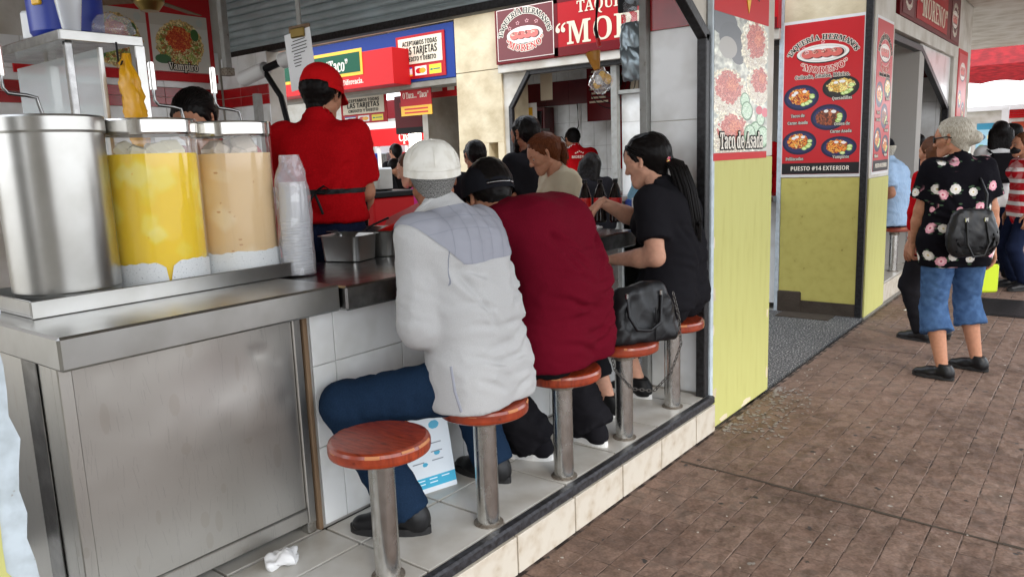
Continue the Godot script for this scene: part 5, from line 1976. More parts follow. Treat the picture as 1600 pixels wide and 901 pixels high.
	mb.tube([Vector3(-5.95, 2.2, -9.18), Vector3(-5.93, 1.9, -9.17), Vector3(-6.02, 1.72, -9.17), Vector3(-6.05, 1.45, -9.18)], [0.008], 5)
	part("cable", mb, M.plastic_black, cab)
	mb = MB.new()
	mb.tube([Vector3(-6.4, 1.75, -9.17), Vector3(-6.2, 1.76, -9.15), Vector3(-6.07, 1.62, -9.15), Vector3(-6.04, 1.4, -9.17)], [0.008], 5)
	part("cable", mb, M.plastic_black, cab)
	var ap := thing("red_apron", "red apron hanging from a strap on the taqueria tiles", "apron")
	mb = MB.new()
	mb.prism(PackedVector2Array([Vector2(-5.36, 1.3), Vector2(-5.05, 1.3), Vector2(-5.1, 1.92), Vector2(-5.28, 1.95)]), -9.17, -9.12)
	part("cloth", mb, M.red_cloth, ap)
	mb = MB.new()
	mb.prism(PackedVector2Array([Vector2(-5.24, 1.94), Vector2(-5.16, 1.93), Vector2(-5.22, 2.42), Vector2(-5.30, 2.42)]), -9.165, -9.14)
	part("strap", mb, M.red_cloth, ap)
	var hood := thing("steel_hood", "shiny steel panel on the tiles right of the red apron", "panel")
	bx("panel", Vector3(-4.88, 1.32, -9.19), Vector3(-4.25, 1.78, -9.1), M.steel, hood)
	bx("upper_foil", Vector3(-4.95, 1.8, -9.19), Vector3(-4.2, 2.1, -9.14), M.chrome, hood)
	var gp := thing("grey_post", "slim grey steel post at the front of the taqueria", "post")
	bx("post", Vector3(-4.17, 0, Z - 0.10), Vector3(-4.10, 2.44, Z - 0.03), M.grey_paint, gp)
	var gw := thing("tiled_panel", "tall pale tiled panel beside the grey steel post", "wall")
	bx("wall_body", Vector3(-4.09, 0, Z - 0.3), Vector3(-3.3, 2.1, Z - 0.12), M.grout_white, gw)
	tiles(gw, "z+", Z - 0.116, [-4.09, -3.7, -3.3], [1.0, 1.5, 1.82, 2.1], [M.tile_white])
	bx("shelf", Vector3(-4.1, 2.1, Z - 0.5), Vector3(-3.3, 2.14, Z - 0.05), M.grey_paint, gw)
	# counter of the taqueria
	var tc := thing("taqueria_counter", "white tiled counter of the taqueria across the passage", "counter")
	bx("base", Vector3(-5.44, 0.05, Z - 0.45), Vector3(-2.42, 1.02, Z - 0.12), M.tile_white, tc)
	bx("top", Vector3(-5.46, 1.02, Z - 0.55), Vector3(-2.42, 1.07, Z + 0.1), M.steel_dark, tc)
	# poster column at the street corner
	var y := thing("poster_column", "grimy yellow corner column carrying the red menu posters", "column")
	bx("column_body", Vector3(-2.40, 0, -7.80), Vector3(-1.665, 4.2, Z - 0.012), M.plaster_white, y)
	bx("painted_front", Vector3(-2.385, 0.12, Z - 0.012), Vector3(-1.715, 1.225, Z + 0.002), M.yellow_dirty, y)
	bx("exposed_base", Vector3(-2.40, 0.0, Z - 0.012), Vector3(-2.18, 0.2, Z + 0.012), M.dark_grime, y, 0.01)
	bx("scuffed_skirting", Vector3(-2.18, 0.0, Z - 0.012), Vector3(-1.715, 0.12, Z + 0.004), M.dark_grime, y)
	bx("side_strip", Vector3(-2.425, 0.0, Z - 0.03), Vector3(-2.387, 3.1, Z + 0.008), M.peeled, y)
	bx("black_corner_strip", Vector3(-1.715, 0.0, Z - 0.04), Vector3(-1.66, 4.2, Z + 0.01), M.black_metal, y)
	bx("upper_front", Vector3(-2.385, 1.228, Z - 0.012), Vector3(-1.715, 4.2, Z + 0.0), M.plaster, y)
	bx("painted_side", Vector3(-1.667, 0.0, -7.80), Vector3(-1.65, 1.21, Z - 0.05), M.yellow, y)
	bx("upper_side", Vector3(-1.667, 1.213, -7.80), Vector3(-1.653, 4.2, Z - 0.05), M.plaster_white, y)
	menu_poster("red taqueria menu poster facing the passage on the yellow column", facing(Vector3(-2.05, 1.905, Z + 0.002), 0), 0.655, 1.29, 200)
	menu_poster("narrow red menu poster on the street side of the yellow column", facing(Vector3(-1.652, 1.90, -7.44), 90), 0.56, 1.27, 300)
	build_far_stall()

func build_far_stall() -> void:
	# street front of the corner taqueria: step, stools, counter, sign, end pillar
	var p := thing("far_step", "tiled step with stools beyond the yellow poster column", "step")
	bx("step_body", Vector3(-4.0, 0, -12.4), Vector3(-1.675, 0.185, -7.84), M.grout, p)
	tiles(p, "y+", 0.193, [-1.66, -2.05, -2.42], steps(-7.85, -11.2, 0.395), [M.floor_tile, M.floor_tile_b], "floor_tile", 0.010, 0.014)
	tiles(p, "x+", -1.667, steps(-7.82, -11.2, 0.39), [0.002, 0.185], [M.fascia], "fascia_tile", 0.009, 0.016)
	var c := thing("far_counter", "white tiled counter behind the man in the blue shirt", "counter")
	bx("base", Vector3(-2.6, 0.2, -11.1), Vector3(-2.2, 1.0, -7.85), M.tile_white, c)
	bx("top", Vector3(-2.75, 1.0, -11.1), Vector3(-2.08, 1.06, -7.82), M.steel_dark, c)
	var s := thing("street_shop_sign", "maroon taqueria sign hanging over the sidewalk beyond the posters", "sign")
	bx("board", Vector3(-1.72, 2.66, -11.3), Vector3(-1.655, 3.25, -7.98), M.maroon_board, s)
	sheet("red_field", 1.7, 0.5, M.crimson_board, s, facing(Vector3(-1.654, 2.96, -9.55), 90), 0.003)
	lettering(s, "“MORENO”", "serif_bold", 0.21, M.cream_print, facing(Vector3(-1.648, 2.86, -9.6), 90), 0.95)
	lettering(s, "TAQUERIA", "serif_bold", 0.1, M.cream_print, facing(Vector3(-1.648, 3.14, -9.6), 90), 0.95)
	for zz in [-8.32, -10.92]:
		var im := Image.create(128, 128, false, Image.FORMAT_RGB8)
		im.fill(C(104, 16, 24))
		paint_dish(im, 64, 64, 50, 26)
		sheet("emblem", 0.5, 0.5, picture(im), s, facing(Vector3(-1.653, 2.94, zz), 90), 0.003)
		arc_lettering(s, "HERMANOS", "serif_bold", 0.05, M.ink_white, facing(Vector3(-1.648, 2.9, zz), 90), 0.2, 0.2, 160, 20)
		arc_lettering(s, "“MORENO”", "serif_bold", 0.05, M.ink_white, facing(Vector3(-1.648, 2.96, zz), 90), 0.2, 0.2, 220, 320)
	var f := thing("far_shutter_frame", "black chamfered shutter frame under the street taqueria sign", "frame")
	bx("soffit", Vector3(-2.3, 2.52, -11.35), Vector3(-1.66, 2.655, -7.82), M.plaster_white, f)
	bx("top_bar", Vector3(-1.76, 2.44, -9.3), Vector3(-1.69, 2.5, -7.82), M.black_metal, f)
	var mb := MB.new()
	var d := Vector3(0, -0.55, -1.75)
	mb.box(Vector3(-1.725, 2.47, -9.3) + d * 0.5, Vector3(0.06, 0.06, d.length() + 0.03), 0.004, Basis(Vector3.RIGHT, -atan2(0.55, 1.75)))
	part("chamfer_bar", mb, M.black_metal, f)
	bx("upright", Vector3(-1.76, 0.19, -11.1), Vector3(-1.69, 1.93, -11.04), M.black_metal, f)
	var cp := thing("corner_panel", "white tiled corner panel behind the far chamfered frame", "wall")
	mb = MB.new()
	mb.prism(PackedVector2Array([Vector2(9.3, 2.515), Vector2(11.06, 1.96), Vector2(11.06, 2.515)]), -1.75, -1.70, Transform3D(Basis(Vector3(0, 0, -1), Vector3(0, 1, 0), Vector3(1, 0, 0)), Vector3.ZERO))
	part("panel", mb, M.tile_white, cp)
	# end pillar with a poster
	var e := thing("end_pillar", "white pillar with a faded red poster at the end of the stalls", "pillar")
	bx("pillar_body", Vector3(-2.3, 0, -12.4), Vector3(-1.665, 4.0, -11.1), M.plaster_white, e)
	bx("tile_skirt", Vector3(-1.667, 0.0, -12.4), Vector3(-1.652, 1.55, -11.1), M.fascia, e)
	sheet("poster_print", 0.72, 1.0, M.red_paint, e, facing(Vector3(-1.664, 2.15, -11.75), 90), 0.006)
	var im2 := Image.create(96, 128, false, Image.FORMAT_RGB8)
	im2.fill(C(198, 60, 60))
	paint_dish(im2, 48, 30, 34, 16)
	paint_plate(im2, 26, 80, 20, 16, 0, 5)
	paint_plate(im2, 70, 100, 20, 16, 2, 6)
	sheet("poster_picture", 0.62, 0.9, picture(im2), e, facing(Vector3(-1.6575, 2.15, -11.75), 90), 0.002)
	# interior seen through the opening
	var iw := thing("far_stall_wall", "pale tiled interior wall with a red band behind the far stools", "wall")
	bx("wall_body", Vector3(-4.2, 0, -11.098), Vector3(-1.78, 3.2, -11.07), M.grout_white, iw)
	tiles(iw, "z+", -11.066, steps(-2.73, -1.78, 0.3), [1.0, 1.5, 2.0, 2.3], [M.tile_white])
	tiles(iw, "z+", -11.066, steps(-2.73, -1.78, 0.3), [2.3, 2.52], [M.tile_maroon], "red_tile")
	bx("back_panel", Vector3(-4.3, 0, -11.4), Vector3(-4.2, 3.2, -7.9), M.plaster_grey, iw)
	var sh := thing("plant_shelf", "grey wall shelf holding a small potted plant in the far stall", "shelf")
	bx("board", Vector3(-2.75, 1.69, -11.06), Vector3(-2.1, 1.715, -10.85), M.grey_paint, sh)
	bx("upper_board", Vector3(-2.75, 2.1, -11.06), Vector3(-2.1, 2.13, -10.85), M.grey_paint, sh)
	bx("end_board", Vector3(-2.13, 1.716, -11.06), Vector3(-2.10, 1.9, -10.87), M.plastic_white, sh)
	var pl := thing("potted_plant", "small leafy plant in a pale pot on the far shelf", "plant", Vector3(-2.25, 1.7155, -10.95))
	mb = MB.new()
	mb.lathe([Vector2(0, 0), Vector2(0.06, 0), Vector2(0.08, 0.1), Vector2(0.07, 0.1), Vector2(0.0, 0.09)], 16)
	part("pot", mb, M.plastic_white, pl)
	mb = MB.new()
	var r := RandomNumberGenerator.new()
	r.seed = 3
	for k in 60:
		var a := r.randf() * TAU
		var dd := Vector3(cos(a), r.randf_range(0.2, 1.4), sin(a)).normalized()
		var q := Vector3(0, 0.1, 0) + dd * r.randf_range(0.05, 0.19)
		var sd := dd.cross(Vector3.UP).normalized() * 0.022
		mb.quad(q - dd * 0.03, q + sd, q + dd * 0.04 + Vector3(0, -0.01, 0), q - sd)
	part("leaves", mb, M.foliage, pl)
	var no := thing("hanging_notice", "white paper notice hanging in the far stall opening", "notice")
	sheet("paper", 0.17, 0.34, M.paper, no, Transform3D(Basis(Vector3.UP, deg_to_rad(30)), Vector3(-1.92, 2.17, -9.95)), 0.003)
	for k in 2:
		sheet("text_line", 0.08, 0.03, M.ink_black, no, Transform3D(Basis(Vector3.UP, deg_to_rad(30)), Vector3(-1.92, 2.16 - k * 0.06, -9.95)).translated_local(Vector3(0, 0, 0.004)), 0.002)
	var fx := thing("steel_hood_far", "grey steel extractor hood inside the far stall", "hood")
	bx("hood", Vector3(-3.4, 2.18, -10.9), Vector3(-2.3, 2.5, -9.8), M.steel_dark, fx, 0.01)

# ---------------------------------------------------------------- taco stall left of the cream column and the market behind it
func build_market_beyond() -> void:
	var Z := -7.04
	var b := thing("blue_fascia", "blue painted fascia board above the taco stall", "fascia")
	bx("board", Vector3(-10.6, 2.47, Z - 0.08), Vector3(-6.27, 3.1, Z), M.blue_paint, b)
	bx("under_beam", Vector3(-10.6, 2.40, Z - 0.3), Vector3(-6.27, 2.466, Z - 0.01), M.plaster_grey, b)
	card_sign("red card payment sign on the blue fascia board", Vector3(-6.82, 2.765, Z + 0.002), 0.82, 0.52)
	var t := thing("box_sign", "red box sign with a green taco name panel beside the blue fascia", "sign")
	bx("box", Vector3(-9.9, 2.44, Z + 0.005), Vector3(-7.01, 2.87, Z + 0.3), M.red_paint, t)
	sheet("gold_panel", 2.1, 0.32, M.gold_paint, t, facing(Vector3(-8.6, 2.76, Z + 0.301), 0), 0.006)
	sheet("green_panel", 2.02, 0.24, M.green_paint, t, facing(Vector3(-8.6, 2.76, Z + 0.3075), 0), 0.003)
	lettering(t, "O... “Taco”", "serif_bold", 0.15, M.ink_white, facing(Vector3(-8.16, 2.74, Z + 0.313), 0), 0.62)
	lettering(t, "iencia hacen la Diferencia.", "serif_bold", 0.062, M.ink_white, facing(Vector3(-8.02, 2.525, Z + 0.302), 0), 0.8)
	card_sign("darker card payment sign hanging inside the taco stall", Vector3(-9.0, 2.3, -8.0), 1.02, 0.42)
	var h := thing("small_taco_sign", "small red and yellow sign hanging under the blue fascia", "sign")
	sheet("red_panel", 0.55, 0.22, M.crimson_board, h, facing(Vector3(-7.1, 2.31, -7.2), 0), 0.01)
	sheet("yellow_panel", 0.55, 0.12, M.plastic_yellow, h, facing(Vector3(-7.1, 2.138, -7.2), 0), 0.01)
	lettering(h, "O Tuca... “Taco”", "serif_bold", 0.075, M.ink_white, facing(Vector3(-7.1, 2.33, -7.188), 0), 0.55)
	for k in 2:
		sheet("text_line", 0.42, 0.02, M.ink_red, h, facing(Vector3(-7.1, 2.16 - k * 0.045, -7.189), 0), 0.002)
	var r2 := thing("red_rail_sign", "long red sign strip hanging under the ceiling beside the cream column", "sign")
	sheet("strip", 1.3, 0.16, M.red_paint, r2, facing(Vector3(-6.9, 2.38, -7.5), 0), 0.02)
	sheet("white_mark", 0.12, 0.05, M.ink_white, r2, facing(Vector3(-6.75, 2.4, -7.478), 0), 0.002)
	sheet("white_mark", 0.3, 0.05, M.ink_white, r2, facing(Vector3(-7.05, 2.4, -7.478), 0), 0.002)
	var dk := thing("dark_display", "dark glass display case high on the wall left of the cream column", "display case")
	bx("case", Vector3(-8.0, 1.5, -9.6), Vector3(-6.9, 2.25, -9.2), M.plastic_black, dk)
	bx("pane", Vector3(-7.9, 1.56, -9.199), Vector3(-7.0, 2.15, -9.19), M.steel_dark, dk)
	var ps := thing("maroon_poster", "maroon food poster hanging deep inside the taco stall", "poster")
	sheet("print", 0.85, 0.6, M.maroon_board, ps, facing(Vector3(-8.95, 2.25, -9.0), 0), 0.006)
	sheet("heading", 0.6, 0.08, M.crimson_board, ps, facing(Vector3(-8.95, 2.4, -8.993), 0), 0.003)
	sheet("purple_strip", 0.8, 0.1, M.plastic_black, ps, facing(Vector3(-8.95, 1.99, -8.993), 0), 0.003)
	# bright shop across the market aisle
	var s := thing("bright_shop", "bright red and white shop front far beyond the taco stall", "shop front")
	var a := Vector3(-14.2, 0, -12.2)
	bx("red_fascia", a + Vector3(0, 1.86, 0), a + Vector3(2.6, 2.24, 0.1), M.red_paint, s)
	bx("white_soffit", a + Vector3(0, 2.24, -0.1), a + Vector3(2.6, 2.4, 0.0), M.plastic_white, s)
	bx("back_wall", a + Vector3(0, 0.6, -0.8), a + Vector3(2.9, 2.24, -0.7), M.plastic_white, s)
	for k in 6:
		bx("window_post", a + Vector3(k * 0.45, 1.3, 0.0), a + Vector3(k * 0.45 + 0.06, 1.86, 0.06), M.plastic_white, s)
		bx("goods", a + Vector3(k * 0.45 + 0.1, 1.36, -0.5), a + Vector3(k * 0.45 + 0.36, 1.72, -0.3), [M.plastic_blue, M.steel_dark, M.plastic_red][k % 3], s, 0.02)
	bx("white_counter", a + Vector3(0, 1.18, 0), a + Vector3(2.6, 1.3, 0.12), M.plastic_white, s)
	bx("blue_base", a + Vector3(0, 0.3, 0), a + Vector3(2.6, 1.18, 0.1), M.plastic_blue, s)
	bx("red_upper_board", a + Vector3(0.6, 2.45, 0), a + Vector3(2.2, 2.85, 0.08), M.maroon_board, s)
	lettering(s, "Cpan’", "serif_bold", 0.18, M.ink_white, facing(a + Vector3(1.95, 2.03, 0.105), 0), 0.8)
	var lit := mat(C(255, 250, 240), 0.5)
	lit.emission_enabled = true
	lit.emission = C(255, 248, 236)
	lit.emission_energy_multiplier = 2.2
	var lp := thing("light_pillar", "bright white lit sign pillar right of the far red shop", "lit sign")
	bx("lit_panel", a + Vector3(2.3, 1.75, 0.3), a + Vector3(2.56, 2.65, 0.42), lit, lp)
	var om := OmniLight3D.new()
	om.name = "lit_sign_light"
	om.position = a + Vector3(2.43, 2.2, 0.6)
	om.light_energy = 1.2
	om.omni_range = 9.0
	om.omni_attenuation = 2.0
	om.light_size = 0.3
	om.light_color = Color(1.0, 0.97, 0.92)
	om.shadow_enabled = true
	lp.add_child(om)
	var tb := thing("cafe_table", "dark low counter in front of the far bright shop", "counter")
	bx("front", Vector3(-11.5, 0.0, -9.2), Vector3(-8.3, 1.0, -8.9), M.dark_grime, tb)
	bx("top", Vector3(-11.6, 1.0, -9.3), Vector3(-8.2, 1.06, -8.75), M.steel_dark, tb)
	for e in [[Vector3(-9.35, 1.06, -8.95), M.plastic_yellow, "yellow mustard bottle on the dark far counter"], [Vector3(-9.65, 1.06, -8.95), M.plastic_red, "red sauce bottle on the dark far counter"]]:
		bottle(e[0], 0.05, 0.24, e[1], e[2])
	# walls closing the market
	var mb := MB.new()
	mb.box(Vector3(-16.5, 1.6, -12.0), Vector3(0.3, 3.2, 18))
	tag(part("market_side_wall", mb, M.plaster_grey, self), "grey plaster wall at the far left of the market", "wall")
	# awnings, posters and shutters across the side street at the end of the sidewalk
	for e in [[-4.2, 2.78, 3.42, "lower left red scalloped awning at the end of the sidewalk"]]:
		var w := thing("red_awning", e[3], "awning")
		var poly := PackedVector2Array()
		var n := 9
		var x0 := -3.2
		var x1 := 3.4
		for k in n * 6 + 1:
			var u := float(k) / (n * 6)
			poly.append(Vector2(lerpf(x0, x1, u), 2.76 + 0.05 * absf(sin(u * n * PI)) - 0.05))
		poly.append(Vector2(x1, 3.1))
		poly.append(Vector2(x0, 3.1))
		mb = MB.new()
		mb.prism(poly, -20.01, -19.99)
		part("valance", mb, M.awning, w)
		mb = MB.new()
		mb.quad(Vector3(x0, 3.1, -20.0), Vector3(x1, 3.1, -20.0), Vector3(x1, 3.95, -21.2), Vector3(x0, 3.95, -21.2))
		mb.quad(Vector3(x1, 3.09, -20.0), Vector3(x0, 3.09, -20.0), Vector3(x0, 3.94, -21.2), Vector3(x1, 3.94, -21.2))
		part("canvas", mb, M.awning, w)
		for k in 3:
			bx("post", Vector3(-2.9 + k * 3.0, 0, -20.06), Vector3(-2.84 + k * 3.0, 3.1, -20.0), M.plastic_white, w)
	var st := thing("market_kiosk", "row of far kiosks with red shutter and posters across the side street", "kiosk")
	bx("kiosk_body", Vector3(-3.4, 0, -24.2), Vector3(3.4, 2.2, -22.5), M.plaster_white, st)
	bx("roof_edge", Vector3(-3.5, 2.2, -24.3), Vector3(3.5, 2.32, -22.3), M.plastic_white, st)
	for k in 4:
		bx("red_shutter_slat", Vector3(-2.15, 2.0 + k * 0.05, -22.49), Vector3(2.6, 2.045 + k * 0.05, -22.44), M.red_paint, st)
	for k in 7:
		var x := -3.2 + k * 0.72
		var im := Image.create(48, 64, false, Image.FORMAT_RGB8)
		im.fill([C(230, 236, 226), C(160, 204, 220), C(226, 110, 50), C(240, 238, 232)][k % 4])
		im.fill_rect(Rect2i(0, 0, 48, 12), [C(200, 40, 44), C(60, 140, 170), C(170, 60, 30), C(190, 30, 40)][k % 4])
		for j in 5:
			fill_ellipse(im, 10 + (j % 3) * 14, 26 + (j / 3) * 20, 6, 6, [C(110, 150, 70), C(90, 110, 130), C(240, 220, 160), C(200, 60, 60)][(k + j) % 4])
		sheet("poster", 0.62, 0.82, picture(im), st, facing(Vector3(x, 1.5, -22.49), 0), 0.01)
	bx("white_post", Vector3(-2.24, 0, -22.2), Vector3(-2.1, 2.25, -22.06), M.plastic_white, st)

func bottle(at: Vector3, r: float, h: float, m: Material, label: String, group := "", cap_m: Material = null) -> Node3D:
	var b := thing("squeeze_bottle", label, "bottle", at, 0.0, group)
	var mb := MB.new()
	mb.lathe([Vector2(0, 0), Vector2(r * 0.95, 0), Vector2(r, r * 0.15), Vector2(r, h * 0.62), Vector2(r * 0.85, h * 0.7), Vector2(r * 0.5, h * 0.74), Vector2(0, h * 0.75)], 16)
	part("body", mb, m, b)
	mb = MB.new()
	mb.lathe([Vector2(r * 0.45, h * 0.74), Vector2(r * 0.35, h * 0.8), Vector2(r * 0.12, h), Vector2(0, h)], 12)
	part("nozzle", mb, cap_m if cap_m else m, b)
	return b

# ---------------------------------------------------------------- counter, cabinet and what stands on them
func build_counter_things() -> void:
	# stainless cabinet
	var c := thing("steel_cabinet", "large dented stainless steel serving cabinet at the left", "cabinet")
	var mb := MB.new()   # front sheet with dents
	var nz := noise(1.6, 5)
	var z0 := -0.84
	var z1 := -1.545
	var y0 := 0.30
	var y1 := 1.0
	var nu := 40
	var nv := 36
	var base := mb.v.size()
	for j in nv + 1:
		for i in nu + 1:
			var z := lerpf(z0, z1, float(i) / nu)
			var y := lerpf(y0, y1, float(j) / nv)
			var bow := nz.get_noise_2d(z * 0.9, y * 0.7) * 0.005
			for e in [[-1.40, 0.90, 0.012, 0.004], [-1.44, 0.895, 0.012, 0.004], [-1.47, 0.86, 0.01, 0.003], [-1.5, 0.72, 0.02, 0.002], [-1.3, 0.84, 0.09, 0.004]]:
				bow -= e[3] * exp(-(pow(z - e[0], 2) + pow(y - e[1], 2)) / (e[2] * e[2]))
			mb.vert(Vector3(-2.183 + bow, y, z), Vector3.RIGHT)
	for j in nv:
		for i in nu:
			var a := base + j * (nu + 1) + i
			mb.idx.append_array(PackedInt32Array([a, a + nu + 1, a + 1, a + 1, a + nu + 1, a + nu + 2]))
	mb.renormal()
	part("front_panel", mb, M.steel_panel, c)
	bx("left_stile", Vector3(-2.21, 0.2, -0.838), Vector3(-2.172, 1.0, -0.80), M.steel_panel, c)
	bx("right_stile", Vector3(-2.21, 0.24, -1.578), Vector3(-2.172, 1.0, -1.547), M.steel_panel, c)
	bx("bottom_rail", Vector3(-2.21, 0.245, -1.546), Vector3(-2.174, 0.298, -0.84), M.steel_panel, c)
	bx("side_panel", Vector3(-2.95, 0.24, -0.825), Vector3(-2.212, 1.0, -0.802), M.steel_panel, c)
	bx("side_batten", Vector3(-2.40, 0.24, -0.80), Vector3(-2.30, 1.0, -0.796), M.steel_dark, c)
	bx("inner_body", Vector3(-2.93, 0.26, -1.57), Vector3(-2.215, 0.99, -0.83), M.steel_dark, c)
	for z in [-0.82, -1.56]:
		for x in [-2.195, -2.9]:
			bx("leg", Vector3(x - 0.02, 0.2, z - 0.018), Vector3(x + 0.02, 0.25, z + 0.018), M.steel_post, c)
	bx("countertop", Vector3(-2.98, 0.998, -1.692), Vector3(-2.088, 1.09, -0.78), M.steel, c, 0.007)
	var es := thing("edge_board", "narrow raw wooden strip between the steel cabinet and the white tiles", "board")
	bx("strip", Vector3(-2.2, 0.2, -1.604), Vector3(-2.168, 0.997, -1.586), M.wood_raw, es)
	# long counter with tiled base
	var k := thing("lunch_counter", "long dark steel topped lunch counter on a white tiled base", "counter")
	bx("base_body", Vector3(-2.45, 0.19, -3.76), Vector3(-2.184, 0.995, -1.615), M.grout_white, k)
	tiles(k, "x+", -2.179, [-1.618, -1.72, -2.05, -2.38, -2.71, -3.04, -3.37, -3.75], [0.205, 0.5, 0.8, 0.994], [M.tile_white])
	bx("countertop", Vector3(-2.72, 0.996, -3.76), Vector3(-2.066, 1.083, -1.70), M.steel_dark, k, 0.007)
	# passage-side counter
	var pc := thing("passage_counter", "red edged steel counter on the passage side of the stall", "counter")
	bx("top", Vector3(-5.3, 1.06, -4.15), Vector3(-2.75, 1.1, -3.6), M.steel_dark, pc)
	bx("red_front", Vector3(-5.28, 0.2, -4.1), Vector3(-2.78, 1.06, -3.62), M.red_paint, pc)
	var rc := thing("red_cooker_box", "red metal box with a black top edge behind the cook", "box")
	bx("body", Vector3(-4.0, 0.2, -3.3), Vector3(-3.31, 1.30, -2.97), M.red_paint, rc, 0.01)
	bx("top", Vector3(-4.02, 1.30, -3.32), Vector3(-3.29, 1.335, -2.95), M.plastic_black, rc, 0.006)
	var nd := thing("napkin_dispenser", "steel napkin dispenser standing on the red metal box", "dispenser")
	bx("box", Vector3(-3.52, 1.336, -3.2), Vector3(-3.38, 1.47, -3.08), M.steel, nd, 0.01)
	pan("hotel_pan", Vector3(-4.3, 1.1, -3.98), 0.19, 0.15, 0.14, 15.0, "steel food pan by the red sauce bottle on the passage counter")
	bottle(Vector3(-4.55, 1.1, -4.02), 0.045, 0.25, M.plastic_red, "red sauce bottle behind the far steel pan")
	bottle(Vector3(-4.13, 1.1, -3.93), 0.028, 0.16, M.plastic_white, "slim white bottle right of the far steel pan", "", M.plastic_red)
	var pt := thing("taco_plate", "plate of food with salad before the woman in pink", "plate", Vector3(-4.0, 1.1, -4.0))
	mb = MB.new()
	mb.lathe([Vector2(0, 0), Vector2(0.07, 0), Vector2(0.13, 0.02), Vector2(0.128, 0.024), Vector2(0.07, 0.006), Vector2(0, 0.006)], 24)
	part("plate", mb, M.plastic_red, pt)
	for e in [[-0.03, 0.02, 0.05, M.cream_print], [0.05, -0.01, 0.035, M.foliage], [0.0, -0.05, 0.04, M.plastic_white]]:
		mb = MB.new()
		mb.sphere(Vector3(e[0], 0.02, e[1]), Vector3(e[2], e[2] * 0.5, e[2] * 0.8), 12)
		part("food", mb, e[3], pt)
	# pans on the long counter
	pan("hotel_pan", Vector3(-2.63, 1.084, -2.20), 0.20, 0.18, 0.11, 16.0, "small empty steel pan on the counter next to the cup stack")
	var p2 := pan("hotel_pan", Vector3(-2.70, 1.084, -2.40), 0.32, 0.26, 0.115, 24.0, "wider steel pan with a spoon and red cloth on the counter")
	mb = MB.new()
	mb.tube([Vector3(-0.06, 0.09, 0.05), Vector3(0.0, 0.13, 0.0), Vector3(0.06, 0.16, -0.06)], [0.006, 0.005, 0.006], 6)
	part("spoon", mb, M.plastic_black, p2)
	mb = MB.new()
	mb.sphere(Vector3(-0.04, 0.075, 0.03), Vector3(0.1, 0.03, 0.08), 14)
	part("salsa", mb, M.plastic_red, p2)
	var rt := thing("red_tray", "red plastic tray leaning over the wider steel pan", "tray")
	mb = MB.new()
	mb.box(Vector3.ZERO, Vector3(0.34, 0.012, 0.16), 0.004, Basis.from_euler(Vector3(0.5, 0.5, 0.45)))
	part("tray", mb, M.plastic_red, rt, Vector3(-2.66, 1.25, -2.62))
	mb = MB.new()
	mb.box(Vector3.ZERO, Vector3(0.34, 0.03, 0.012), 0.004, Basis.from_euler(Vector3(0.5, 0.5, 0.45)))
	part("rim", mb, M.plastic_red, rt, Vector3(-2.64, 1.22, -2.54))
	# drip tray and three drink dispensers
	var t := thing("drip_tray", "long shallow steel tray carrying the three drink dispensers", "tray")
	bx("bottom", Vector3(-2.82, 1.091, -1.82), Vector3(-2.432, 1.1, -0.855), M.steel, t, 0.002)
	bx("front_lip", Vector3(-2.432, 1.091, -1.826), Vector3(-2.424, 1.143, -0.85), M.steel, t, 0.002)
	bx("back_lip", Vector3(-2.828, 1.091, -1.826), Vector3(-2.82, 1.143, -0.85), M.steel, t, 0.002)
	bx("end_lip", Vector3(-2.819, 1.1, -0.858), Vector3(-2.433, 1.143, -0.85), M.steel, t, 0.002)
	bx("end_lip", Vector3(-2.819, 1.1, -1.826), Vector3(-2.433, 1.143, -1.818), M.steel, t, 0.002)
	dispenser("steel drink container with a ladle handle, leftmost on the tray", Vector3(-2.62, 1.1005, -1.035), 0.155, 0.575, 0)
	dispenser("clear drink container of yellow pineapple juice with ice", Vector3(-2.62, 1.1005, -1.352), 0.152, 0.57, 1)
	dispenser("clear drink container of tan rice drink beside the cup stack", Vector3(-2.62, 1.1005, -1.66), 0.146, 0.565, 2)
	# stack of clear cups in a bag
	var cs := thing("cup_stack", "tall stack of clear plastic cups in a crinkled bag", "cups", Vector3(-2.455, 1.0905, -1.80))
	mb = MB.new()
	mb.lathe([Vector2(0.058, 0.0), Vector2(0.061, 0.003), Vector2(0.057, 0.006), Vector2(0.056, 0.04), Vector2(0.05, 0.15), Vector2(0.0, 0.152)], 20)
	var cm := mb.mesh()
	for i in 18:
		var o := part_mesh("cup", cm, M.cup_clear, cs, Vector3(rng.randf_range(-0.001, 0.001), 0.004 + i * 0.0115, rng.randf_range(-0.001, 0.001)))
		o.rotation_degrees.y = i * 17.0
	mb = MB.new()
	var rows := 30
	var bn := noise(9.0, 77)
	var b0 := mb.v.size()
	for j in rows + 1:
		var u := float(j) / rows
		for i in 33:
			var a := TAU * (i % 32) / 32.0
			var rr := lerpf(0.067, 0.063, u) if u < 0.78 else lerpf(0.063, 0.044, (u - 0.78) / 0.22)
			rr += bn.get_noise_3d(cos(a) * 0.05, u * 0.4, sin(a) * 0.05) * (0.008 if u < 0.74 else 0.03)
			mb.vert(Vector3(cos(a) * rr, u * 0.45, sin(a) * rr), Vector3.UP)
	for j in rows:
		for i in 32:
			var a := b0 + j * 33 + i
			mb.idx.append_array(PackedInt32Array([a, a + 1, a + 33, a + 1, a + 34, a + 33]))
	mb.renormal()
	part("bag", mb, pane(C(240, 240, 246), 0.26, 0.06), cs)
	# shelf stand with glass guard
	M.guard_glass = pane(C(214, 222, 224), 0.42, 0.06)
	var s := thing("shelf_stand", "steel shelf stand with a glass guard above the dispensers", "shelf")
	bx("shelf", Vector3(-3.75, 1.974, -1.535), Vector3(-2.953, 2.0, -1.25), M.steel_dark, s, 0.003)
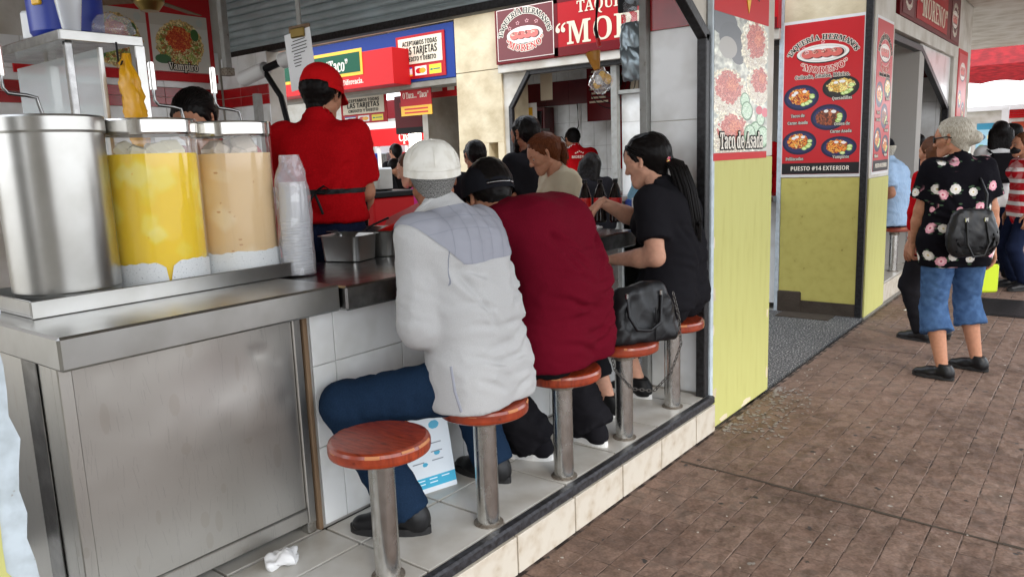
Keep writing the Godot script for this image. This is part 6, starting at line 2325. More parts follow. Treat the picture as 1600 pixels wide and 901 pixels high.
	bx("shelf_edge", Vector3(-2.952, 1.965, -1.538), Vector3(-2.942, 2.0, -1.245), M.steel, s, 0.002)
	bx("shelf_edge", Vector3(-3.75, 1.965, -1.249), Vector3(-2.953, 2.0, -1.243), M.steel_dark, s, 0.002)
	bx("post", Vector3(-2.985, 1.1, -1.545), Vector3(-2.945, 1.97, -1.505), M.steel, s, 0.003)
	bx("post", Vector3(-3.01, 1.1, -1.30), Vector3(-2.985, 1.97, -1.275), M.steel_dark, s, 0.003)
	bx("back_post", Vector3(-3.75, 1.1, -1.545), Vector3(-3.71, 1.97, -1.505), M.steel, s, 0.003)
	bx("glass_guard", Vector3(-3.74, 1.3, -1.395), Vector3(-2.99, 1.95, -1.389), M.guard_glass, s, 0.0)
	bx("guard_edge", Vector3(-2.99, 1.3, -1.40), Vector3(-2.972, 1.955, -1.384), M.steel, s, 0.002)
	mb = MB.new()
	mb.tube([Vector3(-2.93, 1.97, -1.43), Vector3(-2.93, 1.90, -1.43), Vector3(-2.915, 1.885, -1.43), Vector3(-2.90, 1.90, -1.43)], [0.004], 6)
	part("hook", mb, M.plastic_black, s)
	var yb := thing("yellow_bag", "yellow plastic bag hanging on a hook under the shelf", "bag")
	mb = MB.new()
	var yn := noise(6.0, 31)
	b0 = 0
	for j in 25:
		var u := j / 24.0
		var w := lerpf(0.02, 0.06, smoothstep(0.0, 0.25, u)) + 0.02 * u * (1.0 - u)
		for i in 21:
			var a := TAU * (i % 20) / 20.0
			var q := Vector3(cos(a) * w * 0.7, 0, sin(a) * w * 0.5)
			q += q.normalized() * yn.get_noise_3d(cos(a), u * 1.2, sin(a)) * 0.02
			mb.vert(Vector3(-2.915 + 0.05 * u, 1.93 - u * 0.42, -1.45) + q, Vector3.UP)
	for j in 24:
		for i in 20:
			var a := j * 21 + i
			mb.idx.append_array(PackedInt32Array([a, a + 21, a + 1, a + 1, a + 21, a + 22]))
	mb.renormal()
	var ym := mat(C(226, 164, 18), 0.35)
	ym.backlight_enabled = true
	ym.backlight = C(120, 84, 0)
	part("bag", mb, ym, yb)
	# on the shelf
	var jug := thing("blue_jug", "blue plastic drink jug on the shelf at the top left", "jug", Vector3(-3.17, 2.0005, -1.37))
	mb = MB.new()
	mb.lathe([Vector2(0, 0), Vector2(0.11, 0), Vector2(0.125, 0.02), Vector2(0.13, 0.2), Vector2(0.12, 0.26), Vector2(0.08, 0.3), Vector2(0, 0.31)], 28)
	part("body", mb, M.plastic_blue, jug)
	mb = MB.new()
	mb.box(Vector3(0.05, 0.13, 0.115), Vector3(0.04, 0.05, 0.02), 0.004, Basis(Vector3.UP, 0.4))
	part("sticker", mb, M.plastic_yellow, jug)
	mb = MB.new()
	mb.box(Vector3(-0.14, 0.06, 0.07), Vector3(0.06, 0.11, 0.05), 0.01, Basis(Vector3.UP, 0.4))
	part("spout_block", mb, M.plastic_white, jug)
	var cu := thing("clear_cup", "clear plastic cup on the shelf beside the blue jug", "cup", Vector3(-3.0, 2.0005, -1.31))
	mb = MB.new()
	mb.lathe([Vector2(0, 0.002), Vector2(0.03, 0.002), Vector2(0.046, 0.12), Vector2(0.049, 0.121), Vector2(0.049, 0.124), Vector2(0.045, 0.124), Vector2(0.028, 0.005), Vector2(0, 0.005)], 24)
	part("cup", mb, M.cup_clear, cu)
	var cb := thing("crumpled_film", "crumpled clear plastic bag on the right end of the shelf", "bag", Vector3(-3.0, 2.0005, -1.46))
	mb = MB.new()
	mb.sphere(Vector3(0, 0.03, 0), Vector3(0.05, 0.045, 0.07), 24)
	mb.wrinkle(noise(22.0, 8), 0.03)
	for i in mb.v.size():
		mb.v[i].y = maxf(mb.v[i].y, 0.0)
	part("film", mb, M.film, cb)
	# food banner on the rear wall
	var bn2 := thing("food_banner", "red banner with framed food photos on the rear stall wall", "banner")
	var im := Image.create(544, 400, false, Image.FORMAT_RGB8)
	im.fill(C(190, 22, 28))
	for q in 2:
		var x := 12 + q * 262
		im.fill_rect(Rect2i(x, 170, 250, 228), C(220, 216, 206))
		im.fill_rect(Rect2i(x, 170, 250, 50), C(206, 200, 186))
		paint_food(im, x + 122, 292, 104, 100, [C(222, 192, 128), C(206, 172, 106), C(232, 208, 150)], 138 + q, 0.03, 0.2)
		paint_food(im, x + 122, 296, 92, 86, [C(206, 184, 100), C(150, 168, 80), C(226, 214, 156), C(176, 110, 56), C(110, 130, 60)], 140 + q, 0.09, 0.4)
		paint_food(im, x + 118, 268, 56, 48, [C(214, 92, 44), C(196, 62, 32), C(230, 136, 64)], 150 + q, 0.13, 0.6)
		fill_ellipse(im, x + 190, 246, 18, 24, C(70, 108, 52))
		fill_ellipse(im, x + 44, 350, 34, 18, C(60, 106, 58))
		fill_ellipse(im, x + 216, 196, 15, 15, C(196, 200, 190))
	sheet("print", 1.06, 0.78, picture(im), bn2, facing(Vector3(-5.99, 2.66, -3.19), 90), 0.006)
	bx("lower_border", Vector3(-5.995, 2.2, -3.74), Vector3(-5.983, 2.268, -2.2), M.red_paint, bn2)
	lettering(bn2, "Vampiro", "serif_bold", 0.056, M.ink_white, facing(Vector3(-5.98, 2.315, -3.44), 90), 0.72, 0.007, M.ink_black)
	lettering(bn2, "Asada", "serif_bold", 0.056, M.ink_white, facing(Vector3(-5.98, 2.315, -3.08), 90), 0.72, 0.007, M.ink_black)
	mb = MB.new()
	for i in 9:
		mb.tube([Vector3(-5.98, 2.99, -2.55 - i * 0.085), Vector3(-5.98, 2.91, -2.57 - i * 0.085), Vector3(-5.98, 2.91, -2.61 - i * 0.085), Vector3(-5.98, 2.99, -2.63 - i * 0.085)], [0.012], 6)
	var gb := thing("green_scallop_trim", "green scalloped trim above the food banner", "trim")
	part("trim", mb, M.green_paint, gb)
	# on the floor: napkin, leaflet
	mb = MB.new()
	mb.sphere(Vector3(0, 0.02, 0), Vector3(0.045, 0.022, 0.06), 24)
	mb.wrinkle(noise(20.0, 9), 0.034)
	for i in mb.v.size():
		mb.v[i] = Vector3(mb.v[i].x, maxf(mb.v[i].y, 0.001), mb.v[i].z)
	var nk := part("crumpled_napkin", mb, M.paper, self, Vector3(-2.08, 0.2, -1.37))
	tag(nk, "crumpled white napkin lying on the tiles by the steel cabinet", "napkin")
	var lf := thing("paper_bag", "white leaflet bag with turquoise print leaning on the tiled counter base", "bag")
	var li := Image.create(160, 256, false, Image.FORMAT_RGB8)
	li.fill(C(222, 230, 236))
	li.fill_rect(Rect2i(0, 212, 160, 30), C(30, 168, 206))
	for q in [[128, 70, 12], [84, 104, 10], [40, 104, 9], [30, 20, 14], [126, 150, 7], [96, 176, 6]]:
		fill_ellipse(li, q[0], q[1], q[2], q[2], C(34, 164, 202))
	for q in 9:
		li.fill_rect(Rect2i(24 + (q % 3) * 44, 120 + (q / 3) * 24, 26, 3), C(120, 130, 140))
		li.fill_rect(Rect2i(16 + (q % 5) * 28, 218 + (q / 5) * 10, 18, 3), C(220, 240, 248))
	var lt := Transform3D(Basis(Vector3.UP, deg_to_rad(74)) * Basis(Vector3.RIGHT, deg_to_rad(-12)), Vector3(-2.105, 0.375, -2.02))
	sheet("front", 0.32, 0.36, picture(li), lf, lt, 0.004)
	sheet("back", 0.32, 0.37, M.paper, lf, lt.translated_local(Vector3(-0.03, 0.02, -0.03)), 0.004)
	lettering(lf, "ADIÓLOGOS", "sans_bold", 0.022, M.ink_black, lt.translated_local(Vector3(-0.03, 0.135, 0.006)), 1.0)

func pan(called: String, at: Vector3, w: float, d: float, h: float, turn: float, label: String) -> Node3D:
	var p := thing(called, label, "pan", at, turn)
	var mb := MB.new()
	var ring := func(hx: float, hz: float, r: float, y: float) -> Array:
		var o: Array = []
		for k in 32:
			var a := TAU * k / 32.0
			var cx := signf(cos(a)) * (hx - r)
			var cz := signf(sin(a)) * (hz - r)
			o.append(Vector3(cx + cos(a) * r, y, cz + sin(a) * r))
		return o
	var prof := [[0.0, 0.0], [0.86, 0.0], [0.9, 0.04], [0.97, 0.97], [1.08, 1.0], [1.08, 1.02], [0.955, 1.0], [0.88, 0.06], [0.0, 0.03]]
	var rings: Array = []
	for e in prof:
		rings.append(ring.call(maxf(w * 0.5 * e[0], 0.002), maxf(d * 0.5 * e[0], 0.002), minf(0.03, 0.3 * e[0] * minf(w, d)) + 0.0005, h * e[1]))
	var b := mb.v.size()
	for rg in rings:
		for q in rg:
			mb.vert(q, Vector3.UP)
	for j in rings.size() - 1:
		for i in 32:
			var a := b + j * 32 + i
			var c := b + j * 32 + (i + 1) % 32
			mb.idx.append_array(PackedInt32Array([a, c, a + 32, c, c + 32, a + 32]))
	mb.renormal()
	part("pan", mb, M.steel, p)
	return p

func dispenser(label: String, at: Vector3, r: float, h: float, kind: int) -> void:
	var d := thing("drink_dispenser", label, "drink dispenser", at, 0.0, "drink containers on the tray")
	var mb := MB.new()
	if kind == 0:
		mb.lathe([Vector2(0, 0), Vector2(r * 0.985, 0), Vector2(r * 0.985, 0.04), Vector2(r, 0.045), Vector2(r, h - 0.04), Vector2(r * 0.99, h - 0.035), Vector2(0, h - 0.035)], 64)
		part("body", mb, M.steel, d)
	else:
		var juice := mat(C(255, 255, 255), 0.28)
		var jp := Image.create(512, 256, false, Image.FORMAT_RGB8)
		jp.fill(C(252, 212, 0) if kind == 1 else C(230, 198, 150))
		var jr := RandomNumberGenerator.new()
		jr.seed = 50 + kind
		for k in (34 if kind == 1 else 16):   # ice lumps seen dimly through the drink
			var cx := jr.randf() * 512.0
			var cy := jr.randf() * 230.0
			var rx := jr.randf_range(14, 34)
			var ry := jr.randf_range(14, 30)
			var a := jr.randf() * PI
			var str := jr.randf_range(0.25, 0.8)
			for y in range(maxi(0, int(cy - 40)), mini(256, int(cy + 40))):
				for x in range(int(cx - 40), int(cx + 40)):
					var dx := x - cx
					var dy := y - cy
					var u := (dx * cos(a) + dy * sin(a)) / rx
					var w := (dy * cos(a) - dx * sin(a)) / ry
					var t := str * (1.0 - smoothstep(0.5, 1.15, maxf(absf(u), absf(w)) * 0.6 + sqrt(u * u + w * w) * 0.4))
					if t > 0.0:
						var px := posmod(x, 512)
						jp.set_pixel(px, y, jp.get_pixel(px, y).lerp(C(255, 242, 150) if kind == 1 else C(240, 220, 184), t))
		for k in (10 if kind == 1 else 46):   # pulp and spice
			var fx := jr.randf() * 500.0
			fill_ellipse(jp, fx + 4, jr.randf() * 250, jr.randf_range(1, 5), jr.randf_range(1, 2.4), C(240, 184, 0) if kind == 1 else C(206, 158, 116))
		juice.albedo_texture = ImageTexture.create_from_image(jp)
		juice.uv1_scale = Vector3(1, 4, 1)
		juice.uv1_offset = Vector3(0, -1, 0)
		juice.metallic_specular = 0.2
		var top := h * 0.80
		mb.lathe([Vector2(0, 0.004), Vector2(r - 0.006, 0.004), Vector2(r - 0.006, top), Vector2(0, top)], 56)
		part("drink", mb, juice, d)
		mb = MB.new()
		mb.lathe([Vector2(r - 0.003, 0.002), Vector2(r, 0.002), Vector2(r, h - 0.03), Vector2(r - 0.003, h - 0.03)], 56)
		part("clear_wall", mb, M.acrylic, d)
		# painted band with a ragged upper edge
		mb = MB.new()
		var nz := noise(3.0, 40 + kind)
		var b0 := mb.v.size()
		var segs := 120
		for i in segs + 1:
			var a := TAU * i / segs
			var y := 0.098 + 0.012 * nz.get_noise_2d(cos(a) * 0.25, sin(a) * 0.25) + 0.0015 * sin(a * 23.0)
			if kind == 1:
				y -= 0.085 * exp(-pow(wrapf(a - 0.35, -PI, PI) / 0.035, 2.0)) + 0.02 * exp(-pow(wrapf(a - 0.35, -PI, PI) / 0.16, 2.0))
			for q in [0.001, y]:
				mb.vert(Vector3(cos(a) * (r + 0.0012), q, sin(a) * (r + 0.0012)), Vector3(cos(a), 0, sin(a)))
		for i in segs:
			var a := b0 + i * 2
			mb.idx.append_array(PackedInt32Array([a, a + 2, a + 1, a + 1, a + 2, a + 3]))
		part("painted_band", mb, tex(tri(mat(C(234, 236, 236), 0.5), Vector3.ONE * 4.0), ntex(0.06, 122 + kind, [[0.16, C(70, 76, 80)], [0.19, C(246, 246, 246)], [0.9, Color.WHITE]])), d)
		# ice floating at the top
		for i in 7:
			var rr := rng.randf_range(0.045, 0.08)
			var a := TAU * i / 7.0 + kind
			var ib := MB.new()
			ib.box(Vector3(cos(a) * (r - 0.02 - rr), top + rng.randf_range(-0.004, 0.016), sin(a) * (r - 0.02 - rr)), Vector3(rr, rr * 0.9, rr * 1.1), 0.01, Basis.from_euler(Vector3(rng.randf(), rng.randf() * 3.0, rng.randf())))
			var im := pane(C(246, 240, 214) if kind == 1 else C(240, 226, 208), 0.72, 0.2)
			part("ice", ib, im, d)
	mb = MB.new()   # lid with a rolled rim
	mb.lathe([Vector2(r - 0.004, h - 0.052), Vector2(r + 0.004, h - 0.052), Vector2(r + 0.0055, h - 0.045), Vector2(r + 0.0055, h - 0.006), Vector2(r + 0.003, h), Vector2(r - 0.012, h + 0.002), Vector2(r - 0.016, h - 0.004), Vector2(0, h + 0.002)], 64)
	var lid := part("lid", mb, M.chrome if kind else M.steel, d)
	# ladle: upright grip and a bent rod that goes in through the lid
	mb = MB.new()
	var g := Vector3(0.03, h + 0.10, -0.02) if kind == 1 else (Vector3(0.05, h + 0.10, 0.075) if kind == 2 else Vector3(-0.02, h + 0.12, 0.10))
	mb.tube([g + Vector3(0, 0.09, 0), g + Vector3(0, 0.085, 0), g], [0.008, 0.0115, 0.0115], 12)
	part("ladle_grip", mb, M.chrome, lid)
	mb = MB.new()
	var rod: Array = [g, g + Vector3(0, -0.035, 0), g + Vector3(0.0, -0.05, -0.012), g + Vector3(0.005, -0.055, -0.06), g + Vector3(0.01, -0.062, -0.085), g + Vector3(0.01, -0.11, -0.095)]
	mb.tube(rod, [0.006], 8)
	part("ladle_rod", mb, M.steel_dark, lid)

# ---------------------------------------------------------------- hung from the ceiling
func build_hanging_things() -> void:
	var c := thing("ceiling_fan", "old brass ceiling fan above the rear stall wall", "ceiling fan", Vector3(-4.3, 2.36, -2.28))
	var mb := MB.new()
	mb.lathe([Vector2(0, -0.09), Vector2(0.06, -0.085), Vector2(0.1, -0.03), Vector2(0.105, 0.03), Vector2(0.06, 0.05), Vector2(0.05, 0.16), Vector2(0.07, 0.2), Vector2(0.07, 0.24), Vector2(0, 0.25)], 24)
	part("motor", mb, M.brass, c)
	mb = MB.new()
	mb.tube([Vector3(0, 0.2, 0), Vector3(0, 0.6, 0), Vector3(0, 0.94, 0)], [0.016], 8)
	part("rod", mb, M.brass, c)
	c.scale = Vector3.ONE * 0.78
	c.position += Vector3(0.05, 0.07, 0)
	for k in 4:
		var bs := Basis(Vector3.UP, TAU * k / 4.0 + 0.55)
		mb = MB.new()
		mb.box(bs * Vector3(0.38, 0.0, 0), Vector3(0.5, 0.008, 0.12), 0.003, bs * Basis(Vector3.RIGHT, 0.2))
		part("blade", mb, M.wood_raw, c)
	var cl := thing("clipboard", "clipboard with a white paper hanging from a steel strap above the cook", "clipboard")
	bx("strap", Vector3(-3.405, 2.18, -2.615), Vector3(-3.37, 3.3, -2.605), M.grey_paint, cl)
	bx("clip", Vector3(-3.44, 2.15, -2.60), Vector3(-3.33, 2.2, -2.585), M.brass, cl, 0.006)
	bx("backing", Vector3(-3.47, 2.17, -2.612), Vector3(-3.30, 2.215, -2.601), M.wood_raw, cl)
	sheet("paper", 0.215, 0.29, M.paper, cl, Transform3D(Basis(Vector3.BACK, deg_to_rad(5)), Vector3(-3.385, 2.04, -2.6)), 0.002)
	for k in 9:
		sheet("text_line", [0.1, 0.13, 0.12, 0.13, 0.09, 0.06, 0.07, 0.06, 0.05][k], 0.004, M.ink_black, cl, Transform3D(Basis(Vector3.BACK, deg_to_rad(5)), Vector3(-3.385 - (0.02 if k > 4 else 0.0), 2.14 - k * 0.016, -2.5965)), 0.001)
	var lamp := thing("fluorescent_fitting", "unlit white tube fitting on a black arm left of the clipboard", "lamp")
	mb = MB.new()
	var a := Vector3(-4.98, 2.12, -3.3)
	var b := Vector3(-4.72, 2.17, -3.32)
	mb.tube([a, a + (b - a) * 0.05, b], [0.03, 0.055, 0.05], 14)
	part("left_shade", mb, M.plastic_white, lamp)
	mb = MB.new()
	mb.tube([b, b + (b - a) * 0.7], [0.026], 10)
	part("black_grip", mb, M.plastic_black, lamp)
	mb = MB.new()
	var e := b + (b - a) * 0.7
	mb.tube([e, e + (b - a) * 0.6], [0.052], 14)
	part("right_shade", mb, M.plastic_white, lamp)
	mb = MB.new()
	mb.tube([b + Vector3(0.0, -0.03, 0), b + Vector3(0.15, -0.2, 0), b + Vector3(0.22, -0.45, 0)], [0.02], 8)
	part("arm", mb, M.plastic_black, lamp)
	bx("stand_post", Vector3(-4.95, 1.3, -3.4), Vector3(-4.9, 2.02, -3.35), M.grey_paint, thing("steel_upright", "short steel upright on the counter below the tube fitting", "post"))
	M.packet = mat(C(140, 152, 158), 0.3, 0.6)
	var bg := thing("snack_bags", "silver snack packets hanging in a strip beside the white pillar", "snack packets")
	for k in 4:
		mb = MB.new()
		mb.sphere(Vector3.ZERO, Vector3(0.068, 0.098, 0.026), 28)
		for i in mb.v.size():
			var q := mb.v[i]
			mb.v[i] = Vector3(clampf(q.x * 1.25, -0.062, 0.062), clampf(q.y * 1.2, -0.09, 0.09), q.z)
		mb.wrinkle(noise(26.0, 20 + k), 0.016)
		part("packet", mb, [M.packet, M.film, M.packet, M.packet][k], bg, Vector3(-2.20 + (k % 2) * 0.015, 2.40 - k * 0.135, -3.98 + k * 0.01))
	mb = MB.new()
	mb.box(Vector3(-2.225, 2.33, -3.97), Vector3(0.12, 0.1, 0.02), 0.006)
	part("black_packet", mb, M.plastic_black, bg)
	mb = MB.new()
	mb.box(Vector3(-2.165, 2.08, -3.955), Vector3(0.025, 0.16, 0.012), 0.004)
	part("purple_strip", mb, mat(C(120, 90, 160), 0.5), bg)
	var cb := thing("candy_bag", "orange tied candy bag hanging below the black hose", "bag")
	mb = MB.new()
	mb.sphere(Vector3(-2.39, 1.92, -3.95), Vector3(0.072, 0.07, 0.04), 24)
	mb.wrinkle(noise(18.0, 33), 0.03)
	part("bag", mb, M.film, cb)
	for k in 5:
		mb = MB.new()
		var ca := Vector3(-2.42 + 0.018 * k, 1.905 + 0.02 * (k % 3), -3.95 + 0.008 * (k % 2))
		mb.sphere(ca, Vector3(0.026, 0.03, 0.014), 12)
		part("sweet", mb, [M.gold_paint, M.plastic_white, M.gold_paint, M.film, M.gold_paint][k], cb)
	mb = MB.new()
	mb.lathe([Vector2(0.012, 0.0), Vector2(0.03, 0.05), Vector2(0.045, 0.10), Vector2(0.0, 0.09)], 14, Vector3(-2.42, 1.985, -3.95), Basis(Vector3.BACK, 0.25))
	mb.wrinkle(noise(30.0, 35), 0.014)
	part("tied_top", mb, mat(C(190, 130, 50), 0.4), cb)
	var ho := thing("black_hose", "black hose with a red end hanging before the taqueria sign", "hose")
	mb = MB.new()
	mb.tube([Vector3(-2.40, 3.2, -4.0), Vector3(-2.41, 2.6, -4.0), Vector3(-2.44, 2.35, -4.0), Vector3(-2.455, 2.22, -4.0), Vector3(-2.44, 2.16, -4.0)], [0.011], 8)
	part("hose", mb, M.plastic_black, ho)
	mb = MB.new()
	mb.tube([Vector3(-2.44, 2.165, -4.0), Vector3(-2.43, 2.12, -4.0)], [0.014], 8)
	part("end", mb, M.plastic_red, ho)
	# drinks on the passage counter's right end
	for k in 4:
		var bo := thing("cola_bottle", ["dark cola bottle with a red label, leftmost of the group by the woman in black", "dark cola bottle with a red label, second of the group", "dark cola bottle with a red label next to the blue water pack", "dark cola bottle half hidden behind the others"][k], "bottle", Vector3(-2.50 + 0.088 * k - (0.14 if k == 3 else 0.0), 1.101, -3.92 - 0.03 * k - (0.06 if k == 3 else 0.0)), 0.0, "cola bottles at the counter end")
		mb = MB.new()
		mb.lathe([Vector2(0, 0), Vector2(0.034, 0), Vector2(0.038, 0.01), Vector2(0.036, 0.06), Vector2(0.038, 0.1), Vector2(0.038, 0.15), Vector2(0.024, 0.2), Vector2(0.013, 0.225), Vector2(0.013, 0.235), Vector2(0, 0.235)], 18)
		part("bottle", mb, mat(C(22, 12, 12), 0.1), bo)
		mb = MB.new()
		mb.lathe([Vector2(0.0385, 0.085), Vector2(0.039, 0.09), Vector2(0.039, 0.14), Vector2(0.0385, 0.145)], 18)
		part("label_band", mb, M.plastic_red, bo)
		mb = MB.new()
		mb.lathe([Vector2(0.0, 0.234), Vector2(0.015, 0.234), Vector2(0.015, 0.252), Vector2(0, 0.253)], 12)
		part("bottle_cap", mb, M.plastic_black, bo)
	var wp := thing("water_pack", "blue wrapped pack of water bottles in front of the woman in black", "bottles")
	for k in 3:
		mb = MB.new()
		mb.lathe([Vector2(0, 0), Vector2(0.038, 0), Vector2(0.04, 0.02), Vector2(0.04, 0.16), Vector2(0.016, 0.21), Vector2(0.016, 0.23), Vector2(0, 0.23)], 16, Vector3(-2.21 + k * 0.082, 1.101, -4.0))
		part("bottle", mb, mat(C(140, 190, 214), 0.2), wp)
	mb = MB.new()
	mb.box(Vector3(-2.13, 1.18, -4.0), Vector3(0.26, 0.15, 0.1), 0.03)
	mb.wrinkle(noise(14.0, 34), 0.006)
	part("blue_wrap", mb, mat(C(30, 84, 176), 0.3), wp)
	mb = MB.new()
	mb.box(Vector3(-2.17, 1.2, -3.944), Vector3(0.05, 0.09, 0.004), 0.001)
	part("white_print", mb, M.plastic_white, wp)

# ---------------------------------------------------------------- stools
func make_stool(at: Vector3, label: String, group: String) -> Node3D:
	if not M.has("worn_wood"): M.worn_wood = mat(C(186, 120, 76), 0.6)
	var s := thing("bar_stool", label, "stool", at, 0.0, group)
	var mb := MB.new()
	mb.lathe([Vector2(0.0, 0.418), Vector2(0.148, 0.418), Vector2(0.157, 0.424), Vector2(0.159, 0.432), Vector2(0.159, 0.452), Vector2(0.155, 0.461), Vector2(0.145, 0.465), Vector2(0, 0.466)], 56)
	var seat := part("seat", mb, M.wood_seat, s)
	var rw := RandomNumberGenerator.new()
	rw.seed = 6
	for k in 7:   # varnish worn through on the rim
		var wm := MB.new()
		var a0 := rw.randf() * TAU
		var ln := rw.randf_range(0.08, 0.4)
		var y := rw.randf_range(0.452, 0.459)
		wm.lathe([Vector2(0.1592, y - rw.randf_range(0.002, 0.006)), Vector2(0.1594, y - 0.001), Vector2(0.1556, y + 0.0045)], 8, Vector3.ZERO, Basis(), a0, a0 + ln)
		part("worn_edge", wm, M.worn_wood, seat)
	mb = MB.new()
	mb.lathe([Vector2(0.041, 0.0), Vector2(0.041, 0.40)], 32)
	part("post", mb, M.steel_post, s)
	mb = MB.new()
	mb.lathe([Vector2(0.041, 0.375), Vector2(0.0465, 0.376), Vector2(0.0465, 0.418), Vector2(0, 0.418)], 32)
	mb.sphere(Vector3(0.048, 0.39, 0.012), Vector3(0.005, 0.006, 0.006), 8)
	part("collar", mb, M.rust_steel, s)
	mb = MB.new()
	mb.lathe([Vector2(0.054, 0.0), Vector2(0.054, 0.004), Vector2(0.041, 0.007)], 28)
	part("floor_flange", mb, M.rust_steel, s)
	return s

func build_stools() -> void:
	var g := "bar stools along the counter"
	var s := make_stool(Vector3(-1.738, 0.2005, -1.517), "empty bar stool with a worn red wooden seat, nearest the camera", g)
	copy(s, Vector3(-1.70, 0.2005, -1.975), 40.0, "bar stool under the man in the light grey jacket")
	copy(s, Vector3(-1.70, 0.2005, -2.465), 110.0, "bar stool under the man in the maroon shirt")
	copy(s, Vector3(-1.71, 0.2005, -2.981), 200.0, "bar stool with the black handbag on its seat")
	copy(s, Vector3(-1.722, 0.2005, -3.50), 290.0, "bar stool under the woman in black by the yellow column")
	var g2 := "bar stools at the far step"
	var f := make_stool(Vector3(-1.74, 0.2005, -8.6), "far bar stool under the man in the blue checked shirt", g2)
	copy(f, Vector3(-1.74, 0.2005, -9.25), 70.0, "empty far bar stool, middle of the three by the far step")
	copy(f, Vector3(-1.74, 0.2005, -9.85), 140.0, "farthest bar stool under the man in navy")

func at_yaw(root: Node3D, w: Vector3) -> Vector3:   # a place in the scene, in the axes of a thing
	return root.transform.affine_inverse() * w

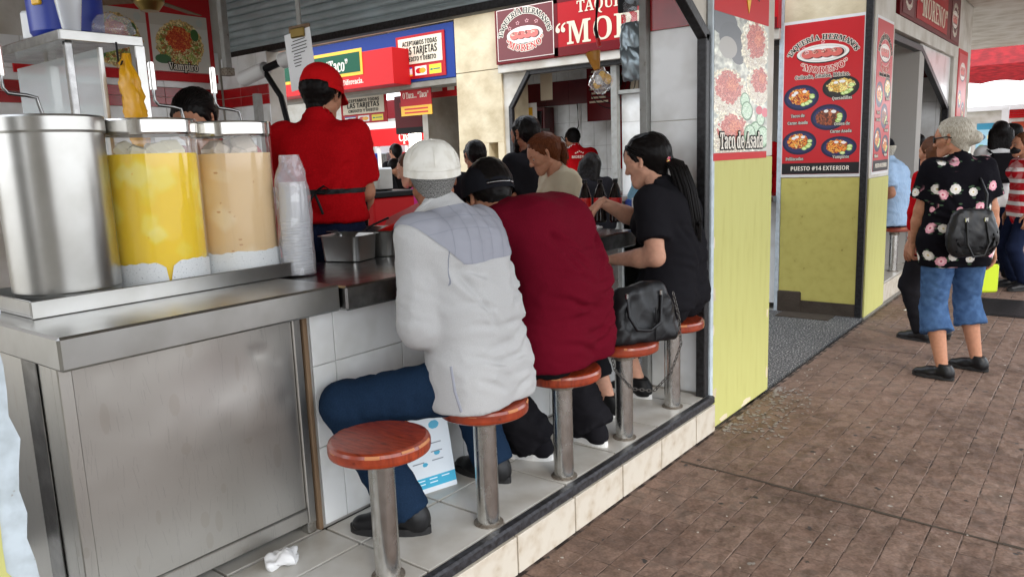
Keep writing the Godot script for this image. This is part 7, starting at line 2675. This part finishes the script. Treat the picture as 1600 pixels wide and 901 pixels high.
func build_people() -> void:
	var Yf := 0.2
	# man in the light grey fleece on the second stool
	var yaw := -86.0
	var at := Vector3(-1.70, Yf, -1.975)
	var inv := Transform3D(Basis(Vector3.UP, deg_to_rad(yaw)), at).affine_inverse()
	var p := person("man in a light grey fleece jacket and white cap sitting on a stool", "customers on the stools", at, yaw, {
		"sit": true, "seat": 0.462, "h": 1.76, "girth": 0.93, "belly": 0.01, "sw": 0.162, "lean": [6, 15, 28], "nod": 10.0, "look": -46.0, "cell": 0.0125, "face": false,
		"left_hand": inv * Vector3(-1.93, 0.93, -2.0), "right_hand": inv * Vector3(-2.12, 1.11, -2.3), "left_elbow": Vector3(0.25, -1.0, -0.15), "right_elbow": Vector3(-0.4, -0.5, -0.5),
		"left_foot": inv * Vector3(-1.90, 0.287, -1.76), "right_foot": inv * Vector3(-1.93, 0.287, -2.28), "left_knee": Vector3(0.5, 1.0, 1.0), "right_knee": Vector3(-0.4, 1.0, 1.0), "left_toe": 26.0, "right_toe": -4.0,
		"shirt": {"mat": M.fleece, "sleeve": 2.0, "hem": 0.10, "off": 0.02, "slack": 0.012, "wr": 0.004, "fold": 0.014, "tall_collar": true, "seed": 3, "called": "jacket", "neck": 0.06, "collar": 0.013, "collar_r": 0.076, "flare": 0.012},
		"trousers": {"mat": M.navy, "off": 0.02, "cuff": 0.062, "wr": 0.005, "fold": 0.009}, "shoe": M.leather, "sole": M.rubber, "shoe_size": 1.02,
		"skin": M.skin_dark, "hair": "stubble", "hair_mat": M.hair_stubble, "cap": {"mat": M.cap_white, "tip": -17.0, "lift": 0.014, "tall": 0.96}})
	var J: Dictionary = p.get_meta("_j")
	# quilted yoke over the shoulders of the jacket
	var sp: Array = J.spine
	var jm: MB = J.shirt_mb
	var mb := jm.clipped([[Vector3(0.0, -1, 0.25).normalized(), sp[2] + Vector3(0, -0.02, -0.15)], [Vector3(0.8, -0.6, 0.0).normalized(), sp[2] + Vector3(0.13, -0.02, 0)], [Vector3(-0.8, -0.6, 0.0).normalized(), sp[2] + Vector3(-0.13, -0.02, 0)], [Vector3(0, 0.3, 1).normalized(), sp[3] + J.fw2 * 0.05], [(J.up2 - J.fw2 * 0.2).normalized(), sp[3] + J.up2 * 0.008]], 0.003)
	var yk := part("yoke", mb, M.quilt, p.get_node("jacket"))
	var sti := MB.new()   # quilting seams
	for k in 6:
		var c0: Vector3 = sp[2] + J.lat * (-0.15 + k * 0.06)
		var dl: Vector3 = (J.lat + J.up2 * 0.25).normalized()
		sti.append(mb.clipped([[dl, c0 + dl * 0.001], [-dl, c0 - dl * 0.001]], 0.0008), Transform3D())
	for k in 2:
		var c1: Vector3 = sp[2] + J.up2 * (0.035 + 0.055 * k)
		var du: Vector3 = (J.up2 - J.lat * 0.1).normalized()
		sti.append(mb.clipped([[du, c1 + du * 0.001], [-du, c1 - du * 0.001]], 0.0008), Transform3D())
	for sd in [1.0, -1.0]:   # armhole seams
		var ln: Vector3 = (J.lat * sd + J.up2 * 0.12).normalized()
		var c2: Vector3 = J.sh[0 if sd > 0 else 1] - J.lat * sd * 0.012
		sti.append(jm.clipped([[ln, c2 + ln * 0.0014], [-ln, c2 - ln * 0.0014], [J.up2, J.sh[0] + J.up2 * 0.03], [-J.up2, J.sh[0] - J.up2 * 0.2], [J.fw2, sp[2] + J.fw2 * 0.02]], 0.0006), Transform3D())
	part("stitching", sti, mat(C(130, 132, 142), 0.8), p.get_node("jacket"))
	# dark zip of the side pocket
	mb = MB.new()
	mb.tube([Vector3(0.245, sp[0].y + 0.08, -0.06), Vector3(0.25, sp[0].y + 0.0, -0.075), Vector3(0.235, sp[0].y - 0.07, -0.085)], [0.005], 6)
	part("pocket_zip", mb, M.quilt, p.get_node("jacket"))
	# man in maroon bent over the counter
	yaw = -88.0
	at = Vector3(-1.70, Yf, -2.465)
	inv = Transform3D(Basis(Vector3.UP, deg_to_rad(yaw)), at).affine_inverse()
	person("man in a maroon shirt and black cap bent over the counter", "customers on the stools", at, yaw, {
		"sit": true, "seat": 0.462, "h": 1.78, "girth": 1.15, "belly": 0.05, "sw": 0.168, "lean": [-3, 20, 72], "nod": 42.0, "look": -26.0, "neck": 0.085, "head": 1.06, "cell": 0.0125, "face": false,
		"left_hand": inv * Vector3(-2.3, 1.13, -2.45), "right_hand": inv * Vector3(-2.3, 1.13, -2.8), "left_elbow": Vector3(0.6, -0.7, 0.0), "right_elbow": Vector3(-0.6, -0.7, 0.0),
		"left_foot": inv * Vector3(-1.92, 0.287, -2.56), "right_foot": inv * Vector3(-1.80, 0.287, -2.84), "left_knee": Vector3(0.4, 1.0, 1.0), "right_knee": Vector3(-0.4, 1.0, 1.0),
		"shirt": {"mat": M.maroon, "sleeve": 0.75, "hem": 0.1, "off": 0.026, "wr": 0.004, "fold": 0.016, "seed": 8, "wst": Vector3(0.6, 2.2, 1), "neck": 0.06},
		"trousers": {"mat": M.black_cloth, "off": 0.022, "cuff": 0.064, "wr": 0.012}, "shoe": M.black_cloth, "sole": M.white_rubber,
		"skin": M.skin, "hair": "short", "cap": {"mat": M.cap_black, "tip": -24.0, "lift": 0.008, "hole": true, "strap": M.steel_dark, "tall": 1.1}})
	# woman in black with the long ponytail
	yaw = -86.0
	at = Vector3(-1.722, Yf, -3.50)
	var tr := Transform3D(Basis(Vector3.UP, deg_to_rad(yaw)), at)
	inv = tr.affine_inverse()
	p = person("woman in black with a very long ponytail sitting by the yellow column", "customers on the stools", at, yaw, {
		"sit": true, "seat": 0.462, "h": 1.72, "girth": 1.12, "fem": 1.0, "lean": [-4, 8, 22], "nod": 16.0, "look": 2.0, "cell": 0.014, "sw": 0.16,
		"left_hand": inv * Vector3(-1.93, 0.985, -3.27), "right_hand": inv * Vector3(-2.14, 1.25, -3.52), "left_elbow": Vector3(0.35, -0.6, -0.7), "right_elbow": Vector3(-0.6, -0.5, 0.0),
		"right_fingers": Vector3(0.3, -0.55, 0.8), "left_fingers": Vector3(-0.3, -0.1, 1.0), "right_grip": true,
		"left_foot": inv * Vector3(-1.93, 0.287, -3.2), "right_foot": inv * Vector3(-1.95, 0.287, -3.55), "left_knee": Vector3(0.2, 1.0, 1.0), "right_knee": Vector3(-0.2, 1.0, 1.0),
		"shirt": {"mat": M.black_cloth, "sleeve": 0.72, "hem": 0.05, "off": 0.01, "wr": 0.004, "fold": 0.007, "neck": 0.072, "slack": 0.012},
		"trousers": {"mat": M.black_cloth, "off": 0.006, "len": 1.72, "cuff": 0.06, "wr": 0.005}, "shoe": M.plastic_black, "sole": M.white_rubber,
		"skin": M.skin_light, "hair": "lowpony", "hair_mat": M.hair_black,
		"tail": [Vector3(0.0, 0.0, 0.02), Vector3(0.0, -0.03, -0.045), Vector3(0.0, -0.14, -0.085), Vector3(0.0, -0.3, -0.115), Vector3(0.0, -0.43, -0.12), Vector3(0.0, -0.53, -0.11)], "tail_r": 0.04})
	J = p.get_meta("_j")
	var tie: Vector3 = J.ht * Vector3(0, -0.035, -0.128)
	mb = MB.new()
	var ring: Array = []
	for k in 17:
		var a := TAU * k / 16.0
		ring.append(tie + J.ht.basis * Vector3(cos(a) * 0.024, sin(a) * 0.024, 0.0))
	mb.tube(ring, [0.013], 8, 1.0, J.ht.basis.z)
	mb.wrinkle(noise(60.0, 4), 0.006)
	var sc := Image.create(64, 64, false, Image.FORMAT_RGB8)
	sc.fill(C(222, 70, 90))
	for k in 40:
		fill_ellipse(sc, rng.randf() * 64, rng.randf() * 64, 5, 4, [C(240, 220, 90), C(240, 230, 220), C(230, 120, 60), C(90, 60, 120)][k % 4])
	part("scrunchie", mb, tex(tri(mat(Color.WHITE, 0.8), Vector3.ONE * 14.0), ImageTexture.create_from_image(sc)), p.get_node("hair"))
	var fd := thing("folded_taco", "yellow folded taco on white paper by the hand of the woman in black", "food")
	mb = MB.new()
	mb.sphere(Vector3.ZERO, Vector3(0.055, 0.03, 0.03), 16)
	mb.wrinkle(noise(20, 3), 0.01)
	part("taco", mb, M.gold_paint, fd, Vector3(-2.2, 1.16, -3.42))
	mb = MB.new()
	mb.lathe([Vector2(0, 0), Vector2(0.06, 0.0), Vector2(0.1, 0.03), Vector2(0.098, 0.033), Vector2(0.058, 0.004), Vector2(0, 0.004)], 20)
	mb.wrinkle(noise(18, 5), 0.016)
	part("paper", mb, M.paper, fd, Vector3(-2.19, 1.092, -3.42))
	handbag_on_stool()
	# cook in red behind the counter
	p = person("cook in a red shirt and red cap seen from behind", "kitchen staff", Vector3(-2.965, Yf, -2.335), -142.0, {
		"h": 1.74, "girth": 1.0, "lean": [2, 4, 12], "nod": 18.0, "look": -14.0, "cell": 0.015, "face": false, "sw": 0.166,
		"left_hand": Vector3(0.14, 1.05, 0.34), "right_hand": Vector3(-0.12, 1.05, 0.36), "left_elbow": Vector3(0.3, -0.8, -0.3), "right_elbow": Vector3(-0.3, -0.8, -0.3),
		"shirt": {"mat": M.red_cloth, "sleeve": 0.78, "hem": -0.09, "off": 0.012, "wr": 0.005, "fold": 0.009, "slack": 0.016, "neck": 0.062},
		"trousers": {"mat": M.denim_dark, "off": 0.012, "top": 0.62}, "shoe": M.leather, "skin": M.skin, "hair": "short",
		"cap": {"mat": M.cap_red, "tip": -4.0, "tall": 1.15}})
	J = p.get_meta("_j")
	var apn := MB.new()   # apron strings tied in a bow
	var wy: float = J.spine[1].y + 0.03
	var sb: MB = J.shirt_mb
	apn.append(sb.clipped([[Vector3.UP, Vector3(0, wy + 0.011, 0)], [Vector3.DOWN, Vector3(0, wy - 0.011, 0)], [Vector3.RIGHT, Vector3(0.24, 0, 0)], [Vector3.LEFT, Vector3(-0.24, 0, 0)]], 0.004), Transform3D())
	var zb := 0.0
	for q in sb.v:
		if absf(q.y - wy) < 0.02 and absf(q.x) < 0.03:
			zb = minf(zb, q.z)
	var bo := zb + 0.146
	for sd in [-1.0, 1.0]:
		apn.tube([Vector3(0, wy, -0.142), Vector3(sd * 0.05, wy + 0.028, -0.16), Vector3(sd * 0.075, wy + 0.012, -0.162), Vector3(sd * 0.05, wy - 0.008, -0.16), Vector3(0, wy, -0.148)].map(func(q): return q + Vector3(0, 0, bo)), [0.005], 6)
		apn.tube([Vector3(0, wy, -0.145), Vector3(sd * 0.022, wy - 0.05, -0.158), Vector3(sd * 0.035, wy - 0.10, -0.15)].map(func(q): return q + Vector3(0, 0, bo)), [0.006], 6)
	part("apron_strings", apn, M.plastic_black, p)
	mb = MB.new()
	mb.prism(PackedVector2Array([Vector2(-0.17, 0.5), Vector2(0.17, 0.5), Vector2(0.19, wy + 0.02), Vector2(-0.19, wy + 0.02)]), 0.145, 0.152)
	part("apron", mb, M.black_cloth, p)
	mb = MB.new()
	var lt: Transform3D = J.ht * Transform3D(Basis(Vector3.UP, PI), Vector3(-0.0, 0.078, -0.12))
	mb.box(lt.origin, Vector3(0.016, 0.015, 0.006), 0.002, lt.basis)
	part("white_badge", mb, M.plastic_white, p.get_node("cap"))
	mb = MB.new()
	mb.box(lt * Vector3(-0.013, 0, 0), Vector3(0.010, 0.015, 0.006), 0.002, lt.basis)
	part("black_badge", mb, M.plastic_black, p.get_node("cap"))
	# woman half hidden behind the dispensers
	person("dark haired woman half hidden behind the drink containers", "kitchen staff", Vector3(-3.2, Yf, -1.95), 38.0, {
		"h": 1.63, "fem": 1.0, "lean": [4, 8, 22], "nod": 30.0, "look": -4.0, "shirt": {"mat": M.red_cloth, "sleeve": 0.7}, "trousers": {"mat": M.denim_dark}, "shoe": M.leather, "hair": "bun", "skin": M.skin,
		"left_hand": Vector3(0.12, 1.0, 0.3), "right_hand": Vector3(-0.12, 1.0, 0.3)})
	# beyond the passage counter
	var g := "people in the passage"
	person("woman in a pink top and glasses eating at the passage counter", g, Vector3(-4.12, 0.2, -4.28), -55.0, {
		"sit": true, "seat": 0.46, "h": 1.66, "girth": 1.1, "fem": 1.0, "lean": [4, 8, 16], "nod": 14.0, "cell": 0.02, "shirt": {"mat": M.pink_cloth, "sleeve": 0.8}, "trousers": {"mat": M.denim_dark}, "shoe": M.leather, "hair": "bun", "hair_mat": M.hair_brown,
		"left_hand": Vector3(0.15, 1.0, 0.32), "right_hand": Vector3(-0.12, 1.0, 0.34), "skin": M.skin_light})
	person("dark haired person in a black top left of the cream column", g, Vector3(-3.98, 0.0, -4.72), -115.0, {
		"h": 1.62, "lean": [2, 5, 14], "nod": 12.0, "cell": 0.02, "face": false, "shirt": {"mat": M.black_cloth, "sleeve": 0.7}, "trousers": {"mat": M.denim_dark}, "shoe": M.leather, "hair": "short", "skin": M.skin})
	person("woman with reddish ponytail and beige top looking down at her food", g, Vector3(-2.9, 0.0, -4.35), -34.0, {
		"h": 1.64, "girth": 1.05, "fem": 1.0, "lean": [4, 10, 20], "nod": 26.0, "look": 0.0, "cell": 0.018, "shirt": {"mat": M.beige_cloth, "sleeve": 0.8, "neck": 0.08}, "trousers": {"mat": M.denim}, "shoe": M.leather,
		"hair": "pony", "hair_mat": M.hair_red, "brow": M.hair_brown, "skin": M.skin, "left_hand": Vector3(0.16, 1.12, 0.34), "right_hand": Vector3(-0.12, 1.14, 0.34),
		"tail": [Vector3(0, 0.0, 0.0), Vector3(0.0, -0.02, -0.04), Vector3(0.0, -0.11, -0.06), Vector3(0.0, -0.2, -0.05)], "tail_r": 0.03, "tail_strands": 14})
	person("man with dark curly hair and a beard walking through the passage", g, Vector3(-3.38, 0.0, -4.62), -98.0, {
		"h": 1.77, "girth": 1.05, "lean": [0, 4, 10], "nod": 8.0, "cell": 0.02, "shirt": {"mat": M.black_cloth, "sleeve": 0.7}, "trousers": {"mat": M.denim_dark}, "shoe": M.leather, "hair": "short", "beard": true, "skin": M.skin_dark})
	p = person("taqueria cook in a red polo shirt with a white collar", "kitchen staff", Vector3(-5.0, 0.12, -7.72), -128.0, {
		"h": 1.7, "girth": 1.05, "lean": [4, 8, 22], "nod": 32.0, "look": 6.0, "cell": 0.02, "face": false, "shirt": {"mat": M.red_cloth, "sleeve": 0.7, "collar": 0.014, "collar_mat": M.white_cloth}, "trousers": {"mat": M.denim_dark}, "shoe": M.leather, "hair": "short", "skin": M.skin,
		"left_hand": Vector3(0.15, 1.0, 0.3), "right_hand": Vector3(-0.15, 1.0, 0.3)})
	J = p.get_meta("_j")
	var bt := Transform3D(Basis(Vector3.UP, PI) * Basis(Vector3.RIGHT, deg_to_rad(8.0)), J.spine[2] - J.fw2 * 0.166)
	lettering(p.get_node("shirt"), "MORENO", "sans_bold", 0.03, M.ink_white, bt.translated_local(Vector3(-0.03, -0.02, 0.002)), 1.0)
	mb = MB.new()
	for k in 5:
		mb.box(bt * Vector3(-0.03 + (k - 2) * 0.022, 0.025 + 0.01 * (2 - absf(k - 2)), 0.002), Vector3(0.016, 0.014, 0.004), 0.002, bt.basis)
	part("printed_emblem", mb, M.ink_white, p.get_node("shirt"))
	person("woman with long dark hair in black at the taqueria counter", g, Vector3(-3.86, 0.0, -6.15), -150.0, {
		"h": 1.5, "fem": 1.0, "lean": [4, 10, 24], "nod": 20.0, "look": -20.0, "cell": 0.02, "shirt": {"mat": M.black_cloth, "sleeve": 1.8}, "trousers": {"mat": M.black_cloth}, "shoe": M.leather, "hair": "long", "skin": M.skin})
	person("person in black standing by the far bright shop", g, Vector3(-8.9, 0.0, -8.55), -100.0, {
		"h": 1.75, "cell": 0.026, "face": false, "shirt": {"mat": M.black_cloth, "sleeve": 1.7}, "trousers": {"mat": M.black_cloth}, "shoe": M.leather, "hair": "short"})
	person("person with dark hair leaning over the far dark counter", g, Vector3(-8.85, 0.0, -8.0), 150.0, {
		"h": 1.6, "lean": [14, 30, 40], "nod": 30.0, "cell": 0.026, "shirt": {"mat": M.black_cloth, "sleeve": 1.5}, "trousers": {"mat": M.denim_dark}, "shoe": M.leather, "hair": "short", "left_hand": Vector3(0.2, 1.05, 0.45), "right_hand": Vector3(-0.2, 1.05, 0.45)})
	person("worker in a red shirt glimpsed between the two yellow columns", "kitchen staff", Vector3(-2.6, 0.12, -7.75), 60.0, {
		"h": 1.66, "cell": 0.026, "shirt": {"mat": M.red_cloth, "sleeve": 0.8}, "trousers": {"mat": M.denim_dark}, "shoe": M.leather, "hair": "short"})

func handbag_on_stool() -> void:
	var b := thing("handbag", "black leather handbag with a chain on the fourth stool", "handbag", Vector3(-1.655, 0.667, -3.02), 62.0)
	var f := Field.new(Vector3(-0.2, -0.02, -0.14), Vector3(0.2, 0.32, 0.14), 0.011)
	for x in [-0.13, 0.13]:
		for z in [-0.055, 0.055]:
			f.bone(Vector3(x, 0.02, z), Vector3(x * 0.86, 0.17, z * 0.7), 0.022, 0.022, 0.0)
	for y in [0.02, 0.06, 0.1, 0.14, 0.18, 0.215]:
		f.bone(Vector3(-0.13 + y * 0.16, y, 0), Vector3(0.13 - y * 0.16, y + 0.01, 0), 0.074 - y * 0.2, 0.078 - y * 0.2, 0.03)
	f.cut(Vector3(0, -1, 0), Vector3(0, 0.0, 0))
	var mb := MB.new()
	f.mesh_into(mb)
	mb.wrinkle(wrinkles, 0.012)
	part("bag", mb, M.leather, b)
	mb = MB.new()
	mb.tube([Vector3(-0.09, 0.2, 0.05), Vector3(-0.1, 0.13, 0.085), Vector3(-0.07, 0.07, 0.1), Vector3(0.0, 0.06, 0.1), Vector3(0.05, 0.09, 0.1), Vector3(0.09, 0.2, 0.05)], [0.009], 8)
	part("handle", mb, M.leather, b)
	for x in [-0.09, 0.09]:
		mb = MB.new()
		mb.box(Vector3(x, 0.2, 0.05), Vector3(0.014, 0.05, 0.01), 0.003)
		part("handle_tab", mb, M.chrome, b)
	mb = MB.new()
	mb.box(Vector3(0.04, 0.08, 0.083), Vector3(0.006, 0.15, 0.006), 0.002)
	part("seam", mb, M.leather, b)
	# links of the hanging chain
	M.chain = mat(C(96, 92, 88), 0.35, 0.9)
	var link := MB.new()
	var ring: Array = []
	for k in 13:
		var a := TAU * k / 12.0
		ring.append(Vector3(cos(a) * 0.006, sin(a) * 0.012, 0))
	link.tube(ring, [0.0019], 5, 1.0, Vector3.BACK)
	var lm := link.mesh()
	var path: Array = [Vector3(0.15, 0.2, 0.06), Vector3(0.165, 0.1, 0.08), Vector3(0.17, -0.03, 0.09), Vector3(0.12, -0.16, 0.08), Vector3(0.05, -0.24, 0.05), Vector3(-0.05, -0.22, 0.03), Vector3(-0.14, -0.12, 0.02), Vector3(-0.16, 0.02, 0.0)]
	var curve := Curve3D.new()
	for k in path.size():
		var tg: Vector3 = (path[mini(k + 1, path.size() - 1)] - path[maxi(k - 1, 0)]) * 0.18
		curve.add_point(path[k], -tg, tg)
	var n := int(curve.get_baked_length() / 0.017)
	for k in n:
		var q := curve.sample_baked(k * 0.017)
		var q2 := curve.sample_baked(k * 0.017 + 0.01)
		var y := (q2 - q).normalized()
		var x := y.cross(Vector3(0.3, 0.2, 0.9)).normalized()
		var o := part_mesh("chain_link", lm, M.chain, b, q)
		var bs := Basis(x, y, x.cross(y))
		o.basis = bs * Basis(Vector3.UP, PI / 2 * (k % 2))

func build_street_people() -> void:
	var g := "people on the sidewalk"
	# lady in the floral blouse
	var at := Vector3(-0.775, 0, -5.62)
	var yaw := -146.0
	var inv := Transform3D(Basis(Vector3.UP, deg_to_rad(yaw)), at).affine_inverse()
	var p := person("grey haired lady in a floral blouse and denim capris on the sidewalk", g, at, yaw, {
		"h": 1.61, "girth": 1.05, "belly": 0.035, "fem": 1.0, "lean": [0, 3, 12], "nod": 6.0, "look": 46.0, "cell": 0.015, "sw": 0.162,
		"left_hand": Vector3(0.2, 0.72, 0.2), "right_hand": Vector3(-0.27, 0.75, 0.05), "left_elbow": Vector3(0.6, -0.3, -0.5), "left_grip": true,
		"left_foot": inv * Vector3(-0.78, 0.08, -5.42), "right_foot": inv * Vector3(-0.63, 0.08, -5.74), "left_toe": 44.0, "right_toe": 40.0,
		"shirt": {"mat": M.floral, "sleeve": 0.72, "hem": 0.16, "off": 0.016, "slack": 0.02, "wr": 0.004, "fold": 0.007, "neck": 0.08, "called": "blouse"},
		"trousers": {"mat": M.denim, "len": 1.42, "off": 0.016, "cuff": 0.085, "wr": 0.005, "fold": 0.008}, "shoe": M.leather, "sole": M.rubber, "shoe_size": 0.92,
		"skin": M.skin, "hair": "bun", "hair_mat": M.hair_grey})
	var J: Dictionary = p.get_meta("_j")
	var mb := MB.new()   # sunglasses
	for sd in [-1.0, 1.0]:
		mb.box(J.ht * Vector3(sd * 0.034, 0.004, 0.096), Vector3(0.052, 0.04, 0.008), 0.003, J.ht.basis.orthonormalized() * Basis(Vector3.UP, sd * 0.3))
		mb.tube([J.ht * Vector3(sd * 0.062, 0.012, 0.085), J.ht * Vector3(sd * 0.083, 0.012, 0.0), J.ht * Vector3(sd * 0.082, 0.0, -0.03)], [0.004], 6)
	part("sunglasses", mb, M.black_gloss, p)
	mb = MB.new()
	mb.sphere(J.ht * Vector3(0.079, -0.036, -0.004), Vector3.ONE * 0.005, 8)
	part("earring", mb, M.brass, p)
	# backpack-like handbag on her back
	var b := thing("back_handbag", "black leather handbag slung on the back of the floral blouse lady", "handbag", at + Vector3(-0.02, 0, 0.02), yaw)
	b.scale = Vector3(0.7, 0.94, 0.9)
	var f := Field.new(Vector3(-0.26, 0.8, -0.5), Vector3(0.26, 1.26, 0.0), 0.013)
	f.bone(Vector3(-0.1, 0.97, -0.27), Vector3(0.1, 0.97, -0.27), 0.12, 0.12, 0.0, Vector3.BACK, 2.2)
	f.bone(Vector3(-0.1, 1.07, -0.26), Vector3(0.1, 1.07, -0.26), 0.09, 0.09, 0.05, Vector3.BACK, 2.0)
	mb = MB.new()
	f.mesh_into(mb)
	mb.wrinkle(wrinkles, 0.009)
	part("bag", mb, M.leather, b)
	mb = MB.new()
	mb.tube([Vector3(-0.08, 1.09, -0.315), Vector3(-0.1, 0.95, -0.345), Vector3(-0.06, 0.87, -0.35), Vector3(0.03, 0.86, -0.35), Vector3(0.08, 0.94, -0.345), Vector3(0.08, 1.09, -0.315)], [0.009], 8)
	part("handle", mb, M.leather, b)
	for x in [-0.08, 0.08]:
		mb = MB.new()
		mb.box(Vector3(x, 1.095, -0.318), Vector3(0.03, 0.03, 0.01), 0.003)
		part("buckle", mb, M.chrome, b)
	mb = MB.new()
	mb.tube([Vector3(-0.12, 1.1, -0.24), Vector3(-0.15, 1.25, -0.2), Vector3(-0.14, 1.37, -0.1), Vector3(-0.12, 1.42, 0.02)], [0.013], 8, 0.4)
	part("strap", mb, M.leather, b)
	person("person in a red top standing just behind the floral blouse lady", g, Vector3(-1.02, 0, -6.5), -120.0, {
		"h": 1.5, "girth": 1.1, "fem": 1.0, "cell": 0.02, "lean": [2, 4, 12], "shirt": {"mat": M.red_cloth, "sleeve": 1.6, "hem": 0.14}, "trousers": {"mat": M.black_cloth}, "shoe": M.leather, "hair": "long", "hair_mat": M.hair_brown, "skin": M.skin})
	person("man in a light blue checked shirt and cap on a far stool", g, Vector3(-1.74, 0.2, -8.6), -92.0, {
		"sit": true, "seat": 0.462, "h": 1.66, "girth": 1.12, "belly": 0.03, "lean": [2, 10, 22], "nod": 12.0, "cell": 0.018, "face": false, "shirt": {"mat": M.blue_shirt, "sleeve": 0.8, "hem": 0.1, "off": 0.02, "wr": 0.01, "collar": 0.013}, "trousers": {"mat": M.denim_dark}, "shoe": M.leather,
		"hair": "short", "hair_mat": M.hair_grey, "cap": {"mat": M.cap_black, "tip": -6.0}, "skin": M.skin, "left_foot": Vector3(0.1, 0.09, 0.28), "right_foot": Vector3(-0.1, 0.09, 0.28), "left_hand": Vector3(0.25, 0.72, 0.2), "right_hand": Vector3(-0.15, 0.85, 0.35)})
	person("dark haired man in a navy shirt seated at the far counter", g, Vector3(-1.74, 0.2, -9.85), -60.0, {
		"sit": true, "seat": 0.462, "h": 1.74, "lean": [4, 8, 14], "cell": 0.02, "shirt": {"mat": M.denim_dark, "sleeve": 0.8}, "trousers": {"mat": M.denim_dark}, "shoe": M.leather, "hair": "short", "skin": M.skin_dark, "left_foot": Vector3(0.1, 0.09, 0.28), "right_foot": Vector3(-0.1, 0.09, 0.28)})
	p = person("long haired woman in a white top with a black backpack walking away", g, Vector3(-1.0, 0, -9.9), -165.0, {
		"h": 1.66, "girth": 1.05, "fem": 1.0, "cell": 0.02, "face": false, "lean": [0, 2, 6], "shirt": {"mat": M.white_cloth, "sleeve": 0.7, "hem": 0.12}, "trousers": {"mat": M.denim_dark, "off": 0.012}, "shoe": M.black_cloth, "hair": "long", "hair_mat": M.hair_black, "skin": M.skin,
		"left_foot": Vector3(0.1, 0.085, 0.14), "right_foot": Vector3(-0.1, 0.12, -0.26), "right_toe": -5.0, "right_hand": Vector3(-0.26, 0.84, 0.1)})
	var bp := thing("backpack", "small black backpack on the long haired woman in white", "backpack", Vector3(-1.0, 0, -9.9), -165.0)
	mb = MB.new()
	mb.box(Vector3(0, 1.2, -0.2), Vector3(0.26, 0.32, 0.12), 0.04)
	part("bag", mb, M.black_cloth, bp)
	for sd in [-1.0, 1.0]:
		mb = MB.new()
		mb.tube([Vector3(sd * 0.1, 1.08, -0.16), Vector3(sd * 0.15, 1.2, -0.08), Vector3(sd * 0.12, 1.4, -0.06), Vector3(sd * 0.1, 1.36, -0.15)], [0.018], 6, 0.4)
		part("strap", mb, M.black_cloth, bp)
	person("man with short dark hair facing left at the right edge", g, Vector3(-0.92, 0, -10.6), -70.0, {
		"h": 1.64, "cell": 0.022, "shirt": {"mat": M.red_cloth, "sleeve": 0.7}, "trousers": {"mat": M.denim_dark}, "shoe": M.leather, "hair": "short", "skin": M.skin})
	p = person("person with a black face mask and red striped shirt at the right edge", g, Vector3(-0.68, 0, -9.2), -60.0, {
		"h": 1.52, "fem": 1.0, "cell": 0.022, "shirt": {"mat": M.striped, "sleeve": 0.7, "hem": 0.16}, "trousers": {"mat": M.denim_dark}, "shoe": M.leather, "hair": "short", "hair_mat": M.hair_brown, "skin": M.skin})
	J = p.get_meta("_j")
	mb = MB.new()
	mb.sphere(J.ht * Vector3(0, -0.055, 0.06), Vector3(0.058, 0.046, 0.05), 14)
	part("face_mask", mb, M.plastic_black, p)
	var gb := thing("green_bag", "bright yellow green shopping bag hanging low behind the floral blouse lady", "bag", Vector3(-0.64, 0.55, -6.2), 30.0)
	gb.scale = Vector3(0.55, 0.7, 0.7)
	mb = MB.new()
	mb.box(Vector3(0, 0, 0), Vector3(0.2, 0.28, 0.06), 0.015)
	mb.wrinkle(noise(10.0, 44), 0.012)
	part("bag", mb, mat(C(200, 222, 30), 0.5), gb)
	mb = MB.new()
	mb.tube([Vector3(-0.05, 0.13, 0), Vector3(-0.03, 0.22, 0), Vector3(0.03, 0.22, 0), Vector3(0.05, 0.13, 0)], [0.006], 6)
	part("handle", mb, mat(C(200, 222, 30), 0.5), gb)
